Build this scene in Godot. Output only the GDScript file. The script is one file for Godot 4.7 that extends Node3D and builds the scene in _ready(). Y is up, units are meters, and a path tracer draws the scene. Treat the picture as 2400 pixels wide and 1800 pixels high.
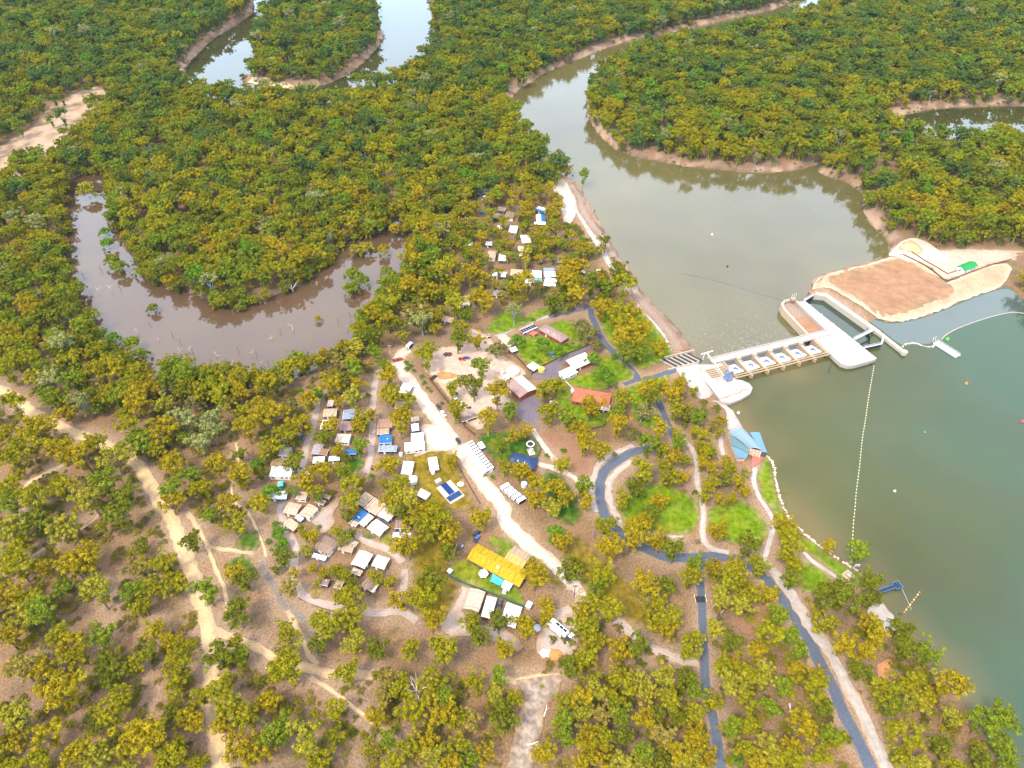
extends Node3D
# Aerial view of a weir, a holiday park and gum forest between river bends. Metres, y up, camera 300 m above the ground at the origin.

class MB:
	var v := PackedVector3Array()
	var n := PackedVector3Array()
	var c := PackedColorArray()
	var u := PackedVector2Array()
	func tri(a: Vector3, b: Vector3, d: Vector3, col := Color.WHITE, ua := Vector2.ZERO, ub := Vector2.ZERO, ud := Vector2.ZERO) -> void:
		var nn := (b - a).cross(d - a).normalized()
		v.append(a); v.append(d); v.append(b)
		n.append(nn); n.append(nn); n.append(nn)
		c.append(col); c.append(col); c.append(col)
		u.append(ua); u.append(ud); u.append(ub)
	func quad(a: Vector3, b: Vector3, d: Vector3, e: Vector3, col := Color.WHITE, su := 1.0, sv := 1.0) -> void:
		tri(a, b, d, col, Vector2(0, 0), Vector2(su, 0), Vector2(su, sv))
		tri(a, d, e, col, Vector2(0, 0), Vector2(su, sv), Vector2(0, sv))
	func box(o: Vector3, s: Vector3, col := Color.WHITE, b := Basis()) -> void:
		var h := s * 0.5
		var p := []
		for i in 8:
			p.append(o + b * Vector3(h.x if i & 1 else -h.x, h.y if i & 2 else -h.y, h.z if i & 4 else -h.z))
		quad(p[4], p[5], p[7], p[6], col); quad(p[1], p[0], p[2], p[3], col)
		quad(p[0], p[4], p[6], p[2], col); quad(p[5], p[1], p[3], p[7], col)
		quad(p[6], p[7], p[3], p[2], col); quad(p[0], p[1], p[5], p[4], col)
	func cyl(a: Vector3, b: Vector3, ra: float, rb: float, k := 6, col := Color.WHITE, cap := true) -> void:
		var d := (b - a).normalized()
		var x := d.cross(Vector3(0.3, 0.1, 1.0) if absf(d.z) < 0.9 else Vector3(1, 0.2, 0)).normalized()
		var y := d.cross(x)
		for i in k:
			var t0 := TAU * i / k
			var t1 := TAU * (i + 1) / k
			var e0 := x * cos(t0) + y * sin(t0)
			var e1 := x * cos(t1) + y * sin(t1)
			quad(a + e0 * ra, a + e1 * ra, b + e1 * rb, b + e0 * rb, col)
			if cap:
				tri(b, b + e0 * rb, b + e1 * rb, col)
	func prism(pts: PackedVector2Array, y0: float, y1: float, col := Color.WHITE) -> void:
		var idx := Geometry2D.triangulate_polygon(pts)
		for i in range(0, idx.size(), 3):
			var a := pts[idx[i]]; var b := pts[idx[i + 1]]; var d := pts[idx[i + 2]]
			if (b - a).cross(d - a) > 0:
				var s := b; b = d; d = s
			tri(Vector3(a.x, y1, a.y), Vector3(b.x, y1, b.y), Vector3(d.x, y1, d.y), col)
		var ccw := 0.0
		for i in pts.size():
			ccw += pts[i].cross(pts[(i + 1) % pts.size()])
		for i in pts.size():
			var a := pts[i]; var b := pts[(i + 1) % pts.size()]
			if ccw > 0:
				var s := a; a = b; b = s
			quad(Vector3(a.x, y0, a.y), Vector3(b.x, y0, b.y), Vector3(b.x, y1, b.y), Vector3(a.x, y1, a.y), col)
	func dome(o: Vector3, r: Vector3, k := 10, rings := 4, col := Color.WHITE) -> void:
		for j in rings:
			var f0 := PI * 0.5 * j / rings
			var f1 := PI * 0.5 * (j + 1) / rings
			for i in k:
				var t0 := TAU * i / k; var t1 := TAU * (i + 1) / k
				var q := func(f: float, t: float) -> Vector3: return o + Vector3(cos(f) * sin(t) * r.x, sin(f) * r.y, cos(f) * cos(t) * r.z)
				quad(q.call(f0, t0), q.call(f0, t1), q.call(f1, t1), q.call(f1, t0), col)
	func mesh(m: Material, into: ArrayMesh = null) -> ArrayMesh:
		var am := into if into else ArrayMesh.new()
		if v.is_empty():
			return am
		var arr := []
		arr.resize(Mesh.ARRAY_MAX)
		arr[Mesh.ARRAY_VERTEX] = v; arr[Mesh.ARRAY_NORMAL] = n; arr[Mesh.ARRAY_COLOR] = c; arr[Mesh.ARRAY_TEX_UV] = u
		am.add_surface_from_arrays(Mesh.PRIMITIVE_TRIANGLES, arr)
		am.surface_set_material(am.get_surface_count() - 1, m)
		return am

var used := {}
var taken := []
var rivers := []
var lag: PackedVector2Array
var rng := RandomNumberGenerator.new()
var M := {}
var tex := {}

func numbered(s: String) -> String:
	var k: int = used.get(s, 0)
	used[s] = k + 1
	return s if k == 0 else "%s_%03d" % [s, k]

func tag(o: Node, label: String, category := "", group := "", kind := "") -> Node:
	if label: o.set_meta("label", label)
	if category: o.set_meta("category", category)
	if group: o.set_meta("group", group)
	if kind: o.set_meta("kind", kind)
	return o

func thing(called: String, label: String, category: String, at := Vector3.ZERO, turn := 0.0, group := "") -> Node3D:
	var o := Node3D.new()
	o.name = numbered(called)
	add_child(o, true)
	o.position = at
	o.rotation.y = turn
	tag(o, label, category, group)
	return o

func part(called: String, b, mat: Material, parent: Node) -> MeshInstance3D:
	var o := MeshInstance3D.new()
	o.name = called
	o.mesh = b.mesh(mat) if b is MB else b
	parent.add_child(o, true)
	return o

func top(called: String, b: MB, mat: Material) -> MeshInstance3D:
	var o := MeshInstance3D.new()
	o.name = numbered(called)
	o.mesh = b.mesh(mat)
	add_child(o, true)
	return o

func struct(called: String, b: MB, mat: Material, label := "") -> MeshInstance3D:
	var o := top(called, b, mat)
	tag(o, label, "", "", "structure")
	return o

func noise_tex(freq: float, lo: float, hi: float, octaves := 5, normal := false, bump := 4.0, type := FastNoiseLite.TYPE_SIMPLEX_SMOOTH) -> NoiseTexture2D:
	var f := FastNoiseLite.new()
	f.noise_type = type; f.seed = 7 + int(freq * 10000); f.frequency = freq
	f.fractal_octaves = octaves; f.fractal_gain = 0.62
	var t := NoiseTexture2D.new()
	t.width = 512; t.height = 512; t.seamless = true; t.noise = f
	if normal:
		t.as_normal_map = true; t.bump_strength = bump
	else:
		var g := Gradient.new()
		g.set_color(0, Color(lo, lo, lo)); g.set_color(1, Color(hi, hi, hi))
		t.color_ramp = g
	return t

func roof_tex() -> ImageTexture:
	var im := Image.create(256, 256, false, Image.FORMAT_RGB8)
	var f := FastNoiseLite.new(); f.seed = 5; f.frequency = 0.02; f.fractal_octaves = 4
	var sh := []
	for i in 8: sh.append(0.88 + 0.12 * rng.randf())
	for y in 256:
		for x in 256:
			var s: float = sh[x / 32]
			if x % 32 < 2: s *= 0.82
			s *= 0.94 + 0.06 * sin(x * TAU / 6.4)
			s *= 0.93 + 0.14 * f.get_noise_2d(x * 2.2, y * 0.5) + 0.12 * f.get_noise_2d(x, y * 1.2 + 400.0)
			s = clampf(s, 0, 1)
			im.set_pixel(x, y, Color(s, s, s * 0.995))
	return ImageTexture.create_from_image(im)

func lin(r: float, g: float, b: float) -> Color:
	return Color(r, g, b).linear_to_srgb()

func mat(r: float, g: float, b: float, rough := 0.9, t: Texture2D = null, scale := 0.0, vcol := false) -> StandardMaterial3D:
	var m := StandardMaterial3D.new()
	m.albedo_color = lin(r, g, b); m.roughness = rough
	m.metallic_specular = 0.18
	m.vertex_color_use_as_albedo = vcol
	if t:
		m.albedo_texture = t
		if scale > 0.0:
			m.uv1_triplanar = true; m.uv1_world_triplanar = true
			m.uv1_scale = Vector3.ONE * scale
	return m

func bumpy(m: StandardMaterial3D, t: Texture2D, s: float) -> StandardMaterial3D:
	m.normal_enabled = true; m.normal_texture = t; m.normal_scale = s
	return m

# ---------------- terrain ----------------
const X0 := -1000.0
const Z0 := -1440.0
const ST := 3.6
const NX := 556
const NZ := 392
var inside := PackedByteArray()
var wd := PackedFloat32Array()
var wl := PackedFloat32Array()
var ww := PackedFloat32Array()
var rd := PackedFloat32Array()
var hh := PackedFloat32Array()
var clear_ := PackedByteArray()

func v2(a: Array) -> PackedVector2Array:
	var p := PackedVector2Array()
	for i in range(0, a.size(), 2):
		p.append(Vector2(a[i], a[i + 1]))
	return p

func scan(p: PackedVector2Array, f: Callable) -> void:
	for j in NZ:
		var z := Z0 + j * ST
		var xs := []
		for i in p.size():
			var a := p[i]; var b := p[(i + 1) % p.size()]
			if (a.y > z) != (b.y > z):
				xs.append(a.x + (z - a.y) / (b.y - a.y) * (b.x - a.x))
		xs.sort()
		for k in range(0, xs.size() - 1, 2):
			for i in range(maxi(0, ceili((xs[k] - X0) / ST)), mini(NX - 1, floori((xs[k + 1] - X0) / ST)) + 1):
				f.call(j * NX + i)

func near(p: PackedVector2Array, closed: bool, rad: float, f: Callable) -> void:
	var cnt := p.size() if closed else p.size() - 1
	var k := ceili(rad / ST)
	for i in cnt:
		var a := p[i]; var b := p[(i + 1) % p.size()]
		var m := maxi(1, ceili(a.distance_to(b) / 3.0))
		for s in m:
			var q := a.lerp(b, float(s) / m)
			var ci := roundi((q.x - X0) / ST); var cj := roundi((q.y - Z0) / ST)
			for jj in range(maxi(0, cj - k), mini(NZ - 1, cj + k) + 1):
				var dz := Z0 + jj * ST - q.y
				for ii in range(maxi(0, ci - k), mini(NX - 1, ci + k) + 1):
					var dx := X0 + ii * ST - q.x
					f.call(jj * NX + ii, sqrt(dx * dx + dz * dz))

func smooth_line(p: PackedVector2Array, closed: bool, step: float) -> PackedVector2Array:
	var out := PackedVector2Array()
	var n := p.size()
	for i in (n if closed else n - 1):
		var a := p[(i - 1 + n) % n] if closed or i > 0 else p[0]
		var b := p[i]; var d := p[(i + 1) % n]
		var e := p[(i + 2) % n] if closed or i + 2 < n else p[n - 1]
		var m := maxi(1, ceili(b.distance_to(d) / step))
		for s in m:
			out.append(b.cubic_interpolate(d, a, e, float(s) / m) if b.distance_to(d) < 120.0 else b.lerp(d, float(s) / m))
	if not closed:
		out.append(p[n - 1])
	return out

func h(x: float, z: float) -> float:
	var fx := clampf((x - X0) / ST, 0, NX - 1.001); var fz := clampf((z - Z0) / ST, 0, NZ - 1.001)
	var i := int(fx); var j := int(fz)
	var t := fx - i; var s := fz - j
	var k := j * NX + i
	return lerpf(lerpf(hh[k], hh[k + 1], t), lerpf(hh[k + NX], hh[k + NX + 1], t), s)

func cell(x: float, z: float) -> int:
	return clampi(roundi((z - Z0) / ST), 0, NZ - 1) * NX + clampi(roundi((x - X0) / ST), 0, NX - 1)

func water_body(called: String, label: String, p: PackedVector2Array, level: float, bank: float, m: Material, draw := true) -> void:
	var sp := smooth_line(p, true, 6.0)
	for i in sp.size():
		sp[i] += Vector2(rng.randf_range(-0.8, 0.8), rng.randf_range(-0.8, 0.8))
	scan(sp, func(k: int) -> void:
		if inside[k] == 0 or level < wl[k]:
			inside[k] = 1; wl[k] = level; wd[k] = 40.0; ww[k] = bank)
	near(sp, true, 22.0, func(k: int, d: float) -> void:
		if d < wd[k] and (inside[k] == 0 or wl[k] == level):
			wd[k] = d
			if inside[k] == 0:
				wl[k] = level; ww[k] = bank)
	if level == -2.2: lag = sp
	if level == -5.0: rivers.append(sp)
	if draw:
		var big := Geometry2D.offset_polygon(sp, 4.0)
		var big_area := 0.0
		var q := PackedVector2Array()
		for g in big:
			var lo := Vector2(1e9, 1e9); var hi := -lo
			for e in g: lo = lo.min(e); hi = hi.max(e)
			if (hi - lo).length() > big_area: big_area = (hi - lo).length(); q = g
		struct(called, water_sheet_mesh(q, level, m), paint(m), label)

func water_sheet_mesh(q: PackedVector2Array, level: float, m: Material) -> MB:
	var base := base_of(m); var key := key_of(m)
	return sheet(q, 9.0, func(_e: Vector2) -> float: return level, func(e: Vector2, d: float) -> Color:
		var a := n_wide.get_noise_2d(e.x * 0.45, e.y * 0.45); var f := n_wide.get_noise_2d(e.x * 1.7 + 90.0, e.y * 1.7)
		var c := base * (1.0 + 0.28 * a + 0.12 * f)
		if key == "water_res":
			c = c.lerp(Color(0.026, 0.050, 0.032), clampf((e.x - 195.0) / 110.0 + maxf(0.0, (e.y + 230.0) / 130.0) + a * 0.6, 0, 0.9))
			c = c.lerp(Color(0.105, 0.075, 0.030), clampf(1.0 - (d - 4.0) / 22.0, 0, 1) * clampf(0.5 + f, 0, 1) * (0.7 if e.x < 205.0 or e.y > -200.0 else 0.0))
		elif key == "water_pool": c = c.lerp(Color(0.075, 0.062, 0.024), clampf(1.0 - (d - 4.0) / 14.0, 0, 1) * 0.7)
		return c)

var layer := 0
func strip(called: String, label: String, pts: Array, width: float, m: Material, jit: float, follow := true) -> void:
	layer += 1
	var p := smooth_line(v2(pts), false, 3.0)
	var y := 0.03 + 0.004 * layer
	near(p, false, width * 0.5 + 7.0, func(k: int, d: float) -> void:
		rd[k] = minf(rd[k], d - width * 0.5))
	lines.append([called, label, p, width, m, jit, y])
var lines := []
var gcol := PackedColorArray()
var n_fine := FastNoiseLite.new()
var n_wide := FastNoiseLite.new()
var painted := {}
const SOFT := {"asphalt": 0.25, "asphalt2": 0.35, "concrete": 0.3, "concrete3": 0.2, "gravel": 0.75, "grass": 0.6, "grassdark": 0.6, "grassdry": 0.85, "yellowstain": 0.8}

func base_of(m: Material) -> Color:
	return m.albedo_color.srgb_to_linear()

func paint(m: Material) -> Material:
	# the same surface with its colour carried by the vertices, so that it can wear into its surroundings
	if not painted.has(m):
		var c: StandardMaterial3D = m.duplicate()
		c.albedo_color = Color.WHITE; c.vertex_color_use_as_albedo = true
		painted[m] = c
	return painted[m]

func key_of(m: Material) -> String:
	for k in M:
		if M[k] == m: return k
	return ""

func lay(a: Array) -> void:
	var p: PackedVector2Array = a[2]
	var b := MB.new()
	var prev := []; var pc := []
	var base := base_of(a[4]); var key := key_of(a[4])
	var soft: float = SOFT.get(key, 0.9)
	var rut: float = 0.16 if soft > 0.6 else 0.07
	var run := 0.0; var total := 0.0
	for i in range(1, p.size()): total += p[i].distance_to(p[i - 1])
	for i in p.size():
		if i > 0: run += p[i].distance_to(p[i - 1])
		var d := (p[mini(i + 1, p.size() - 1)] - p[maxi(i - 1, 0)]).normalized()
		var nn := Vector2(-d.y, d.x)
		var row := []; var rc := []
		for k in 13:
			var e := absf(k - 6) / 6.0
			var o: float = (k - 6) / 12.0 * a[3]
			if k == 0 or k == 12: o += rng.randf_range(-a[5], a[5]) * (1.0 + a[3] * 0.06)
			var q := p[i] + nn * o
			row.append(Vector3(q.x, h(q.x, q.y) + a[6], q.y))
			var c := base * (1.0 + 0.16 * n_wide.get_noise_2d(q.x * 3.0, q.y * 3.0) + rut * n_fine.get_noise_2d(run * 0.25, k * 9.0 + a[6] * 999.0))
			c = c.lerp(base * 0.72, rut * 2.2 * maxf(0.0, 1.0 - absf(e - 0.42) / 0.2))
			var w: float = clampf((e - (0.86 if soft < 0.5 else 0.52) + 0.35 * n_fine.get_noise_2d(q.x * 1.5, q.y * 1.5)) / (0.14 if soft < 0.5 else 0.48), 0, 1)
			if a[0] == "track": w = maxf(w, 1.0 - clampf(minf(run, total - run) / 9.0, 0, 1))
			rc.append(c.lerp(gcol[cell(q.x, q.y)], w * soft))
		if prev:
			for k in 12:
				b.quad(prev[k], row[k], row[k + 1], prev[k + 1])
				var s := b.c.size()
				b.c[s - 6] = pc[k]; b.c[s - 5] = rc[k + 1]; b.c[s - 4] = rc[k]
				b.c[s - 3] = pc[k]; b.c[s - 2] = pc[k + 1]; b.c[s - 1] = rc[k + 1]
		prev = row; pc = rc
	struct(a[0], b, paint(a[4]), a[1])

func sheet(p: PackedVector2Array, step: float, ys: Callable, cols: Callable) -> MB:
	# a finely divided sheet over polygon p; cols gets the point and its distance from the edge
	var pts := p.duplicate()
	var lo := Vector2(1e9, 1e9); var hi := -lo
	for q in p: lo = lo.min(q); hi = hi.max(q)
	var dist := []
	for q in p: dist.append(0.0)
	var r2 := RandomNumberGenerator.new(); r2.seed = 5
	for j in int((hi.y - lo.y) / step) + 1:
		for i in int((hi.x - lo.x) / step) + 1:
			var q := lo + Vector2(i + r2.randf_range(0.2, 0.8), j + r2.randf_range(0.2, 0.8)) * step
			if not Geometry2D.is_point_in_polygon(q, p): continue
			var dm := 1e9
			for e in p: dm = minf(dm, e.distance_squared_to(q))
			dm = sqrt(dm)
			if dm < step * 0.45: continue
			pts.append(q); dist.append(dm)
	var idx := Geometry2D.triangulate_delaunay(pts)
	var b := MB.new()
	var col := []; var hy := []
	for k in pts.size():
		col.append(cols.call(pts[k], dist[k])); hy.append(ys.call(pts[k]))
	for k in range(0, idx.size(), 3):
		var ia := idx[k]; var ib := idx[k + 1]; var ic := idx[k + 2]
		if not Geometry2D.is_point_in_polygon((pts[ia] + pts[ib] + pts[ic]) / 3.0, p): continue
		if (pts[ib] - pts[ia]).cross(pts[ic] - pts[ia]) > 0:
			var s := ib; ib = ic; ic = s
		b.tri(Vector3(pts[ia].x, hy[ia], pts[ia].y), Vector3(pts[ib].x, hy[ib], pts[ib].y), Vector3(pts[ic].x, hy[ic], pts[ic].y))
		var s := b.c.size()
		b.c[s - 3] = col[ia]; b.c[s - 2] = col[ic]; b.c[s - 1] = col[ib]
	return b

func patch(called: String, label: String, pts: Array, m: Material, jit := 0.5, rim := Color(0, 0, 0, 0), rim_w := 2.6) -> void:
	layer += 1
	var p := smooth_line(v2(pts), true, 2.5)
	for i in p.size():
		p[i] += Vector2(rng.randf_range(-jit, jit), rng.randf_range(-jit, jit))
	var y := 0.03 + 0.004 * layer
	scan(p, func(k: int) -> void:
		if clear_[k] == 2: clear_[k] = 4)
	var key := key_of(m); var base := base_of(m); var soft: float = SOFT.get(key, 0.9)
	var b := sheet(p, 2.6, func(q: Vector2) -> float: return h(q.x, q.y) + y, func(q: Vector2, d: float) -> Color:
		var a := n_wide.get_noise_2d(q.x * 2.0, q.y * 2.0 + layer * 50.0); var f := n_fine.get_noise_2d(q.x, q.y)
		var c := base * (1.0 + 0.22 * a + 0.16 * f)
		if key.begins_with("grass"):
			c = c.lerp(Color(0.20, 0.155, 0.02), clampf(a * 1.4 + f * 0.6 - 0.2, 0, 0.6))
			c = c.lerp(gcol[cell(q.x, q.y)], clampf(f * 1.4 - a * 0.6 - 0.5, 0, 0.6))
		elif soft > 0.6:
			c = c.lerp(gcol[cell(q.x, q.y)], clampf(f * 1.1 + a * 0.8 - 0.25, 0, 0.6))
		var out := rim if rim.a > 0.0 else gcol[cell(q.x, q.y)]
		return c.lerp(out, soft * clampf(1.0 - (d + f * 1.6) / rim_w, 0, 1)))
	struct(called, b, paint(m), label)

# ---------------- plants ----------------
func leaf_clump(b: MB, o: Vector3, r: float, k: int, col: Color, r2: RandomNumberGenerator, size: float) -> void:
	for i in k:
		var d := Vector3(r2.randfn(), absf(r2.randfn()) * 1.1 - 0.25, r2.randfn()).normalized()
		var q := o + Vector3(d.x, d.y * 0.8, d.z) * r * r2.randf_range(0.72, 1.05)
		var nn := (d + Vector3(r2.randfn(), r2.randfn(), r2.randfn()) * 0.38).normalized()
		var x := nn.cross(Vector3(r2.randfn(), r2.randfn(), r2.randfn())).normalized()
		var y := nn.cross(x)
		var s := size * r2.randf_range(0.65, 1.25)
		var sh := r2.randf_range(0.8, 1.2)
		var cc := Color(col.r * sh * r2.randf_range(0.93, 1.07), col.g * sh, col.b * sh)
		b.tri(q + x * s, q - x * s * 0.6 + y * s * 0.8, q - x * s * 0.6 - y * s * 0.8, cc)

func tree_shape(seed_: int, style: int) -> Array:
	# style 0 spreading gum, 1 tall gum, 2 shrub, 3 round garden tree; crown about 12 m across
	var r2 := RandomNumberGenerator.new(); r2.seed = seed_
	var t := MB.new(); var b := MB.new()
	var R := 6.0
	var base := 5.5; var high := 8.5; var n := 84
	if style == 1: base = 7.0; high = 11.5; n = 88; R = 5.4
	if style == 2: base = 0.2; high = 7.0; n = 46
	if style == 3: base = 2.2; high = 9.5; n = 90
	var lob := []
	for i in 3: lob.append([r2.randf() * TAU, r2.randf_range(0.1, 0.3), i + 2])
	var lean := Vector3(r2.randfn() * 0.8, 0, r2.randfn() * 0.8) if style < 2 else Vector3.ZERO
	var fork := Vector3(0, base * 0.8, 0) + lean * 0.5
	var bark := Color(1, 1, 1)
	t.cyl(Vector3(0, -0.4, 0), fork, 0.5 if style < 2 else 0.3, 0.34 if style < 2 else 0.22, 7, bark)
	var spots := []
	var groups := 7 if style < 2 else 40
	var heads := []
	for g in groups:
		var th := TAU * (g + r2.randf_range(-0.3, 0.3)) / groups
		heads.append([th, R * r2.randf_range(0.4, 0.78) if g > 0 else R * 0.1, r2.randf_range(0.35, 1.0)])
	for i in n:
		var o: Vector3
		if style < 2:
			var hd: Array = heads[r2.randi() % groups]
			var rr: float = hd[1]
			var cy: float = base + high * (0.25 + 0.6 * hd[2] * (1.0 - 0.55 * pow(rr / R, 2.0)))
			o = Vector3(cos(hd[0]) * rr, cy, sin(hd[0]) * rr)
			o += Vector3(r2.randfn() * 1.4, r2.randfn() * 1.0, r2.randfn() * 1.4)
			if i % 8 == 0:
				var low := r2.randf_range(0.35, 1.0)
				var th := r2.randf() * TAU
				o = Vector3(cos(th) * R * 0.42 * r2.randf(), base * low + 0.8, sin(th) * R * 0.42 * r2.randf())
		else:
			var th := r2.randf() * TAU
			var rr := R * 0.86 * sqrt(r2.randf())
			for l in lob: rr *= 1.0 + l[1] * sin(th * l[2] + l[0])
			o = Vector3(cos(th) * rr, base + high * sqrt(maxf(0.05, 1.0 - pow(rr / (R * 1.15), 2.0))) * r2.randf_range(0.5, 0.92), sin(th) * rr)
		o += lean
		spots.append(o)
		var k := r2.randf_range(0.72, 1.28)
		var w := r2.randf_range(0.92, 1.1)
		leaf_clump(b, o, r2.randf_range(0.55, 1.45), 50, Color(k * w, k, k * 0.95) * 0.62, r2, 0.37)
	if style < 2:
		for hd in heads:
			var e := Vector3(cos(hd[0]) * hd[1], base + high * 0.5, sin(hd[0]) * hd[1]) + lean
			var mid := fork.lerp(e, 0.5) + Vector3(0, 0.5, 0)
			t.cyl(fork, mid, 0.24, 0.16, 5, bark, false)
			t.cyl(mid, e, 0.16, 0.05, 5, bark, false)
	return [t, b]

func dead_shape(seed_: int) -> MB:
	var r2 := RandomNumberGenerator.new(); r2.seed = seed_
	var t := MB.new()
	t.cyl(Vector3(0, -0.4, 0), Vector3(0.4, 6, 0.2), 0.42, 0.28, 7)
	for g in 7:
		var th := r2.randf() * TAU
		var y := r2.randf_range(4.0, 6.0)
		var a := Vector3(0.35, y, 0.18)
		var m := a + Vector3(cos(th) * 2.2, r2.randf_range(1.5, 3.2), sin(th) * 2.2)
		t.cyl(a, m, 0.2, 0.13, 5, Color.WHITE, false)
		for s in 3:
			var e := m + Vector3(cos(th + r2.randf_range(-0.9, 0.9)) * 2.4, r2.randf_range(0.8, 3.4), sin(th + r2.randf_range(-0.9, 0.9)) * 2.4)
			t.cyl(m, e, 0.11, 0.03, 4, Color.WHITE, false)
	return t

var shapes := []
const TINT := {
	"n": [0.142, 0.130, 0.0055], "o": [0.172, 0.132, 0.0055], "y": [0.165, 0.150, 0.014], "d": [0.082, 0.090, 0.007], "g": [0.096, 0.120, 0.008],
	"v": [0.068, 0.130, 0.009], "b": [0.155, 0.120, 0.024], "p": [0.140, 0.144, 0.046], "k": [0.098, 0.092, 0.026], "t": [0.056, 0.086, 0.016]}

func plant(label: String, x: float, z: float, dia: float, tint: String, style: int, y := -99.0, called := "") -> void:
	var shrub := style == 2
	var o := thing(called if called else "shrub" if shrub else ("garden_tree" if style == 3 else "gum_tree"), label, "shrub" if shrub else "tree", Vector3(x, h(x, z) if y < -50 else y, z), rng.randf() * TAU, "shrubs in gardens and along the roads" if shrub else "gum trees standing one by one")
	var pool: Array = shapes.filter(func(s): return s[0] == style)
	var s: Array = pool[rng.randi() % pool.size()]
	part("trunk", s[1], M["bark" if rng.randf() < 0.6 else "palebark"], o)
	var c := MeshInstance3D.new()
	c.name = "crown"; c.mesh = s[2]
	c.material_override = M["leaf_" + tint]
	o.add_child(c, true)
	taken.append(Vector3(x, z, dia * 0.42))
	var k := dia / 12.0
	o.scale = Vector3(k, k * rng.randf_range(0.92, 1.12) if not shrub else k, k)

# ---------------- buildings ----------------
func slope(b: MB, a: Vector3, c: Vector3, d: Vector3, e: Vector3, su: float) -> void:
	# a sheet 8 cm thick: a,c along the eave, d,e along the top
	b.quad(a, c, d, e, Color.WHITE, su, 1.0)
	var k := Vector3(0, -0.08, 0)
	b.quad(e + k, d + k, c + k, a + k)
	b.quad(a + k, c + k, c, a); b.quad(c + k, d + k, d, c); b.quad(d + k, e + k, e, d); b.quad(e + k, a + k, a, e)

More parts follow.
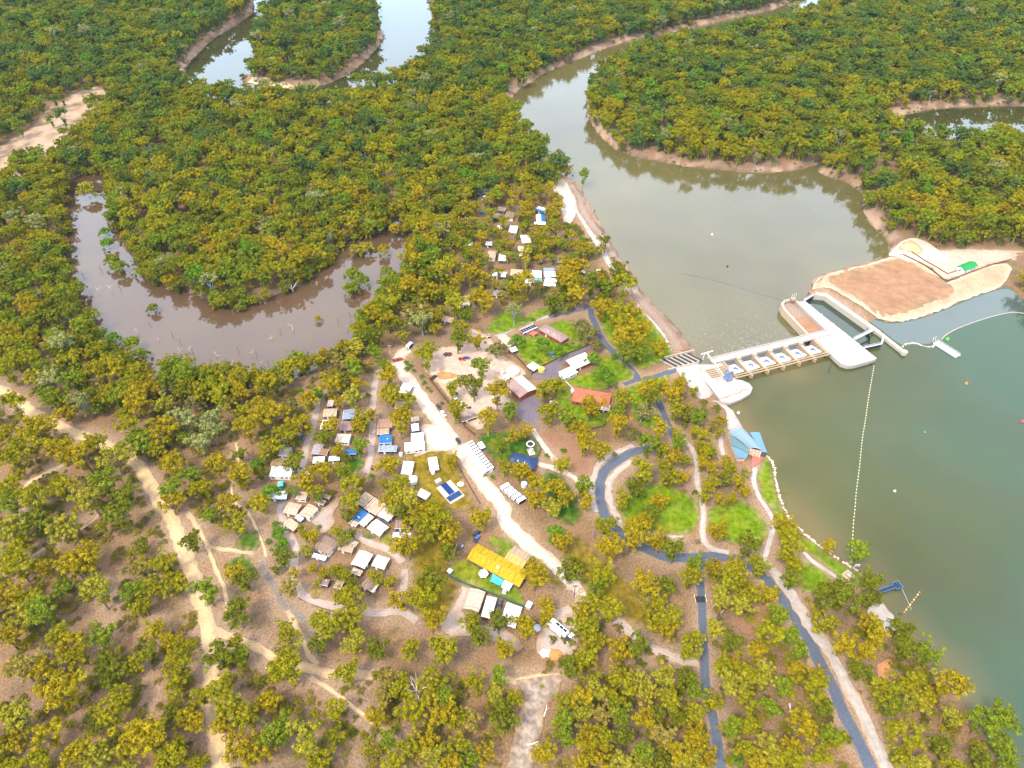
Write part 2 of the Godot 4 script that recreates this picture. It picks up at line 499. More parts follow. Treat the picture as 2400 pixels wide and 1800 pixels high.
func cabin(called: String, label: String, cat: String, group: String, at: Vector2, l: float, w: float, turn: float, eave: float, rise: float, kind: String, roofc: String, wallc: String) -> Node3D:
	var o := thing(called, label, cat, Vector3(at.x, 0, at.y), turn, group)
	taken.append(Vector3(at.x, at.y, maxf(l, w) * 0.5 + 2.0))
	var wm: Material = M["wall_" + wallc]
	var rm: Material = M["roof_" + (roofc if roofc != "whiteblue" else "white")]
	var hx := l * 0.5; var hz := w * 0.5
	var ix := hx - 0.35; var iz := hz - 0.35
	var b := MB.new()
	b.box(Vector3(0, eave * 0.5 - 0.1, 0), Vector3(ix * 2, eave, iz * 2))
	if kind in ["gable", "split"]:
		for s in [-1.0, 1.0]:
			var p := [Vector3(s * ix, eave - 0.1, -s * -iz), Vector3(s * ix, eave - 0.1, -s * iz), Vector3(s * ix, eave + rise - 0.15, 0)]
			b.tri(p[0], p[1], p[2])
	part("wall", b, wm, o)
	var dr := MB.new(); dr.box(Vector3(-ix * 0.35, 1.0, iz + 0.02), Vector3(0.9, 2.0, 0.06)); part("door", dr, M.trim, o)
	for x in [-0.7, 0.15, 0.6]:
		var wi := MB.new(); wi.box(Vector3(ix * x, 1.5, iz + 0.02), Vector3(1.3, 0.9, 0.05)); part("window", wi, M.glass, o)
	for s in [-1.0, 1.0]:
		var wi := MB.new(); wi.box(Vector3(s * (ix + 0.02), 1.5, 0), Vector3(0.05, 0.9, minf(1.6, iz))); part("window", wi, M.glass, o)
	var su := maxf(0.4, l / 8.0)
	var e0 := eave; var t := eave + rise
	if kind in ["gable", "split"]:
		var f := MB.new(); slope(f, Vector3(-hx, e0, hz), Vector3(hx, e0, hz), Vector3(hx, t, 0.02), Vector3(-hx, t, 0.02), su)
		var g := MB.new(); slope(g, Vector3(hx, e0, -hz), Vector3(-hx, e0, -hz), Vector3(-hx, t, -0.02), Vector3(hx, t, -0.02), su)
		part("roof_slope", f, M.roof_mauve if kind == "split" else (M.roof_blue if roofc == "whiteblue" else rm), o)
		part("roof_slope", g, M.roof_cream if kind == "split" else rm, o)
		var rc := MB.new(); rc.box(Vector3(0, t + 0.03, 0), Vector3(l, 0.08, 0.35)); part("ridge_cap", rc, rm if kind == "gable" else M.roof_cream, o)
	elif kind == "hip":
		var r := MB.new()
		var q := minf(hz, hx * 0.8)
		var A := Vector3(-hx, e0, hz); var B := Vector3(hx, e0, hz); var C := Vector3(hx, e0, -hz); var D := Vector3(-hx, e0, -hz)
		var E := Vector3(-hx + q, t, 0); var F := Vector3(hx - q, t, 0)
		r.quad(A, B, F, E, Color.WHITE, su, 1); r.quad(C, D, E, F, Color.WHITE, su, 1)
		r.tri(B, C, F); r.tri(D, A, E)
		r.quad(D, C, B, A)
		part("roof", r, rm, o)
		for k in 4:
			var rg := MB.new()
			rg.cyl([A, B, C, D][k] + Vector3(0, 0.03, 0), [E, F, F, E][k] + Vector3(0, 0.05, 0), 0.12, 0.12, 5)
			part("hip_cap", rg, rm, o)
		var rc := MB.new(); rc.box(Vector3(0, t + 0.03, 0), Vector3(l - 2 * q, 0.1, 0.3)); part("ridge_cap", rc, rm, o)
		for k in 2:
			var v := MB.new(); v.cyl(Vector3(-hx * 0.3 + k * hx * 0.5, e0 + rise * 0.45, hz * 0.5), Vector3(-hx * 0.3 + k * hx * 0.5, e0 + rise * 0.8 + 0.3, hz * 0.5), 0.35, 0.3, 8); part("roof_vent", v, M.roof_white, o)
	elif kind == "arch":
		var r := MB.new(); var bl := MB.new()
		for k in 8:
			var a0 := PI * k / 8.0; var a1 := PI * (k + 1) / 8.0
			var p0 := Vector2(cos(a0) * hz, sin(a0) * rise); var p1 := Vector2(cos(a1) * hz, sin(a1) * rise)
			var mb := bl if roofc == "whiteblue" and k < 3 else r
			slope(mb, Vector3(-hx, e0 + p0.y, p0.x), Vector3(hx, e0 + p0.y, p0.x), Vector3(hx, e0 + p1.y, p1.x), Vector3(-hx, e0 + p1.y, p1.x), su)
			for s in [-1.0, 1.0]:
				r.tri(Vector3(s * hx, e0, 0), Vector3(s * hx, e0 + (p0.y if s > 0 else p1.y), p0.x if s > 0 else p1.x), Vector3(s * hx, e0 + (p1.y if s > 0 else p0.y), p1.x if s > 0 else p0.x))
		part("roof", r, rm, o)
		if not bl.v.is_empty(): part("roof_edge", bl, M.roof_blue, o)
	else:
		var r := MB.new()
		slope(r, Vector3(-hx, e0, hz), Vector3(hx, e0, hz), Vector3(hx, t, -hz), Vector3(-hx, t, -hz), su)
		part("roof", r, rm, o)
		var gu := MB.new(); gu.box(Vector3(0, e0 - 0.06, hz + 0.06), Vector3(l, 0.12, 0.12)); part("gutter", gu, M.trim, o)
		if kind == "skylit":
			for k in 10:
				var sl := MB.new()
				sl.box(Vector3(-hx + l * (k + 0.7) / 10.5, e0 + rise * 0.73 + 0.12, -hz * 0.46), Vector3(0.75, 0.08, w * 0.5), Color.WHITE, Basis(Vector3.RIGHT, atan2(rise, w)))
				part("roof_strip", sl, M.dark, o)
		elif kind == "solar":
			for k in 6:
				var sp := MB.new()
				sp.box(Vector3(-hx + l * (k + 0.5) / 6.0, e0 + rise * 0.5 + 0.12, 0.1), Vector3(l / 6.0 - 0.35, 0.06, w * 0.62), Color.WHITE, Basis(Vector3.RIGHT, atan2(rise, w)))
				part("solar_panel", sp, M.solar, o)
		elif rng.randf() < 0.6:
			for k in 1 + rng.randi() % 2:
				var v := MB.new()
				var vx := rng.randf_range(-0.6, 0.6) * hx; var vz := rng.randf_range(-0.5, 0.5) * hz
				v.box(Vector3(vx, e0 + rise * 0.5 - vz / w * rise + 0.22, vz), Vector3(0.7, 0.3, 0.7)); part("roof_vent", v, M.greymetal, o)
	return o

func extrude(b: MB, pts: Array, z0: float, z1: float) -> void:
	var p := PackedVector2Array()
	for q in pts: p.append(Vector2(q[0], -q[1]))
	var t := MB.new(); t.prism(p, z0, z1)
	var bs := Basis(Vector3.RIGHT, PI / 2)
	for i in t.v.size():
		b.v.append(bs * t.v[i]); b.n.append(bs * t.n[i]); b.c.append(t.c[i]); b.u.append(t.u[i])

func wheels(o: Node3D, xs: Array, z: float, r: float) -> void:
	for x in xs:
		for s in [-1.0, 1.0]:
			var b := MB.new(); b.cyl(Vector3(x, r, s * z - 0.12), Vector3(x, r, s * z + 0.12), r, r, 10); b.cyl(Vector3(x, r, s * z + 0.12), Vector3(x, r, s * z - 0.12), r, r, 10)
			part("wheel", b, M.rubber, o)

func car(label: String, m: String, x: float, z: float, turn: float, kind := "wagon", cat := "car") -> void:
	var o := thing("parked_car" if cat == "car" else cat, label, cat, Vector3(x, 0.3, z), turn, "vehicles parked in the holiday park and yard")
	var b := MB.new()
	extrude(b, [[-2.3, 0.35], [2.3, 0.35], [2.35, 0.75], [2.2, 0.95], [1.0, 1.05], [-2.3, 1.05], [-2.35, 0.7]], -0.9, 0.9)
	part("body", b, M["car_" + m], o)
	var r := MB.new(); var g := MB.new()
	if kind == "ute":
		extrude(g, [[-0.6, 1.0], [1.2, 1.0], [0.5, 1.62], [-0.5, 1.62]], -0.82, 0.82)
		r.box(Vector3(0.0, 1.66, 0), Vector3(1.05, 0.08, 1.5))
		var tr := MB.new(); tr.box(Vector3(-1.5, 1.2, 0), Vector3(1.7, 0.3, 1.8)); part("tray", tr, M.dark, o)
	else:
		extrude(g, [[-2.15, 1.0], [1.2, 1.0], [0.5, 1.6], [-1.9, 1.6]], -0.82, 0.82)
		r.box(Vector3(-0.7, 1.64, 0), Vector3(2.5, 0.08, 1.55))
	part("window", g, M.glass, o); part("roof", r, M["car_" + m], o)
	wheels(o, [-1.4, 1.4], 0.82, 0.34)
	for s in [-1.0, 1.0]:
		var hl := MB.new(); hl.box(Vector3(2.3, 0.8, s * 0.65), Vector3(0.1, 0.16, 0.35)); part("headlight", hl, M.roof_white, o)

func caravan(label: String, x: float, z: float, turn: float, l: float, w: float, solar: int, group: String) -> Node3D:
	var o := thing("touring_caravan", label, "caravan", Vector3(x, 0.1, z), turn, group)
	var b := MB.new()
	var a := l * 0.5
	extrude(b, [[-a, 0.6], [a - 0.5, 0.6], [a, 1.2], [a - 0.25, 2.6], [a - 0.7, 2.75], [-a + 0.3, 2.75], [-a, 2.5]], -w * 0.5, w * 0.5)
	part("body", b, M.car_white, o)
	var dk := MB.new(); dk.box(Vector3(-0.1, 0.8, 0), Vector3(l * 0.92, 0.35, w + 0.03)); part("skirt", dk, M.dark, o)
	for s in [-1.0, 1.0]:
		for x2 in [-0.5, 0.35]:
			var g := MB.new(); g.box(Vector3(x2 * a, 1.8, s * (w * 0.5 + 0.01)), Vector3(1.3, 0.6, 0.04)); part("window", g, M.glass, o)
	var wi := MB.new(); wi.box(Vector3(a - 0.12, 1.9, 0), Vector3(0.12, 0.7, w * 0.7), Color.WHITE, Basis(Vector3(0, 0, 1), 0.17)); part("window", wi, M.glass, o)
	for k in 2:
		var v := MB.new(); v.box(Vector3(a * (0.5 - k * 0.9), 2.8, w * 0.22), Vector3(0.6, 0.14, 0.5)); part("roof_hatch", v, M.greymetal, o)
	for k in solar:
		var v := MB.new(); v.box(Vector3(a * (0.6 - k * 0.42), 2.8, -w * 0.2), Vector3(a * 0.38, 0.06, w * 0.4)); part("solar_panel", v, M.solar, o)
	wheels(o, [-0.5, 0.4], w * 0.5 - 0.1, 0.34)
	var db := MB.new(); db.cyl(Vector3(a - 0.3, 0.55, 0.6), Vector3(a + 1.2, 0.5, 0), 0.05, 0.05, 5); db.cyl(Vector3(a - 0.3, 0.55, -0.6), Vector3(a + 1.2, 0.5, 0), 0.05, 0.05, 5); part("drawbar", db, M.dark, o)
	return o

func fence(called: String, label: String, pts: Array, high: float, m: Material, step := 3.0) -> void:
	var p := v2(pts)
	var o := thing(called, label, "fence" if called != "garden_wall" else "wall", Vector3(p[0].x, 0, p[0].y))
	for i in p.size() - 1:
		var n := maxi(1, roundi(p[i].distance_to(p[i + 1]) / step))
		for k in n:
			var a := p[i].lerp(p[i + 1], float(k) / n) - p[0]; var c := p[i].lerp(p[i + 1], float(k + 1) / n) - p[0]
			var mid := (a + c) * 0.5
			var b := MB.new()
			b.box(Vector3(mid.x, high * 0.5, mid.y), Vector3(a.distance_to(c) - 0.14, high, 0.08), Color.WHITE, Basis(Vector3.UP, atan2(-(c - a).y, (c - a).x)))
			part("panel", b, m, o)
			var q := MB.new(); q.box(Vector3(a.x, high * 0.52, a.y), Vector3(0.13, high + 0.1, 0.13)); part("post", q, m, o)

func tank(label: String, x: float, z: float, r: float, high: float, m: Material) -> void:
	var o := thing("water_tank", label, "tank", Vector3(x, 0, z))
	var b := MB.new(); b.cyl(Vector3.ZERO, Vector3(0, high, 0), r, r, 20); part("shell", b, m, o)
	var c := MB.new(); c.cyl(Vector3(0, high, 0), Vector3(0, high + r * 0.18, 0), r * 1.03, r * 0.12, 20); part("lid", c, m, o)
	var q := MB.new(); q.cyl(Vector3(r * 0.5, high, 0), Vector3(r * 0.5, high + 0.45, 0), 0.3, 0.3, 8); part("hatch", q, M.greymetal, o)

func mound(called: String, label: String, cat: String, x: float, z: float, r: float, hi: float, m: Material) -> void:
	var b := MB.new(); b.dome(Vector3(0, -0.1, 0), Vector3(r, hi, r * 0.8), 14, 4)
	for i in b.v.size():
		var q := b.v[i]
		b.v[i] = q * (1.0 + 0.22 * sin(q.x * 2.1 + 1.0) * cos(q.z * 1.7) )
	var o := top(called, b, m); o.position = Vector3(x, 0.1, z); tag(o, label, cat)

func buoy(label: String, x: float, z: float, y: float, r: float, m: Material) -> void:
	var o := thing("buoy", label, "buoy", Vector3(x, y, z), 0, "marker buoys on the river and reservoir")
	var b := MB.new(); b.dome(Vector3(0, 0.1, 0), Vector3(r, r, r), 10, 4); b.cyl(Vector3(0, 0.1, 0), Vector3(0, -0.5, 0), r, r * 0.6, 10); part("float", b, m, o)
	var t := MB.new(); t.cyl(Vector3(0, r, 0), Vector3(0, r * 2.0, 0), 0.12, 0.12, 6); part("mast", t, m, o)

func float_line(called: String, label: String, pts: Array, y: float, n: int, r: float, m: Array) -> void:
	var p := smooth_line(v2(pts), false, 2.0)
	var len_ := 0.0
	for i in p.size() - 1: len_ += p[i].distance_to(p[i + 1])
	var o := thing(called, label, "buoy line", Vector3(p[0].x, y, p[0].y))
	var rope := MB.new()
	for i in p.size() - 1:
		rope.cyl(Vector3(p[i].x - p[0].x, 0.05, p[i].y - p[0].y), Vector3(p[i + 1].x - p[0].x, 0.05, p[i + 1].y - p[0].y), 0.04, 0.04, 4, Color.WHITE, false)
	part("rope", rope, M.greymetal, o)
	var b := MB.new(); b.dome(Vector3(0, 0.0, 0), Vector3(r, r, r), 8, 3)
	var me := []
	for q in m: me.append(b.mesh(q).duplicate())
	for k in n:
		var want := len_ * k / maxf(1, n - 1); var run := 0.0
		for i in p.size() - 1:
			var s := p[i].distance_to(p[i + 1])
			if run + s >= want - 0.001:
				var q := p[i].lerp(p[i + 1], (want - run) / s) - p[0]
				var fl := MeshInstance3D.new(); fl.name = "float"; fl.mesh = me[k % me.size()]
				o.add_child(fl, true); fl.position = Vector3(q.x, 0.05, q.y)
				break
			run += s

func bars(o: Node3D, called: String, pts: Array, r: float, m: Material) -> void:
	for i in pts.size() - 1:
		var b := MB.new(); b.cyl(pts[i], pts[i + 1], r, r, 6); part(called, b, m, o)

func footbridge(label: String, a: Vector3, c: Vector3, wide: float) -> void:
	var o := thing("footbridge", label, "footbridge", a, 0, "footbridges over the lock")
	var d := c - a; var t := Basis(Vector3.UP, atan2(-d.z, d.x))
	var l := Vector2(d.x, d.z).length()
	var b := MB.new(); b.box(d * 0.5, Vector3(l, 0.25, wide), Color.WHITE, t); part("deck", b, M.greymetal, o)
	for s in [-1.0, 1.0]:
		var off := t * Vector3(0, 0, s * wide * 0.5)
		bars(o, "handrail", [off + Vector3(0, 1.1, 0), d + off + Vector3(0, 1.1, 0)], 0.1, M.greymetal)
		var n := maxi(2, roundi(l / 3.0))
		for k in n + 1:
			bars(o, "post", [off + d * k / n, off + d * k / n + Vector3(0, 1.1, 0)], 0.06, M.greymetal)

func lamp_post(label: String, x: float, z: float, high: float, arms: int, m: Material) -> void:
	var o := thing("utility_pole", label, "pole", Vector3(x, 0, z))
	var b := MB.new(); b.cyl(Vector3.ZERO, Vector3(0, high, 0), 0.2, 0.13, 7); part("post", b, m, o)
	for k in arms:
		var q := MB.new(); q.box(Vector3(0, high - 0.4 - k * 0.8, 0), Vector3(2.4, 0.16, 0.16)); part("crossarm", q, m, o)

func build_weir() -> void:
	var T := Vector3(137, 0, -340); var A := 0.331
	var o := thing("weir", "concrete weir with six white radial gates between brown piers", "weir", T, A)
	var b := MB.new(); b.box(Vector3(36, 1.15, -4.5), Vector3(90, 0.9, 5.0)); part("bridge_deck", b, M.concrete, o)
	for z in [-7.0, -2.0]:
		b = MB.new(); b.box(Vector3(36, 2.0, z), Vector3(90, 0.8, 0.35)); part("parapet", b, M.concrete2, o)
	for k in 5:
		var u := 8.5 + 11.7 * k
		b = MB.new()
		b.prism(PackedVector2Array([Vector2(u - 1.15, -2.2), Vector2(u + 1.15, -2.2), Vector2(u + 1.15, 14.5), Vector2(u, 16.4), Vector2(u - 1.15, 14.5)]), -10.0, 1.35)
		part("pier", b, M.pier, o)
		b = MB.new(); b.box(Vector3(u, 2.2, -0.9), Vector3(2.6, 1.7, 2.4)); part("pier_head", b, M.pierlight, o)
		b = MB.new(); b.box(Vector3(u, 1.45, 7.0), Vector3(1.5, 0.18, 13.0)); part("pier_cap", b, M.pierlight, o)
		for s in [-0.85, 0.85]:
			bars(o, "handrail", [Vector3(u + s, 2.4, 0.4), Vector3(u + s, 2.4, 13.5)], 0.07, M.greymetal)
	for k in 6:
		var u := 2.65 + 11.7 * k
		var w := 9.3
		if k == 0: w = 8.0; u = 3.2
		b = MB.new()
		for j in 8:
			var p := func(t: float) -> Vector2: return Vector2(-1.2 + 9.8 * t, -2.9 + 2.5 * pow(t, 0.8))
			var p0: Vector2 = p.call(j / 8.0); var p1: Vector2 = p.call((j + 1) / 8.0)
			b.quad(Vector3(u - w / 2, p1.y, p1.x), Vector3(u + w / 2, p1.y, p1.x), Vector3(u + w / 2, p0.y, p0.x), Vector3(u - w / 2, p0.y, p0.x))
		b.quad(Vector3(u - w / 2, -8, 8.9), Vector3(u + w / 2, -8, 8.9), Vector3(u + w / 2, -0.4, 8.6), Vector3(u - w / 2, -0.4, 8.6))
		part("radial_gate", b, M.gatewhite, o)
		for s in [-0.36, 0.36]:
			bars(o, "gate_arm", [Vector3(u + s * w, 0.9, 0.6), Vector3(u + s * w * 1.1, -1.0, 7.6)], 0.16, M.steelblue)
		b = MB.new(); b.box(Vector3(u + 0.4, -0.9, 4.2), Vector3(1.6, 1.6, 1.4)); b.cyl(Vector3(u - 1.8, -0.6, 4.4), Vector3(u + 2.2, -0.6, 4.4), 0.32, 0.32, 8); b.box(Vector3(u + 1.2, -0.5, 6.0), Vector3(0.5, 0.8, 2.4)); part("hoist", b, M.steelblue, o)
		for c in [-3.2, -1.0, 1.0, 3.2]:
			bars(o, "gate_rib", [Vector3(u + c, -2.6, -0.6), Vector3(u + c, -0.75, 7.0)], 0.09, M.greymetal)
	for z in [12.6, 14.3]:
		b = MB.new(); b.box(Vector3(32.2, 1.75 if z < 13 else 1.5, z), Vector3(70, 0.5, 0.8)); part("walkway_beam", b, M.pier, o)
	for u in [-1.9, 66.4]:
		b = MB.new(); b.box(Vector3(u, -4.2, 5.5), Vector3(1.6, 11.5, 17.0)); part("abutment", b, M.pier, o)
	# left apron
	var ap := thing("weir_apron", "white concrete apron with rounded tip at the left end of the weir", "apron", T, A)
	b = MB.new()
	b.prism(PackedVector2Array([Vector2(-2.8, -2.2), Vector2(-2.8, 15), Vector2(0.5, 17), Vector2(3.0, 21), Vector2(2.6, 25), Vector2(-1.0, 28.5), Vector2(-9, 31), Vector2(-17, 32), Vector2(-22, 30), Vector2(-22, 8), Vector2(-18, -2.2)]), -8.0, 0.9)
	part("slab", b, M.concrete, ap)
	b = MB.new(); b.prism(PackedVector2Array([Vector2(-22, 12), Vector2(-10, 15), Vector2(-6, 22), Vector2(-11, 26), Vector2(-22, 27)]), 0.5, 1.25); part("upper_slab", b, M.concrete, ap)
	for k in 14:
		b = MB.new(); b.dome(Vector3(-19 + k * 1.35, 0.9, 26.6 - k * 0.12 + 0.8 * sin(k)), Vector3(0.55, 0.5, 0.5), 6, 2); part("kerb_stone", b, M.pier, ap)
	# stacked stop logs
	for s in 2:
		var st := thing("stop_log_stack", ["left stack of beige stop logs on the weir apron", "right stack of beige stop logs on the weir apron"][s], "stop logs", T + Basis(Vector3.UP, A) * Vector3(-13.5 + s * 7.2, 0.9, 2.0), A, "stop log stacks")
		for k in 5:
			b = MB.new(); b.box(Vector3(0, 0.35, k * 1.7), Vector3(6.2 - s * 1.2, 0.7, 0.75)); part("stop_log", b, M.pier, st)
	# gantry crane
	var g := thing("gantry_crane", "blue steel gantry crane standing on the weir apron", "crane", T + Basis(Vector3.UP, A) * Vector3(-7.5, 0.9, 13.0), A)
	for x in [-1.8, 1.8]:
		for z in [-2.0, 2.0]: bars(g, "leg", [Vector3(x, 0, z), Vector3(x * 0.8, 7.0, z * 0.8)], 0.22, M.steelblue)
	for x in [-1.5, 1.5]:
		bars(g, "brace", [Vector3(x, 0.4, -1.9), Vector3(x, 6.6, 1.6)], 0.12, M.steelblue)
		bars(g, "brace", [Vector3(x, 0.4, 1.9), Vector3(x, 6.6, -1.6)], 0.12, M.steelblue)
	b = MB.new(); b.box(Vector3(0, 7.1, 0), Vector3(3.4, 0.6, 3.6)); part("head_frame", b, M.steelblue, g)
	b = MB.new(); b.box(Vector3(0, 7.8, 0.3), Vector3(1.6, 0.9, 1.6)); part("winch", b, M.roof_white, g)
	b = MB.new(); b.box(Vector3(0, 0.9, 0), Vector3(3.9, 0.35, 4.4)); part("base_frame", b, M.steelblue, g)
	var rail := thing("crane_runway", "white steel crane runway frame over the bridge end", "crane runway", T + Basis(Vector3.UP, A) * Vector3(-12, 1.6, -7.5), A)
	for x in [-1.5, 2.5]: bars(rail, "leg", [Vector3(x, 0, 0), Vector3(x * 0.7, 5.5, 0)], 0.16, M.gatewhite)
	bars(rail, "beam", [Vector3(-4.0, 5.5, 0.2), Vector3(5.0, 5.5, -0.2)], 0.24, M.gatewhite)
	bars(rail, "beam", [Vector3(0.3, 5.4, 0), Vector3(1.5, 2.2, 20)], 0.22, M.gatewhite)
	# lock island
	var li := thing("lock_island", "broad white concrete pier between the weir and the lock", "lock", T, A)
	b = MB.new()
	b.prism(PackedVector2Array([Vector2(80.3, -40.2), Vector2(86.8, -40.0), Vector2(88.2, -22.6), Vector2(91.2, 7.5), Vector2(92.8, 27.4), Vector2(89, 28.3), Vector2(75, 28.6), Vector2(70.5, 27.6), Vector2(67.6, 24.5), Vector2(67.3, 13), Vector2(67.3, -2.1), Vector2(80.2, -7.3)]), -10.0, 1.62)
	part("slab", b, M.concrete, li)
	b = MB.new()
	var rim := [Vector2(68.9, -38.5), Vector2(70.5, -43.0), Vector2(75, -45.6), Vector2(80, -45.2), Vector2(82.5, -41)]
	for k in rim.size() - 1:
		var a: Vector2 = rim[k]; var c: Vector2 = rim[k + 1]; var d := c - a
		b.box(Vector3((a.x + c.x) / 2, -4.5, (a.y + c.y) / 2), Vector3(d.length() + 0.6, 10.6, 1.5), Color.WHITE, Basis(Vector3.UP, atan2(-d.y, d.x)))
	b.box(Vector3(67.9, -4.6, -22.8), Vector3(31.6, 10.4, 1.5), Color.WHITE, Basis(Vector3.UP, PI / 2 - 0.05))
	part("rim_wall", b, M.pierlight, li)
	b = MB.new(); b.prism(PackedVector2Array([Vector2(69.5, -38), Vector2(72, -43.6), Vector2(80, -44), Vector2(80.0, -27), Vector2(68.9, -27)]), -9, -0.7); part("rock_fill", b, M.riprap, li)
	b = MB.new(); b.prism(PackedVector2Array([Vector2(68.7, -26.6), Vector2(80.0, -26.6), Vector2(80.0, -7.6), Vector2(67.6, -7.2)]), -9, -0.35); part("earth_fill", b, M.brownfill, li)
	b = MB.new(); b.box(Vector3(79.2, 2.2, -43.2), Vector3(3.0, 1.6, 3.0)); part("gate_hut", b, M.pier, li)
	for k in 3: bars(li, "antenna", [Vector3(78 + k * 1.7, 1.5, -44), Vector3(78.4 + k * 1.7, 6.5, -44.2)], 0.08, M.gatewhite)
	# bollards and crane on the island
	for k in 5:
		b = MB.new(); b.cyl(Vector3(87.2 + k * 0.9, 1.6, -34 + k * 11.5), Vector3(87.2 + k * 0.9, 2.3, -34 + k * 11.5), 0.4, 0.3, 8); part("bollard", b, M.greymetal, li)
	# lock wall
	var lw := thing("lock_wall", "long concrete lock wall running along the sandbank", "lock wall", T, A)
	var wp := [Vector2(99.0, -46.5), Vector2(106.2, -41.4), Vector2(109, -22.7), Vector2(113, 4.9), Vector2(114.6, 26.3)]
	for k in wp.size() - 1:
		var a: Vector2 = wp[k]; var c: Vector2 = wp[k + 1]; var d := c - a
		b = MB.new(); b.box(Vector3((a.x + c.x) / 2, -4.0 + 0.01 * k, (a.y + c.y) / 2), Vector3(d.length() + 1.0, 10.0, 3.4 if k < 3 else 2.6), Color.WHITE, Basis(Vector3.UP, atan2(-d.y, d.x))); part("wall_section", b, M.concrete3, lw)
	b = MB.new(); b.box(Vector3(98.5, -3.5, -47.2), Vector3(4.2, 9.5, 3.6)); part("end_block", b, M.brownfill, lw)
	b = MB.new(); b.cyl(Vector3(114.8, -6, 27.5), Vector3(114.8, 1.4, 27.5), 2.0, 2.0, 12); part("end_block", b, M.concrete3, lw)
	var X := func(u: float, y: float, w: float) -> Vector3: return T + Basis(Vector3.UP, A) * Vector3(u, y, w)
	footbridge("footbridge on the lower lock gate at the far end", X.call(87.0, 1.4, -40.5), X.call(97.0, 1.4, -44.0), 1.2)
	footbridge("long grey footbridge across the upper lock gate", X.call(91.5, 1.9, 7.0), X.call(112.0, 1.9, 2.5), 1.8)
	footbridge("angled walkway on the upper lock gate leaf", X.call(92.2, 1.5, 16.0), X.call(105.5, 1.5, 16.5), 1.0)
	footbridge("short end walkway joining the lock wall", X.call(105.6, 1.52, 16.5), X.call(113.2, 1.52, 9.5), 1.0)
	for s in 2:
		var lg := thing("lock_gate", ["lower steel lock gate under the far footbridge", "upper steel lock gate under the angled walkway"][s], "lock gate", X.call([92.0, 99.0][s], -2.0, [-42.3, 16.2][s]), A + [0.33, 0.0][s], "lock gates")
		b = MB.new(); b.box(Vector3.ZERO, Vector3(12 + s * 2, 5.6, 0.5)); part("leaf", b, M.dark, lg)
	# fish ladder
	var fl := thing("fish_ladder", "zigzag concrete fish ladder beside the levee foot", "fish ladder", X.call(-27.0, 0.2, -11.0), A)
	for k in 6:
		b = MB.new(); b.box(Vector3(-9 + k * 3.6, 0.1, -1.5), Vector3(0.5, 1.4, 11.0), Color.WHITE, Basis(Vector3.UP, 0.5)); part("channel_wall", b, M.concrete3, fl)
		b = MB.new(); b.box(Vector3(-7.4 + k * 3.6, 0.05 - 0.05 * (k % 2), -1.2), Vector3(2.9, 0.3, 10.2), Color.WHITE, Basis(Vector3.UP, 0.5)); part("channel_floor", b, M.dark, fl)
	for z in [-7.4, 4.0]:
		b = MB.new(); b.box(Vector3(0.6 - z * 0.3, 0.25, z), Vector3(22, 1.6, 0.5)); part("end_wall", b, M.concrete3, fl)

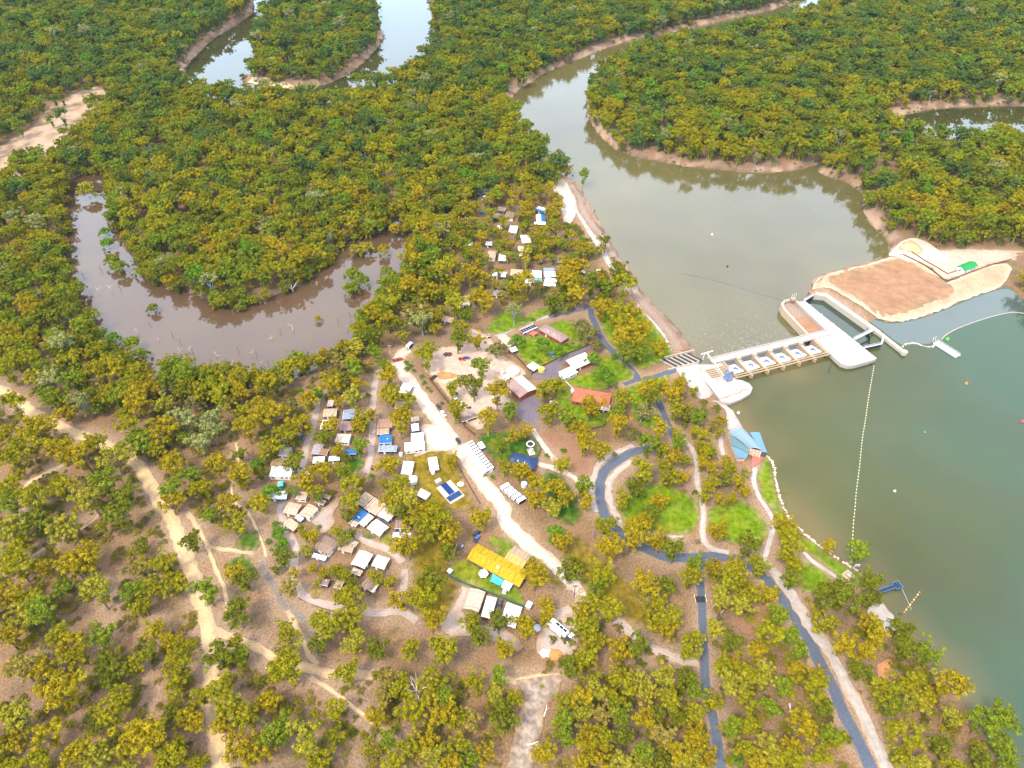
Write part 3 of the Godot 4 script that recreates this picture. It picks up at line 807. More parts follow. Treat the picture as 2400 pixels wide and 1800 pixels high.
func build_boathouse(P: Array) -> void:
	# P: ground corners in metres for roofs and deck, each an array of Vector3
	var c: Vector3 = P[0][0]
	var o := thing("boathouse", "pale blue visitor centre with curved overlapping roofs on the shore", "visitor centre", Vector3(c.x, 0, c.z))
	var org := Vector3(c.x, 0, c.z)
	var names := ["main_roof", "wing_roof", "curved_roof", "lower_roof"]
	for r in 4:
		var q: Array = P[r]
		var b := MB.new()
		var n := 10
		var bow: float = [1.5, 0.4, 0.5, 0.3][r]
		for i in n:
			var f := func(t: float, s: float) -> Vector3:
				var a: Vector3 = q[0].lerp(q[1], t); var e: Vector3 = q[3].lerp(q[2], t)
				return a.lerp(e, s) + Vector3(0, bow * 4.0 * s * (1.0 - s) + (0.5 * sin(PI * t) if r != 1 else 0.0), 0) - org
			for j in 6:
				var k0 := i / float(n); var k1 := (i + 1) / float(n); var s0 := j / 6.0; var s1 := (j + 1) / 6.0
				var a: Vector3 = f.call(k0, s0); var d: Vector3 = f.call(k1, s0); var e: Vector3 = f.call(k1, s1); var g: Vector3 = f.call(k0, s1)
				b.quad(a, d, e, g)
				var dn := Vector3(0, -0.25, 0)
				b.quad(g + dn, e + dn, d + dn, a + dn)
				if j == 0: b.quad(a + dn, d + dn, d, a)
				if j == 5: b.quad(g, e, e + dn, g + dn)
				if i == 0: b.quad(a, g, g + dn, a + dn)
				if i == n - 1: b.quad(d + dn, e + dn, e, d)
		var ro := part(names[r], b, [M.roof_boat, M.roof_boat2, M.roof_boat3, M.roof_boat2][r], o)
		for i in range(1, 12):
			var t := i / 12.0
			var rib := MB.new()
			var a2: Vector3 = q[0].lerp(q[1], t); var e2: Vector3 = q[3].lerp(q[2], t)
			var lift := 0.5 * sin(PI * t) if r != 1 else 0.0
			for j in 6:
				var s0 := j / 6.0; var s1 := (j + 1) / 6.0
				rib.cyl(a2.lerp(e2, s0) + Vector3(0, bow * 4 * s0 * (1 - s0) + lift + 0.05, 0) - org, a2.lerp(e2, s1) + Vector3(0, bow * 4 * s1 * (1 - s1) + lift + 0.05, 0) - org, 0.07, 0.07, 4)
			part("seam", rib, M.roof_boat3, ro)
		var wl_ := MB.new()
		for k in 4:
			var a: Vector3 = q[k].lerp((q[0] + q[2]) * 0.5, 0.1) - org; var d: Vector3 = q[(k + 1) % 4].lerp((q[0] + q[2]) * 0.5, 0.1) - org
			wl_.quad(Vector3(a.x, -2.0, a.z), Vector3(d.x, -2.0, d.z), d - Vector3(0, 0.3, 0), a - Vector3(0, 0.3, 0))
		part("wall", wl_, [M.wall_cream, M.wall_greydark, M.wall_cream, M.wall_cream][r], o)
	for t in 4:
		var a: Vector3 = P[0][1].lerp(P[0][2], 0.15 + t * 0.22) - org
		bars(o, "column", [Vector3(a.x, -1.0, a.z), a - Vector3(0, 0.2, 0)], 0.18, M.roof_white)
	var dk := MB.new(); var pp := PackedVector2Array()
	for v in P[4]: pp.append(Vector2(v.x - org.x, v.z - org.z))
	dk.prism(pp, -0.4, 0.55); part("deck", dk, M.reddeck, o)

func shade_sail(called: String, label: String, p: Array, y: float, m: Material) -> void:
	var c: Vector2 = (p[0] + p[1] + p[2] + p[3]) / 4.0
	var o := thing(called, label, "shade sail", Vector3(c.x, 0, c.y))
	var b := MB.new(); var n := 6
	for i in n:
		for j in n:
			var f := func(s: float, t: float) -> Vector3:
				var q: Vector2 = p[0].lerp(p[1], s).lerp(p[3].lerp(p[2], s), t)
				return Vector3(q.x - c.x, y - 1.1 * s * (1 - s) * 2.0 + 0.5 * (s - t), q.y - c.y)
			var a: Vector3 = f.call(i / 6.0, j / 6.0); var d: Vector3 = f.call((i + 1) / 6.0, j / 6.0); var e: Vector3 = f.call((i + 1) / 6.0, (j + 1) / 6.0); var g: Vector3 = f.call(i / 6.0, (j + 1) / 6.0)
			b.quad(a, d, e, g); var k := Vector3(0, -0.03, 0); b.quad(g + k, e + k, d + k, a + k)
	part("sail", b, m, o)
	for k in 4:
		bars(o, "post", [Vector3(p[k].x - c.x, 0, p[k].y - c.y), Vector3(p[k].x - c.x, y + 0.5, p[k].y - c.y)], 0.08, M.greymetal)

func trampoline(x: float, z: float) -> void:
	var o := thing("trampoline", "round trampoline with white rim on the dark green lawn", "trampoline", Vector3(x, 0.3, z))
	var b := MB.new(); b.cyl(Vector3(0, 0.8, 0), Vector3(0, 0.86, 0), 1.7, 1.7, 18); part("mat", b, M.dark, o)
	var r := MB.new()
	for k in 18:
		var a := TAU * k / 18; var c := TAU * (k + 1) / 18
		r.cyl(Vector3(cos(a) * 2.1, 0.88, sin(a) * 2.1), Vector3(cos(c) * 2.1, 0.88, sin(c) * 2.1), 0.38, 0.38, 6)
	part("rim", r, M.roof_white, o)
	for k in 6: bars(o, "leg", [Vector3(cos(k) * 2, 0, sin(k) * 2), Vector3(cos(k) * 2, 0.85, sin(k) * 2)], 0.05, M.greymetal)

func playground(x: float, z: float) -> void:
	var o := thing("paved_patio", "pale patio with toys between trampoline and navy roof", "patio", Vector3(x, 0.36, z), 0.3)
	var b := MB.new(); b.box(Vector3(0, 0.05, 0), Vector3(3.6, 0.25, 5.0)); part("paving", b, M.concrete2, o)
	for k in 5:
		b = MB.new(); b.box(Vector3(-1.2 + k * 0.6, 0.45, -1.5 + 1.3 * (k % 3)), Vector3(0.7, 0.6, 0.5)); part("toy", b, [M.steelblue, M.roof_white, M.orange, M.greymetal, M.teal][k], o)

func pool(x: float, z: float, turn: float) -> void:
	var o := thing("swimming_pool", "dark blue T shaped swimming pool in a cream surround", "swimming pool", Vector3(x, 0.38, z), turn)
	var b := MB.new(); b.box(Vector3(0, 0.05, 0.3), Vector3(9.0, 0.3, 13.5)); part("paving", b, M.cream, o)
	b = MB.new(); b.box(Vector3(0, 0.24, -2.4), Vector3(3.6, 0.1, 8.6)); part("water", b, M.poolwater, o)
	b = MB.new(); b.box(Vector3(0, 0.30, 4.0), Vector3(8.2, 0.12, 3.6)); part("cover", b, M.roof_poolblue, o)
	b = MB.new(); b.box(Vector3(-1.5, 0.8, -9.0), Vector3(3.4, 2.0, 2.4)); part("pump_house", b, M.concrete3, o)
	for k in 10:
		bars(o, "fence_post", [Vector3(-4.6 + (k % 2) * 9.2, 0, -6.0 + (k / 2) * 3.0), Vector3(-4.6 + (k % 2) * 9.2, 1.2, -6.0 + (k / 2) * 3.0)], 0.05, M.greymetal)

func gazebo(x: float, z: float) -> void:
	var o := thing("gazebo", "white six sided gazebo roof beside the blue shade sail", "gazebo", Vector3(x, 0, z))
	for k in 6:
		var a := TAU * k / 6; var c := TAU * (k + 1) / 6
		var b := MB.new(); b.tri(Vector3(cos(c) * 2.5, 2.5, sin(c) * 2.5), Vector3(cos(a) * 2.5, 2.5, sin(a) * 2.5), Vector3(0, 3.4, 0))
		b.tri(Vector3(cos(a) * 2.5, 2.45, sin(a) * 2.5), Vector3(cos(c) * 2.5, 2.45, sin(c) * 2.5), Vector3(0, 3.3, 0))
		part("roof_panel", b, M.roof_white, o)
		bars(o, "post", [Vector3(cos(a) * 2.3, 0, sin(a) * 2.3), Vector3(cos(a) * 2.3, 2.5, sin(a) * 2.3)], 0.08, M.greymetal)
	var f := MB.new(); f.cyl(Vector3.ZERO, Vector3(0, 0.2, 0), 2.4, 2.4, 12); part("floor", f, M.greymetal, o)

func cushion(x: float, z: float) -> void:
	var b := MB.new(); b.dome(Vector3.ZERO, Vector3(2.0, 0.5, 1.7), 16, 4)
	var o := top("jumping_cushion", b, M.roof_white); o.position = Vector3(x, 0.1, z); tag(o, "white oval cushion on the grass right of the pool", "cushion")

func float_boom(label: String, pts: Array) -> void:
	var p := smooth_line(v2(pts), false, 3.0)
	var o := thing("floating_boom", label, "boom", Vector3(p[0].x, -1, p[0].y))
	for i in p.size() - 1:
		var a := Vector3(p[i].x - p[0].x, 0.05, p[i].y - p[0].y); var c := Vector3(p[i + 1].x - p[0].x, 0.05, p[i + 1].y - p[0].y)
		bars(o, "segment", [a, a.lerp(c, 0.92)], 0.3, M.concrete3)

func rock_line(called: String, label: String, pts: Array, n: int, y: float) -> void:
	var p := smooth_line(v2(pts), false, 2.0)
	var o := thing(called, label, "rocks", Vector3(p[0].x, y, p[0].y))
	var ms := []
	for k in 3:
		var b := MB.new(); b.dome(Vector3(0, -0.3, 0), Vector3(0.9 + 0.2 * k, 0.9, 0.75), 6, 2)
		for i in b.v.size(): b.v[i] *= 1.0 + 0.25 * sin(b.v[i].x * 5.0 + k) * cos(b.v[i].z * 4.0)
		ms.append(b.mesh(M.stone))
	for i in n:
		var q := p[int(float(i) / n * p.size())].lerp(p[mini(int(float(i) / n * p.size()) + 1, p.size() - 1)], rng.randf())
		var r := MeshInstance3D.new(); r.name = "rock"; r.mesh = ms[i % 3]; o.add_child(r, true)
		r.position = Vector3(q.x - p[0].x + rng.randf_range(-0.5, 0.5), 0.1, q.y - p[0].y + rng.randf_range(-0.5, 0.5)); r.rotation.y = rng.randf() * TAU
		r.scale = Vector3.ONE * rng.randf_range(0.4, 0.95)

func pontoon(x: float, z: float, turn: float) -> void:
	var o := thing("pontoon", "silver work pontoon moored at the rock line", "pontoon", Vector3(x, -1, z), turn)
	for k in 6:
		var b := MB.new(); b.box(Vector3(-7 + k * 2.8, 0.6, 0), Vector3(2.6, 0.9, 4.2)); part("deck_section", b, M.roof_silver, o)
	for s in [-1.0, 1.0]:
		var b := MB.new(); b.cyl(Vector3(-8.5, 0.1, s * 1.9), Vector3(8.5, 0.1, s * 1.9), 0.5, 0.5, 8); part("hull", b, M.greymetal, o)
		bars(o, "handrail", [Vector3(-8, 1.9, s * 2.0), Vector3(8, 1.9, s * 2.0)], 0.07, M.roof_white)
		for k in 6: bars(o, "post", [Vector3(-8 + k * 3.2, 1.0, s * 2), Vector3(-8 + k * 3.2, 1.9, s * 2)], 0.06, M.roof_white)
		bars(o, "mooring_pile", [Vector3(-9.4, -2, s * 1.2 - 0.6), Vector3(-10.6, 3.4, s * 1.2 - 0.6)], 0.22, M.palewood)

func jetty(x: float, z: float, turn: float) -> void:
	var o := thing("jetty", "blue railed jetty with square end platform in the reservoir", "jetty", Vector3(x, -1, z), turn)
	var b := MB.new(); b.box(Vector3(4.6, 0.7, 0), Vector3(9.4, 0.2, 1.8)); part("walkway", b, M.jettyblue, o)
	b = MB.new(); b.box(Vector3(10.6, 0.72, 0), Vector3(3.6, 0.24, 3.6)); part("platform", b, M.jettyblue, o)
	for s in [-0.9, 0.9]: bars(o, "handrail", [Vector3(0, 1.8, s), Vector3(8.8, 1.8, s)], 0.1, M.steelblue)
	bars(o, "handrail", [Vector3(8.8, 1.8, 0.9), Vector3(8.8, 1.8, 1.8), Vector3(12.4, 1.8, 1.8), Vector3(12.4, 1.8, -1.8), Vector3(8.8, 1.8, -1.8), Vector3(8.8, 1.8, -0.9)], 0.1, M.steelblue)
	for k in 5:
		for s in [-0.9, 0.9]: bars(o, "pile", [Vector3(0.5 + k * 2.6, -3, s), Vector3(0.5 + k * 2.6, 1.8, s)], 0.12, M.steelblue)
	bars(o, "mooring_cable", [Vector3(12.2, 0.6, 1.6), Vector3(9.0, 0.1, 12.0)], 0.08, M.greymetal)

func signpost(x: float, z: float) -> void:
	var o := thing("navigation_sign", "white navigation board on a blue post at the lawn tip", "sign", Vector3(x, -0.3, z))
	for s in [-0.6, 0.6]: bars(o, "post", [Vector3(s, 0, 0), Vector3(s, 6.0, 0)], 0.13, M.steelblue)
	var b := MB.new(); b.box(Vector3(0, 5.6, 0.1), Vector3(2.2, 1.8, 0.12)); part("board", b, M.roof_white, o)
	b = MB.new(); b.box(Vector3(0, 5.4, 0.2), Vector3(1.4, 0.5, 0.06)); part("board_stripe", b, M.dark, o)

func barbecue(x: float, z: float, turn: float) -> void:
	var o := thing("barbecue_slab", "square stone edged slab with centre table on the lower lawn", "slab", Vector3(x, 0.36, z), turn)
	var b := MB.new(); b.box(Vector3(0, 0.1, 0), Vector3(4.6, 0.2, 4.4)); part("paving", b, M.pier, o)
	for k in 4:
		b = MB.new(); b.box(Vector3(0, 0.22, 0) + Basis(Vector3.UP, k * PI / 2) * Vector3(0, 0, 2.1), Vector3(4.2, 0.3, 0.35), Color.WHITE, Basis(Vector3.UP, k * PI / 2)); part("edging", b, M.stone, o)
	b = MB.new(); b.box(Vector3(0, 0.75, 0), Vector3(1.8, 0.12, 0.9)); part("table_top", b, M.greymetal, o)
	b = MB.new(); b.box(Vector3(0, 0.4, 0), Vector3(0.5, 0.6, 0.5)); part("pedestal", b, M.pier, o)

func bench(label: String, x: float, z: float) -> void:
	var o := thing("bench", label, "bench", Vector3(x, 0.1, z), 0.4)
	var b := MB.new(); b.box(Vector3(0, 0.75, 0), Vector3(2.6, 0.1, 1.1)); part("table_top", b, M.brownfence, o)
	for s in [-1.0, 1.0]:
		b = MB.new(); b.box(Vector3(0, 0.45, s * 1.0), Vector3(2.6, 0.08, 0.4)); part("seat", b, M.brownfence, o)
		bars(o, "leg", [Vector3(s, 0, -0.9), Vector3(s, 0.75, 0), Vector3(s, 0, 0.9)], 0.06, M.dark)

func cattle_grid(x: float, z: float) -> void:
	var o := thing("cattle_grid", "dark steel cattle grid between white posts on the side road", "cattle grid", Vector3(x, 0.3, z))
	for k in 8:
		var b := MB.new(); b.box(Vector3(0, 0.05, -1.4 + k * 0.4), Vector3(4.4, 0.2, 0.2)); part("bar", b, M.dark, o)
	for s in [-1.0, 1.0]:
		for z2 in [-1.6, 1.6]: bars(o, "post", [Vector3(s * 2.6, 0, z2), Vector3(s * 2.6, 1.4, z2)], 0.2, M.roof_white)
		bars(o, "side_rail", [Vector3(s * 2.6, 1.1, -1.6), Vector3(s * 2.6, 1.1, 1.6)], 0.09, M.roof_white)

func board(label: String, x: float, z: float) -> void:
	var o := thing("information_board", label, "sign", Vector3(x, 0, z), 0.6, "information boards by the side road")
	var b := MB.new(); b.box(Vector3(0, 1.4, 0), Vector3(2.2, 1.6, 0.1)); part("frame", b, M.roof_white, o)
	b = MB.new(); b.box(Vector3(0, 1.4, 0.06), Vector3(1.8, 1.25, 0.06)); part("panel", b, M.palewood, o)
	for s in [-0.9, 0.9]: bars(o, "post", [Vector3(s, 0, 0), Vector3(s, 1.4, 0)], 0.08, M.greymetal)

func boat_prop(called: String, label: String, cat: String, x: float, z: float, turn: float, l: float, m: Material) -> void:
	var o := thing(called, label, cat, Vector3(x, 0.1, z), turn)
	var b := MB.new()
	for i in 8:
		var t0 := i / 8.0 * 2 - 1; var t1 := (i + 1) / 8.0 * 2 - 1
		b.cyl(Vector3(t0 * l / 2, 0.35, 0), Vector3(t1 * l / 2, 0.35, 0), 0.06 + 0.5 * sqrt(maxf(0, 1 - t0 * t0)), 0.06 + 0.5 * sqrt(maxf(0, 1 - t1 * t1)), 8, Color.WHITE, false)
	part("hull", b, m, o)
	b = MB.new(); b.box(Vector3(0, 0.82, 0), Vector3(l * 0.3, 0.08, 0.55)); part("cockpit", b, M.roof_white, o)

func log_prop(label: String, x: float, z: float, turn: float, l: float) -> void:
	var o := thing("fallen_log", label, "log", Vector3(x, h(x, z) + 0.3, z), turn)
	var b := MB.new(); b.cyl(Vector3(-l / 2, 0, 0), Vector3(0, 0.15, 0.25), 0.38, 0.3, 7); b.cyl(Vector3(0, 0.15, 0.25), Vector3(l / 2, 0.1, 0), 0.3, 0.16, 7); part("trunk", b, M.deadwood, o)
	b = MB.new(); b.cyl(Vector3(0.3, 0.1, 0.2), Vector3(l * 0.3, 0.9, 1.4), 0.15, 0.05, 5); part("branch", b, M.deadwood, o)

func snag(x: float, z: float, i: int, label: String) -> void:
	var r2 := RandomNumberGenerator.new(); r2.seed = 300 + i
	var o := thing("drowned_snag", label, "snag", Vector3(x, -2.2, z), r2.randf() * TAU, "drowned snags in the lagoon")
	var b := MB.new(); var hi := r2.randf_range(2.5, 6.0)
	b.cyl(Vector3(0, -2, 0), Vector3(r2.randfn() * 0.5, hi, 0.3), 0.2, 0.06, 5); part("stem", b, M.deadwood if i % 2 else M.snagdark, o)
	for k in 3:
		var q := MB.new(); var y := hi * r2.randf_range(0.2, 0.7)
		q.cyl(Vector3(0, y, 0.1), Vector3(r2.randfn() * 1.6, y + r2.randf_range(0.5, 2.0), r2.randfn() * 1.6), 0.1, 0.03, 4); part("branch", q, M.deadwood if i % 2 else M.snagdark, o)

func dead_tree(label: String, x: float, z: float) -> void:
	var o := thing("dead_tree", label, "dead tree", Vector3(x, h(x, z), z), rng.randf() * TAU)
	part("trunk", dead_shape(rng.randi()), M.deadwood if not label.begins_with("dark") else M.dark, o)
	o.scale = Vector3.ONE * 1.1

func build_yellow_house(c: Vector2, l: float, w: float, turn: float, c2: Vector2, l2: float, w2: float, turn2: float) -> void:
	var o := cabin("house", "long house with mustard yellow roof and tan side wing", "house", "", c, l, w, turn, 3.0, 1.7, "gable", "mustard", "brownroof")
	var rot := Basis(Vector3.UP, -turn)
	var d := rot * Vector3(c2.x - c.x, 0, c2.y - c.y)
	var b := MB.new(); var hx := l2 / 2; var hz := w2 / 2
	var tr := Transform3D(Basis(Vector3.UP, turn2 - turn), d)
	var f := MB.new(); slope(f, Vector3(-hx, 2.9, hz), Vector3(hx, 2.9, hz), Vector3(hx, 4.4, 0.02), Vector3(-hx, 4.4, 0.02), 1.5)
	var g := MB.new(); slope(g, Vector3(hx, 2.9, -hz), Vector3(-hx, 2.9, -hz), Vector3(-hx, 4.4, -0.02), Vector3(hx, 4.4, -0.02), 1.5)
	b.box(Vector3(0, 1.4, 0), Vector3(l2 - 0.7, 2.8, w2 - 0.7))
	var e := MB.new(); slope(e, Vector3(-hx - 0.1, 3.4, -hz * 0.5), Vector3(-hx + 1.8, 3.5, -hz * 0.5), Vector3(-hx + 1.8, 4.46, 0), Vector3(-hx - 0.1, 4.46, 0), 0.3)
	for q in [f, g, b]:
		for i in q.v.size(): q.v[i] = tr * q.v[i]; q.n[i] = tr.basis * q.n[i]
	part("wing_roof", f, M.roof_wingtan, o); part("wing_roof", g, M.roof_tan, o); part("wing_wall", b, M.wall_brownroof, o)
	for k in 3:
		var v := MB.new(); v.box(Vector3(-l * 0.1 + k * l * 0.13, 4.4 - 0.2 * k, 1.2 + k * 0.6), Vector3(1.1 if k == 1 else 0.6, 0.5, 1.3 if k == 1 else 0.5)); part("roof_vent", v, M.roof_white if k == 1 else M.clay, o)

# ---------------- land and forest ----------------
func shape_land() -> void:
	var f := FastNoiseLite.new(); f.seed = 3; f.frequency = 0.035; f.fractal_octaves = 3
	n_fine.seed = 41; n_fine.frequency = 0.16; n_fine.fractal_octaves = 3; n_wide.seed = 42; n_wide.frequency = 0.016; n_wide.fractal_octaves = 4
	hh.resize(NX * NZ)
	for j in NZ:
		for i in NX:
			var k := j * NX + i
			var d := wd[k]
			var y := 0.0
			if inside[k]:
				y = wl[k] - minf(2.6, 0.15 + 0.3 * d)
			elif d < ww[k]:
				var t := clampf((d + f.get_noise_2d(X0 + i * ST, Z0 + j * ST) * 3.0) / ww[k], 0.02, 1.0)
				y = lerpf(wl[k] + 0.1, 0.0, t * t * (3.0 - 2.0 * t))
			hh[k] = y
	scan(sand_poly, func(k: int) -> void: clear_[k] = 1)
	scan(hand_poly, func(k: int) -> void: clear_[k] = 2)
	scan(bar_poly, func(k: int) -> void: clear_[k] = 3)
	scan(levee_poly, func(k: int) -> void: clear_[k] = 3)
	scan(weir_poly, func(k: int) -> void: clear_[k] = 3)

func finish_land() -> void:
	var f := FastNoiseLite.new(); f.seed = 12; f.frequency = 0.012; f.fractal_octaves = 4
	var g := FastNoiseLite.new(); g.seed = 31; g.frequency = 0.05; g.fractal_octaves = 3
	var v := PackedVector3Array(); var c := PackedColorArray(); var n := PackedVector3Array(); var ix := PackedInt32Array()
	v.resize(NX * NZ); c.resize(NX * NZ); n.resize(NX * NZ)
	for j in NZ:
		for i in NX:
			var k := j * NX + i
			var x := X0 + i * ST; var z := Z0 + j * ST
			v[k] = Vector3(x, hh[k], z)
			var a := f.get_noise_2d(x, z); var b := g.get_noise_2d(x, z)
			var col := Color(0.225, 0.135, 0.070).lerp(Color(0.210, 0.142, 0.092), clampf(0.5 + a * 1.4, 0, 1))
			col = col.lerp(Color(0.235, 0.140, 0.075), clampf(b * 1.6 + a * 0.6 - 0.15, 0, 0.8))
			col = col.lerp(Color(0.10, 0.078, 0.035), clampf(-b * 1.5 - 0.1, 0, 0.7))
			if clear_[k] == 1: col = Color(0.40, 0.29, 0.20).lerp(col, clampf(0.25 - b * 1.2, 0, 1))
			if rd[k] < 6.5: col = col.lerp(Color(0.34, 0.235, 0.16), clampf(1.0 - (rd[k] + b * 5.0) / 6.5, 0, 0.85) * 0.75)
			if inside[k]: col = Color(0.10, 0.075, 0.04)
			elif wd[k] < 20.0:
				if wl[k] < -4.0:
					var t := clampf(1.25 - (wd[k] - 1.0 + b * 9.0) / 10.0, 0, 1)
					col = col.lerp(Color(0.20, 0.125, 0.085).lerp(Color(0.37, 0.255, 0.185), clampf(0.45 + b * 2.6 + a * 1.5, 0, 1)), t * 0.9)
				elif wl[k] < -2.0: col = col.lerp(Color(0.16, 0.11, 0.09), clampf(1.0 - wd[k] / 10.0, 0, 1))
			c[k] = col
	gcol = c
	for j in NZ:
		for i in NX:
			var k := j * NX + i
			var gx := hh[k + 1 if i < NX - 1 else k] - hh[k - 1 if i > 0 else k]
			var gz := hh[k + NX if j < NZ - 1 else k] - hh[k - NX if j > 0 else k]
			n[k] = Vector3(-gx, 2.0 * ST, -gz).normalized()
			if i < NX - 1 and j < NZ - 1:
				ix.append(k); ix.append(k + 1); ix.append(k + NX)
				ix.append(k + 1); ix.append(k + NX + 1); ix.append(k + NX)
	var arr := []; arr.resize(Mesh.ARRAY_MAX)
	arr[Mesh.ARRAY_VERTEX] = v; arr[Mesh.ARRAY_NORMAL] = n; arr[Mesh.ARRAY_COLOR] = c; arr[Mesh.ARRAY_INDEX] = ix
	var am := ArrayMesh.new(); am.add_surface_from_arrays(Mesh.PRIMITIVE_TRIANGLES, arr); am.surface_set_material(0, M.ground)
	var o := MeshInstance3D.new(); o.name = "ground"; o.mesh = am; add_child(o, true)
	tag(o, "dry brown floodplain ground with leaf litter and sandy banks", "", "", "structure")
	var pl := MB.new(); pl.quad(Vector3(-9000, -9, 1500), Vector3(9000, -9, 1500), Vector3(9000, -9, -9000), Vector3(-9000, -9, -9000))
	struct("far_ground", pl, M.farground, "far dry plain beyond the forest")
	var lb := MB.new(); lb.prism(lock_poly, -4.0, -3.0); struct("lock_water", lb, M.water_lock, "green water standing in the lock chamber")

const TN := "noydgvbpk"
func forest(label: String, items: Array, called := "forest", mats := ["forest_leaf", "forest_bark"]) -> void:
	# items: [variant, x, z, dia, tint colour, y, tall]
	if items.is_empty(): return
	var o := Node3D.new(); o.name = numbered(called); add_child(o, true)
	tag(o, label, "", "", "stuff")
	for s in shapes.size():
		var mine := items.filter(func(t): return t[0] == s)
		if mine.is_empty(): continue
		var mm := MultiMesh.new(); mm.transform_format = MultiMesh.TRANSFORM_3D; mm.use_colors = true
		mm.mesh = shapes[s][3]; mm.instance_count = mine.size()
		for i in mine.size():
			var t: Array = mine[i]; var k: float = t[3] / 12.0
			mm.set_instance_transform(i, Transform3D(Basis(Vector3.UP, rng.randf() * TAU).scaled(Vector3(k, k * t[6], k)), Vector3(t[1], t[5], t[2])))
			mm.set_instance_color(i, t[4])
		var mi := MultiMeshInstance3D.new(); mi.name = "tree_stand" if called == "forest" else "brush"; mi.multimesh = mm
		mi.set_meta("kind", "stuff"); o.add_child(mi, true)

func tint(s: String, j := 0.12) -> Color:
	var t: Array = TINT[s]
	var k := 1.0 + rng.randf_range(-j, j)
	return Color(t[0] * k * rng.randf_range(0.93, 1.07), t[1] * k, t[2] * k) * (1.0 / 0.56)

func pick(style: int) -> int:
	while true:
		var i := rng.randi() % shapes.size()
		if shapes[i][0] == style: return i
	return 0

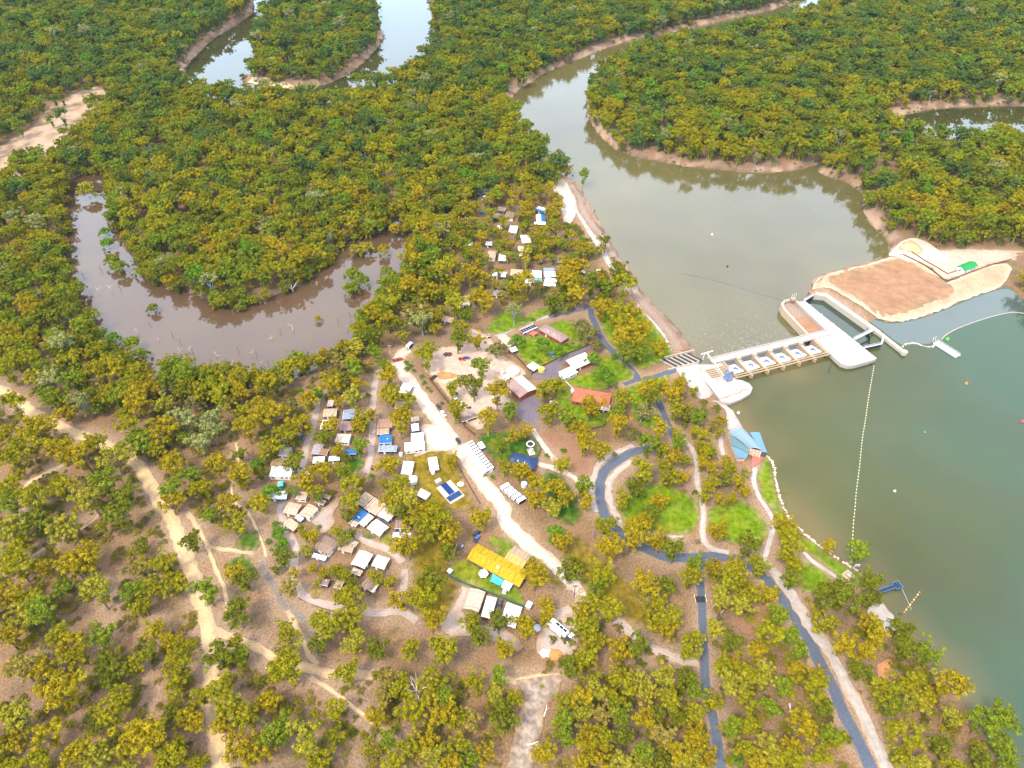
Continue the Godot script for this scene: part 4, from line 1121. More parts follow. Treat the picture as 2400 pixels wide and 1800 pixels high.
func grow() -> void:
	var f := FastNoiseLite.new(); f.seed = 77; f.frequency = 0.011; f.fractal_octaves = 3
	var g := FastNoiseLite.new(); g.seed = 78; g.frequency = 0.03; g.fractal_octaves = 3
	var zones := []
	for s in seeds: zones.append([])
	var sp := 9.0
	var scrub := []
	for j in int(1400 / sp):
		for i in int(2000 / sp):
			var x := X0 + (i + rng.randf_range(0.05, 0.95)) * sp; var z := Z0 + (j + rng.randf_range(0.05, 0.95)) * sp
			var dep := 204.6 - 0.731 * z
			if absf(x) > 0.72 * dep + 130.0 or z > -60.0: continue
			var k := cell(x, z)
			if clear_[k] >= 2 or rd[k] < 3.0: continue
			var flooded := absf(wl[k] + 2.2) < 0.1 and inside[k] and wd[k] < 5.5 and rng.randf() < 0.6
			if inside[k] and not flooded or not flooded and wl[k] < -4.0 and hh[k] < wl[k] + 0.6 and wd[k] < 20: continue
			if wl[k] < -4.0 and wd[k] < 1.5 + 12.0 * maxf(0.0, f.get_noise_2d(x * 0.7, z * 0.7 - 300.0)): continue
			var open := g.get_noise_2d(x + 500.0, z) + 0.6 * f.get_noise_2d(x, z)
			if clear_[k] == 1 and rng.randf() < 0.9: continue
			if not flooded and open > 0.52 and rng.randf() < 0.75: continue
			var t := f.get_noise_2d(x * 1.6, z * 1.6 + 900.0) + rng.randfn() * 0.28
			var far := clampf((-z - 420.0) / 600.0, 0, 1)
			var u := "n"
			if far < 0.2: u = "o" if t > 0.42 else ("n" if t > -0.02 else ("g" if t > -0.35 else "d"))
			elif far < 0.6: u = "n" if t > 0.15 else ("g" if t > -0.2 else ("d" if t > -0.42 else "t"))
			else: u = "n" if t > 0.4 else ("g" if t > 0.08 else ("d" if t > -0.12 else "t"))
			if rng.randf() < 0.05: u = "p" if rng.randf() < 0.6 else "v"
			var best := 0; var bd := 1e9
			for s in seeds.size():
				var d := Vector2(x, z).distance_to(Vector2(seeds[s][0], seeds[s][1]))
				if d < bd: bd = d; best = s
			zones[best].append([pick(3 if flooded else (0 if rng.randf() < 0.55 else 1)), x, z, rng.randf_range(8.0, 14.5) * (1.0 + 0.12 * far), tint(u), hh[k], rng.randf_range(0.85, 1.3)])
	for i in lag.size():
		if rng.randf() < 0.25: continue
		var q := lag[i] + Vector2(rng.randf_range(-3.5, 3.5), rng.randf_range(-3.5, 3.5))
		if clear_[cell(q.x, q.y)] >= 2: continue
		var best := 0; var bd := 1e9
		for s in seeds.size():
			var d := q.distance_to(Vector2(seeds[s][0], seeds[s][1]))
			if d < bd: bd = d; best = s
		zones[best].append([pick(3 if rng.randf() < 0.4 else 0), q.x, q.y, rng.randf_range(7.5, 12.0), tint("nngdo"[rng.randi() % 5]), minf(h(q.x, q.y), -1.4) - 0.5, rng.randf_range(0.95, 1.3)])
	for s in seeds.size(): forest(seeds[s][2], zones[s])
	var more := []
	for i in range(0, loose.size(), 4):
		more.append([pick(0 if rng.randf() < 0.6 else 1), loose[i], loose[i + 1], loose[i + 2] * 1.12, tint(TN[int(loose[i + 3])]), h(loose[i], loose[i + 1]), rng.randf_range(0.9, 1.15)])
	forest("smaller gum trees scattered among the cabins and houses", more)
	var bank := []
	for sp2 in rivers:
		for i in sp2.size():
			for rep in 3:
				var a: Vector2 = sp2[i]; var d: Vector2 = (sp2[(i + 1) % sp2.size()] - a).normalized()
				var q := a + Vector2(-d.y, d.x) * rng.randf_range(-8.0, 8.0) + d * rng.randf_range(-3, 3)
				var k := cell(q.x, q.y)
				if inside[k] or clear_[k] >= 2 or rd[k] < 2.0 or q.distance_to(a) < 1.5 or g.get_noise_2d(q.x, q.y) < -0.05: continue
				if rng.randf() < 0.2: bank.append([pick(1 if rng.randf() < 0.5 else 0), q.x, q.y, rng.randf_range(6.0, 10.0), tint("ngdno"[rng.randi() % 5]), hh[k] - 0.4, rng.randf_range(0.9, 1.3)])
				else: bank.append([pick(2), q.x, q.y, rng.randf_range(1.6, 4.6), tint("kdbgk"[rng.randi() % 5], 0.3), hh[k] - 0.2, rng.randf_range(0.5, 0.9)])
	forest("scrub and leaning gums scattered on the sandy river banks", bank, "bank_scrub")
	# filling trees in the open woodland and round the upper camp
	more = []
	for wpoly in woods + fills:
		var lo := Vector2(1e9, 1e9); var hi := -lo
		for q in wpoly: lo = lo.min(q); hi = hi.max(q)
		for j in int((hi.y - lo.y) / 9.0):
			for i in int((hi.x - lo.x) / 9.0):
				var q := lo + Vector2(i + rng.randf(), j + rng.randf()) * 9.0
				var k := cell(q.x, q.y)
				if not Geometry2D.is_point_in_polygon(q, wpoly) or clear_[k] == 4 or rd[k] < 2.0 or inside[k] or (q.y > -330.0 and rng.randf() < 0.74): continue
				var free := true
				for t in taken:
					if Vector2(t.x, t.y).distance_to(q) < t.z + 2.6: free = false; break
				if not free: continue
				more.append([pick(0 if rng.randf() < 0.6 else 1), q.x, q.y, rng.randf_range(6.5, 11.0), tint("nnogdyb"[rng.randi() % 7]), hh[k], rng.randf_range(0.9, 1.2)])
				taken.append(Vector3(q.x, q.y, 3.5))
	forest("younger gum trees filling gaps in the open woodland", more)
	var weeds := []
	for i in 420:
		var q := Vector2(rng.randf_range(-1, 1), rng.randf_range(-1, 1))
		q = weed_poly[0].lerp(weed_poly[weed_poly.size() / 2], rng.randf()) + q * 7.0
		if Geometry2D.is_point_in_polygon(q, weed_poly) and g.get_noise_2d(q.x * 5.0, q.y * 5.0) > -0.2:
			weeds.append([pick(2), q.x, q.y, rng.randf_range(1.5, 3.2), tint("k") * 0.7, -1.35, 0.22])
	forest("dark water weed bed off the waterside lawn", weeds, "weed_bed")
	var foam := MB.new()
	for i in 1900:
		var u := rng.randf_range(-2, 68); var s := rng.randf()
		var q := Vector3(137, -4.96, -340) + Basis(Vector3.UP, 0.331) * Vector3(u + 6.0 * sin(s * 6.0 + u), 0, -7.5 - 60.0 * s * s * s)
		var a := 1.9 + rng.randfn() * 0.35; var r := rng.randf_range(0.25, 1.1) * (1.2 - s * 0.5)
		var dx := Vector3(cos(a), 0, -sin(a)) * r; var dz := Vector3(sin(a), 0, cos(a)) * 0.10 * (1.4 - s)
		foam.quad(q - dx, q + dz * 0.7 + dx * 0.3, q + dx, q - dz - dx * 0.2, Color.WHITE)
	var fo := top("foam", foam, M.foam); tag(fo, "streaks of white foam on the pool below the weir", "", "", "stuff")
	# brush on the woodland floor
	for wpoly in woods:
		var lo := Vector2(1e9, 1e9); var hi := -lo
		for q in wpoly: lo = lo.min(q); hi = hi.max(q)
		var area := (hi.x - lo.x) * (hi.y - lo.y)
		for i in int(area / 10.0):
			var q := Vector2(rng.randf_range(lo.x, hi.x), rng.randf_range(lo.y, hi.y))
			if not Geometry2D.is_point_in_polygon(q, wpoly): continue
			var k := cell(q.x, q.y)
			if rd[k] < 1.5 or inside[k]: continue
			if g.get_noise_2d(q.x * 1.5, q.y * 1.5) < -0.12: continue
			scrub.append([pick(2), q.x, q.y, rng.randf_range(1.6, 5.2), tint(["b", "n", "k", "y", "b", "d"][rng.randi() % 6], 0.3), hh[k], rng.randf_range(0.5, 1.0)])
	forest("low dry brush covering the open woodland floor", scrub, "brush")

func materials() -> void:
	wd.resize(NX * NZ); wd.fill(99.0); wl.resize(NX * NZ); ww.resize(NX * NZ); rd.resize(NX * NZ); rd.fill(99.0); inside.resize(NX * NZ); clear_.resize(NX * NZ)
	var soil := noise_tex(0.03, 0.66, 1.0, 6)
	var fine := noise_tex(0.02, 0.84, 1.0, 5)
	var gravel_n := noise_tex(0.06, 0, 1, 4, true, 6.0)
	var rock_n := noise_tex(0.05, 0, 1, 3, true, 14.0, FastNoiseLite.TYPE_CELLULAR)
	var rocks := noise_tex(0.05, 0.62, 1.0, 3, false, 0, FastNoiseLite.TYPE_CELLULAR)
	var grass := noise_tex(0.014, 0.62, 1.0, 6)
	var ripple := noise_tex(0.02, 0, 1, 4, true, 3.0)
	var murk := noise_tex(0.006, 0.70, 1.0, 3)
	var rt := roof_tex()
	M.ground = bumpy(mat(1, 1, 1, 0.95, soil, 0.045, true), gravel_n, 0.8)
	M.farground = mat(0.07, 0.08, 0.045, 1.0)
	M.gravel = mat(0.42, 0.345, 0.29, 0.9, fine, 0.05)
	M.gravel2 = mat(0.30, 0.245, 0.215, 0.9, fine, 0.07)
	M.verge = mat(0.30, 0.265, 0.24, 0.9, fine, 0.03)
	M.concrete = mat(0.31, 0.28, 0.255, 0.8, noise_tex(0.008, 0.80, 1.0, 6), 0.015)
	M.concrete2 = mat(0.34, 0.315, 0.29, 0.85, fine, 0.1)
	M.concrete3 = mat(0.36, 0.31, 0.26, 0.85, fine, 0.1)
	M.pier = mat(0.27, 0.19, 0.115, 0.85, fine, 0.12); M.pierlight = mat(0.38, 0.29, 0.21, 0.85, fine, 0.12)
	M.asphalt = mat(0.072, 0.084, 0.112, 0.85, fine, 0.06)
	M.asphalt2 = mat(0.105, 0.09, 0.11, 0.85, fine, 0.06)
	M.sandtrack = mat(0.42, 0.295, 0.16, 0.95, fine, 0.06)
	M.redtrack = mat(0.27, 0.17, 0.11, 0.95, soil, 0.06)
	M.greytrack = mat(0.20, 0.165, 0.145, 0.95, soil, 0.05)
	M.grass = bumpy(mat(0.115, 0.185, 0.005, 0.95, grass, 0.03), gravel_n, 0.6)
	M.grassdark = bumpy(mat(0.040, 0.100, 0.008, 0.95, grass, 0.03), gravel_n, 0.6)
	M.grassdry = bumpy(mat(0.180, 0.130, 0.014, 0.95, grass, 0.03), gravel_n, 0.6)
	M.yard = mat(0.38, 0.275, 0.215, 0.95, fine, 0.03)
	M.drymud = mat(0.32, 0.255, 0.205, 0.95, noise_tex(0.012, 0.58, 1.0, 6), 0.035)
	M.clay = mat(0.46, 0.17, 0.06, 0.95, fine, 0.1)
	M.redsoil = mat(0.25, 0.135, 0.085, 0.95, soil, 0.06)
	M.sand = mat(0.44, 0.325, 0.22, 0.95, fine, 0.05)
	M.sandbar = mat(0.33, 0.22, 0.145, 0.95, fine, 0.04)
	M.brownfill = mat(0.215, 0.12, 0.072, 0.95, fine, 0.012)
	M.yellowstain = mat(0.40, 0.30, 0.15, 0.9, fine, 0.1)
	M.riprap = bumpy(mat(0.40, 0.29, 0.23, 0.95, rocks, 0.05), rock_n, 1.5)
	M.stone = mat(0.42, 0.35, 0.29, 0.9, fine, 0.3)
	for a in [["water_pool", 0.060, 0.052, 0.021, 0.07, 0.10, 0.022], ["water_far", 0.030, 0.029, 0.009, 0.03, 0.012, 0.03], ["water_lagoon", 0.054, 0.034, 0.020, 0.03, 0.03, 0.03], ["water_res", 0.038, 0.040, 0.012, 0.10, 0.06, 0.03], ["water_lock", 0.02, 0.03, 0.02, 0.08, 0.1, 0.03], ["water_shallow", 0.040, 0.056, 0.048, 0.12, 0.06, 0.03]]:
		var m := bumpy(mat(a[1], a[2], a[3], a[4], murk, 0.004), ripple, a[5])
		m.uv1_scale = Vector3(a[6], a[6], a[6])
		m.metallic_specular = 0.5
		m.albedo_texture = null
		if a[0] == "water_res": m.metallic_specular = 0.3
		M[a[0]] = m
	M.foam = mat(0.30, 0.28, 0.24, 0.6)
	M.poolwater = mat(0.005, 0.025, 0.10, 0.1)
	for a in [["beige", 0.46, 0.35, 0.275], ["white", 0.78, 0.76, 0.76], ["navy", 0.030, 0.055, 0.14], ["mauve", 0.27, 0.185, 0.175], ["cream", 0.60, 0.52, 0.42], ["terracotta", 0.40, 0.125, 0.072], ["pinkgrey", 0.47, 0.38, 0.36], ["brownroof", 0.215, 0.15, 0.115], ["tanpink", 0.45, 0.31, 0.23], ["greyblue", 0.22, 0.265, 0.37], ["greymetal", 0.33, 0.29, 0.33], ["rust", 0.28, 0.165, 0.12], ["blue", 0.03, 0.13, 0.33], ["tan", 0.33, 0.245, 0.175], ["teal", 0.06, 0.42, 0.42], ["silver", 0.55, 0.56, 0.64], ["palepink", 0.68, 0.53, 0.46], ["grey", 0.34, 0.33, 0.34], ["palegrey", 0.58, 0.56, 0.56], ["skyblue", 0.06, 0.42, 0.66], ["mustard", 0.36, 0.25, 0.012], ["wingtan", 0.40, 0.27, 0.09], ["green", 0.02, 0.24, 0.06], ["boat", 0.20, 0.285, 0.345], ["boat2", 0.135, 0.255, 0.36], ["boat3", 0.10, 0.185, 0.225], ["poolblue", 0.02, 0.055, 0.15]]:
		M["roof_" + a[0]] = mat(a[1], a[2], a[3], 0.55, rt)
	for a in [["tan", 0.30, 0.20, 0.13], ["brick", 0.22, 0.075, 0.045], ["white", 0.66, 0.64, 0.62], ["greyblue", 0.10, 0.15, 0.27], ["grey", 0.3, 0.3, 0.3], ["greydark", 0.10, 0.09, 0.10], ["brown", 0.14, 0.08, 0.05], ["brownroof", 0.16, 0.10, 0.065], ["teal", 0.05, 0.25, 0.25], ["blue", 0.03, 0.10, 0.26], ["silver", 0.45, 0.45, 0.5], ["red", 0.45, 0.06, 0.05], ["cream", 0.50, 0.36, 0.27]]:
		M["wall_" + a[0]] = mat(a[1], a[2], a[3], 0.85, fine, 0.15)
	M.trim = mat(0.6, 0.58, 0.55, 0.7); M.glass = mat(0.02, 0.025, 0.035, 0.08); M.dark = mat(0.03, 0.03, 0.035, 0.7); M.solar = mat(0.012, 0.018, 0.05, 0.2)
	M.greymetal = mat(0.32, 0.33, 0.35, 0.5); M.steelblue = mat(0.09, 0.13, 0.25, 0.5); M.gatewhite = mat(0.74, 0.74, 0.75, 0.6, fine, 0.2)
	M.rubber = mat(0.02, 0.02, 0.02, 0.9); M.orange = mat(0.6, 0.14, 0.02, 0.6); M.teal = mat(0.03, 0.22, 0.18, 0.6); M.brightgreen = mat(0.08, 0.45, 0.03, 0.6); M.floatyellow = mat(0.72, 0.55, 0.12, 0.6)
	M.tankcream = mat(0.74, 0.64, 0.55, 0.7, fine, 0.2); M.tankyellow = mat(0.62, 0.46, 0.08, 0.7, fine, 0.2); M.cream = mat(0.48, 0.40, 0.31, 0.8, fine, 0.2)
	M.greenfence = mat(0.07, 0.15, 0.085, 0.8, fine, 0.2); M.brownfence = mat(0.13, 0.075, 0.05, 0.9, fine, 0.2); M.greyfence = mat(0.34, 0.30, 0.26, 0.9); M.palewood = mat(0.42, 0.34, 0.24, 0.9); M.wallwhite = mat(0.62, 0.57, 0.5, 0.8, fine, 0.2)
	M.deadwood = mat(0.50, 0.43, 0.37, 0.9, fine, 0.3); M.snagdark = mat(0.12, 0.08, 0.06, 0.9); M.scrap = mat(0.10, 0.06, 0.06, 0.9, rocks, 0.2); M.reddeck = mat(0.46, 0.11, 0.085, 0.85, fine, 0.15); M.jettyblue = mat(0.012, 0.03, 0.055, 0.7)
	for a in [["white", 0.75, 0.75, 0.77], ["dark", 0.02, 0.022, 0.03], ["silver", 0.45, 0.46, 0.48], ["blue", 0.04, 0.10, 0.28], ["red", 0.5, 0.04, 0.03], ["maroon", 0.12, 0.02, 0.03]]:
		var m := mat(a[1], a[2], a[3], 0.3); m.clearcoat_enabled = true; m.clearcoat = 0.6; M["car_" + a[0]] = m
	M.bark = mat(0.17, 0.115, 0.085, 0.95); M.palebark = mat(0.46, 0.38, 0.32, 0.95)
	M.forest_bark = mat(1.6, 1.7, 3.0, 0.95, null, 0.0, true)
	for k in TINT:
		var m := mat(TINT[k][0] / 0.56, TINT[k][1] / 0.56, TINT[k][2] / 0.56, 0.75, null, 0.0, true)
		m.backlight_enabled = true; m.backlight = Color(0.32, 0.32, 0.28)
		m.metallic_specular = 0.03; M["leaf_" + k] = m
	var fl := mat(1, 1, 1, 0.75, null, 0.0, true); fl.backlight_enabled = true; fl.backlight = Color(0.32, 0.32, 0.28)
	fl.metallic_specular = 0.03; M.forest_leaf = fl
	var kinds := [0, 0, 0, 0, 0, 1, 1, 1, 1, 2, 2, 2, 3, 3]
	for i in kinds.size():
		var s := tree_shape(900 + i * 7, kinds[i])
		var tb: MB = s[0]; var lb: MB = s[1]
		var both := lb.mesh(M.forest_leaf)
		var tc := MB.new(); tc.v = tb.v; tc.n = tb.n; tc.u = tb.u
		for q in tb.v.size(): tc.c.append(Color(0.5, 0.55, 1.0))
		both = tc.mesh(M.forest_bark, both)
		shapes.append([kinds[i], tb.mesh(M.bark), lb.mesh(M.leaf_n), both])

func water_sheet(called: String, label: String, p: PackedVector2Array, y: float, m: Material) -> void:
	struct(called, water_sheet_mesh(smooth_line(p, true, 5.0), y, m), paint(m), label)


var lock_poly: PackedVector2Array
var sand_poly: PackedVector2Array
var hand_poly: PackedVector2Array
var bar_poly: PackedVector2Array
var weir_poly: PackedVector2Array
var levee_poly: PackedVector2Array
var woods := []
var seeds := []
var loose := []
var fills := []
var weed_poly: PackedVector2Array

func _ready() -> void:
	rng.seed = 20
	var cam := Camera3D.new(); cam.name = "camera"; add_child(cam)
	cam.position = Vector3(0, 300, 0); cam.rotation = Vector3(deg_to_rad(-43.0), 0, 0)
	cam.fov = 56.76; cam.near = 1.0; cam.far = 9000.0; cam.current = true
	var we := WorldEnvironment.new(); we.name = "environment"
	var env := Environment.new(); we.environment = env; add_child(we)
	env.background_mode = Environment.BG_SKY
	var sky := Sky.new(); var sm := ProceduralSkyMaterial.new()
	sm.sky_top_color = Color(0.86, 0.86, 0.90); sm.sky_horizon_color = Color(0.66, 0.86, 1.0); sm.sky_curve = 0.28
	sm.ground_bottom_color = Color(0.25, 0.25, 0.2); sm.ground_horizon_color = Color(0.55, 0.62, 0.66)
	sm.energy_multiplier = 1.0; sm.sun_angle_max = 1.0
	sky.sky_material = sm; env.sky = sky
	env.ambient_light_source = Environment.AMBIENT_SOURCE_SKY
	env.tonemap_mode = Environment.TONE_MAPPER_LINEAR
	env.tonemap_exposure = 4.8
	env.sdfgi_enabled = true; env.ssao_enabled = true; env.ssil_enabled = true
	env.fog_enabled = true; env.fog_density = 0.000015; env.fog_light_color = Color(0.62, 0.76, 0.86)
	var sun := DirectionalLight3D.new(); sun.name = "sun"; add_child(sun)
	sun.light_energy = 0.5; sun.light_angular_distance = 12.0; sun.light_color = Color(1.0, 0.95, 0.86)
	sun.rotation = Vector3(deg_to_rad(-58), deg_to_rad(-40), 0); sun.shadow_enabled = true
	materials()

	water_body("river","olive brown river widening into a rippled pool below the weir",v2([573.5,-1401.3,475.8,-1263.9,425.7,-1180.3,400.5,-1143.8,349,-1101.6,179.6,-995.6,149.4,-980.2,116.5,-950.5,74.4,-905.7,41,-869.1,18.4,-832.3,2.4,-802.3,0,-778.7,2.7,-753.2,9.6,-711.8,23.4,-666.9,36.8,-627.7,42.4,-610.5,44.6,-609.9,55.2,-597.9,62.8,-586.2,63.2,-569.2,70.1,-542.3,77,-505.1,82.4,-474.3,89.6,-454.2,93.5,-430.1,100.2,-414,107,-400.3,111.5,-388,116.3,-377.9,118.9,-366.4,120.9,-357.6,122,-347.4,155.3,-347.4,218,-369.1,230,-382.9,212,-379.5,208.3,-403.9,210.5,-414.9,217.9,-424.3,220.5,-429.2,221.2,-436,229.2,-446,247,-454.2,274.3,-464.8,292.7,-472.3,300,-486.5,299.4,-502.7,297.3,-534.6,304.5,-558.3,307.8,-574.8,301,-594.9,286.7,-606.9,285,-621.6,292.8,-634.9,281.6,-627,268,-620.1,243.3,-613.9,214.7,-613.6,187.9,-621.6,159.9,-626.3,145.1,-634.9,114.6,-648,97.4,-668.3,89.1,-693.1,81.2,-730.9,79.6,-746.8,83.7,-789,85.3,-806.8,96.4,-841.7,114.6,-876.1,147.1,-912.7,187.5,-935.8,243.5,-976.2,306.2,-1007.1,365.1,-1035.8,420.9,-1085.3,484.9,-1169.1,629,-1401.3]),-5.0,7.5,M.water_pool)
	water_body("river","far river reach at the right behind the trees",v2([387,-732.9,395.7,-738.8,408.7,-742.8,447.4,-757.1,475.1,-763.3,518.3,-766.6,554.1,-767.5,609.2,-767,555.7,-674.6,505.7,-675.6,462.6,-673.7,419.7,-671.7,390.1,-681.4,380.5,-711.8]),-5.0,7.0,M.water_far)
	water_body("river","bright river bend around the wooded tongue at the top left",v2([-422.8,-1263.9,-387.2,-1169.1,-371.5,-1100.2,-381.5,-1037.5,-390.7,-998.7,-393.8,-944.7,-394.5,-905.7,-390.5,-874.2,-381,-854.1,-366.7,-822.1,-329.6,-788.3,-298,-776.4,-260.8,-776.4,-222.8,-772.8,-186.1,-775.2,-161.4,-796.9,-137.1,-831.2,-113.9,-869.1,-101.1,-928,-103.2,-993.2,-113,-1085.3,-132.5,-1263.9,-220.2,-1263.9,-203.9,-1158.1,-192.8,-1105.3,-181.2,-1046.9,-168.8,-993.2,-171.4,-962.2,-180.6,-905.7,-191.6,-869.1,-199.5,-851.7,-215.5,-830,-240,-820.6,-266.9,-822.9,-298.1,-834.7,-317.5,-846.8,-304.9,-860.1,-307.2,-876.1,-323.6,-928,-335.4,-993.2,-342.6,-1065.8,-351.7,-1126,-380.6,-1263.9]),-5.0,7.0,M.water_far)
	water_body("lagoon","horseshoe lagoon with muddy mauve water and drowned snags",v2([-358.5,-592.5,-350.5,-571.1,-339,-548.6,-319.3,-512.1,-290.5,-474.5,-266.7,-439.7,-241.1,-425.1,-220.2,-412.1,-197.4,-402.5,-181.7,-408,-168.9,-417.7,-155.2,-432.6,-142.8,-457.3,-135,-481.2,-122.8,-495.1,-106.9,-503.5,-96.8,-520.3,-88,-520.3,-83.4,-503.5,-77.7,-481.2,-73.9,-466.1,-75,-448.1,-78.3,-432.1,-84.4,-422.4,-97.2,-393.1,-103,-370.2,-106.7,-354.4,-115.6,-345.1,-129.5,-336.8,-137.7,-329.6,-148.5,-322.1,-159.9,-318.3,-175.5,-324.1,-190.9,-322.1,-204.1,-322.1,-214.8,-317.1,-227.5,-328,-244.9,-338,-259.9,-349.3,-269.2,-357,-281.9,-370.2,-295.9,-388.8,-310.8,-411,-329,-437.5,-343.4,-463.1,-361.9,-500.3,-379.4,-541.3,-393.7,-578.9,-395.2,-596.6,-385.6,-609.9,-369.1,-603.2]),-2.2,4.5,M.water_lagoon)
	water_body("reservoir","calm green brown reservoir above the weir",v2([139.1,-315.4,138.9,-323.7,138.5,-326.5,160.2,-334,183.8,-342.1,203.7,-349,210.3,-348.3,222.9,-351.5,237.1,-356.4,242.4,-365.6,247,-388.2,250.8,-389.8,257.3,-384.7,270.7,-386.4,289.6,-393.3,332,-415,354.5,-424.5,360.9,-428.3,361.8,-423.5,363.4,-409.1,372.1,-381.6,402.3,-351.3,423.1,-286.3,268.7,-79.4,196,-79.4,194.9,-89.4,194.6,-101.4,192.3,-114,189.6,-126,186.6,-135.3,182.8,-140,179.3,-147.1,176.3,-155.5,175.9,-165.1,173.3,-176.9,169.4,-186,167.5,-191.1,161,-196.3,154.2,-203.4,149.5,-210.7,144.7,-218.3,142.2,-225.1,141.8,-231,143.2,-246.6,145.2,-258.7,142.9,-264.4,134.6,-271.3,134.1,-285.8,132,-298.4,127.9,-305,125.5,-309,128.6,-317]),-1.0,4.0,M.water_res)
	water_body("lock_carve","",v2([188.3,-406.3,216.5,-416.5,223.9,-413.2,232.9,-396.2,245.5,-372,254.1,-351.7,212.3,-336.3,201.3,-362.1]),-6.0,2.0,M.water_res,false)
	water_body("weir_carve","",v2([131.2,-347.5,162.4,-358.3,197.4,-370.3,202,-357,205.2,-347.6,170.2,-335.6,139,-324.8,135.1,-336.2]),-6.2,2.0,M.water_res,false)
	lock_poly = v2([204.5,-408.1,215.4,-413.5,224.2,-412.3,232.9,-396.2,245.5,-372,249.5,-361.8,227.3,-354.1,211.8,-386.9])
	sand_poly = v2([-496.3,-645.6,-484.1,-698.1,-490.8,-754.9,-482.2,-798.1,-467.5,-811.7,-438.4,-791.4,-428.6,-767.5,-431.4,-742.6,-434.3,-726.7,-421.2,-696.3,-422.2,-657.3,-427.6,-627.7,-442.4,-599.9,-453.3,-565.4])
	hand_poly = v2([-396.1,-321.7,-315.8,-319.8,-266.1,-297.6,-218.6,-273.6,-220,-303,-162.2,-297.6,-151.3,-319.8,-133.7,-329.6,-101.1,-350.9,-79.5,-390.8,-53.9,-442.6,-52.4,-516.5,-40,-548.2,-14.8,-560.9,15,-573.2,37.6,-576.3,52.3,-584.2,90.2,-453.9,120.8,-345.9,157.5,-198.6,204.8,-109,201.2,-47.7,-230,-47.7])
	bar_poly = v2([204.6,-415.7,218.8,-442.6,288.3,-483.9,302.9,-499.9,313.1,-499.9,339.8,-471.6,392.7,-465.7,412.2,-442.6,354.2,-415.7,251.8,-372.1,220.1,-363.1])
	weir_poly = v2([103.8,-415.7,147.2,-390.8,243,-420.9,242.7,-363.1,155.4,-310.3,111.3,-323.7,95.4,-350.1,85.6,-442.6])
	levee_poly = v2([43.1,-597.2,55.8,-597.2,64.7,-567,78.5,-491.5,90.1,-442.6,106.9,-393.2,122.9,-345,106.3,-349.2,96.7,-377.6,78.8,-432.7,65.8,-477.7,53.1,-526.8,43.9,-567])
	woods = [v2([-332.5,-303,-274.5,-288.8,-217.8,-265.6,-187.9,-229.9,-157.2,-191.3,-133.3,-154.1,-92.7,-142.4,-36.9,-140.5,0,-133.1,-1.6,-93.5,-229.4,-93.5]),v2([17.7,-168.7,53.8,-158.2,77.8,-142.4,79.4,-131.2,78.6,-93.5,14.7,-93.5,10.9,-134.9]),v2([95.2,-186.6,114.7,-186.6,127.5,-160.3,134.1,-127.7,136,-93.5,83.6,-93.5,85.6,-134.9]),v2([135.8,-175.3,164.6,-166.6,173.3,-154.1,184.2,-127.7,194.1,-95,149.1,-93.5,143.1,-127.7,139,-154.1]),v2([-217.6,-310.3,-132.9,-325.6,-96.8,-350.1,-88.3,-329.6,-124,-285.3,-138.8,-247.1,-131.4,-211.1,-156.8,-216.3,-209.5,-268.8])]
	fills = [v2([-69.4,-551.9,-37.5,-574.7,18.8,-574.7,39.8,-544.6,37.2,-490.2,58.9,-465.7,72.7,-410.6,58.9,-390.8,24.2,-410.6,-14.9,-400.5,-59.7,-400.5,-76.1,-442.6]),v2([-109.1,-341.7,-89.6,-400.5,-64.4,-453.9,-38.7,-453.9,-29,-381.3,-56.4,-363.1,-74.7,-350.1,-89.8,-321.7])]
	weed_poly = v2([144.4,-249.3,146.4,-244.5,148.8,-238.2,149.1,-233,145.6,-230,141.8,-231,142.3,-237.1])
	seeds = [[-485.8,-754.4,"gum forest left of the sand clearing at the upper left"],[-289.1,-1011.6,"gum forest on the wooded tongue inside the upper river bend"],[-241.8,-530.3,"gum forest inside the horseshoe lagoon"],[-321.7,-363.1,"gum forest along the left shore of the lagoon"],[-83.4,-670.3,"gum forest between the lagoon and the river"],[46,-1029.7,"gum forest along the far river bank at the top"],[234.8,-789.9,"gum forest on the river peninsula"],[412.7,-590.6,"gum forest on the right bank behind the sandbank"],[551.7,-976.9,"gum forest at the upper right corner"],[-160.5,-329.6,"gum trees along the near shore of the lagoon"]]
	shape_land()
	strip("road","white gravel village road running down between cabins and houses",[-68.2,-355.7,-73.1,-341.9,-60.4,-318.9,-50.4,-301.4,-38,-282.4,-26.3,-262.3,-15.5,-243.7,-5.3,-228.2,-3.2,-218.5,5.7,-207.3,16.2,-196.5,25.4,-186.2,32,-179.6,33.1,-174.7],8,M.gravel,0.5)
	strip("road","pinkish gravel loop at the lower end of the white village road",[33.2,-176.3,31.1,-171.5,26.6,-168.4,19.4,-166.2],5,M.gravel2,0.5)
	strip("road","grey gravel lane through the trees right of the caravan",[47.5,-163.8,55,-156.3,63,-149.8,74.6,-144.8,81.2,-144.5],4.5,M.gravel2,0.4)
	strip("road","asphalt loop road curving past the round park lawn",[88.5,-257.7,86.1,-264.9,79.4,-268.1,68.8,-265.8,59.5,-260.1,52,-253.4,47.9,-245.8,46.7,-234.3,47.5,-224.4,48.8,-220.5,54.3,-212.8,61.2,-205.4,68.2,-200.9,76,-197.2,88.2,-196.7,98.9,-197.4,108.6,-196.5,115.8,-192.1,121.5,-185.3,126,-174.7,130,-163.8,132.9,-152.6,134.3,-142.1,136.4,-132,137.2,-121.1,138.9,-113.2,140.6,-101.1,142.2,-90.5,143.3,-75.1],5.5,M.asphalt,0.12)
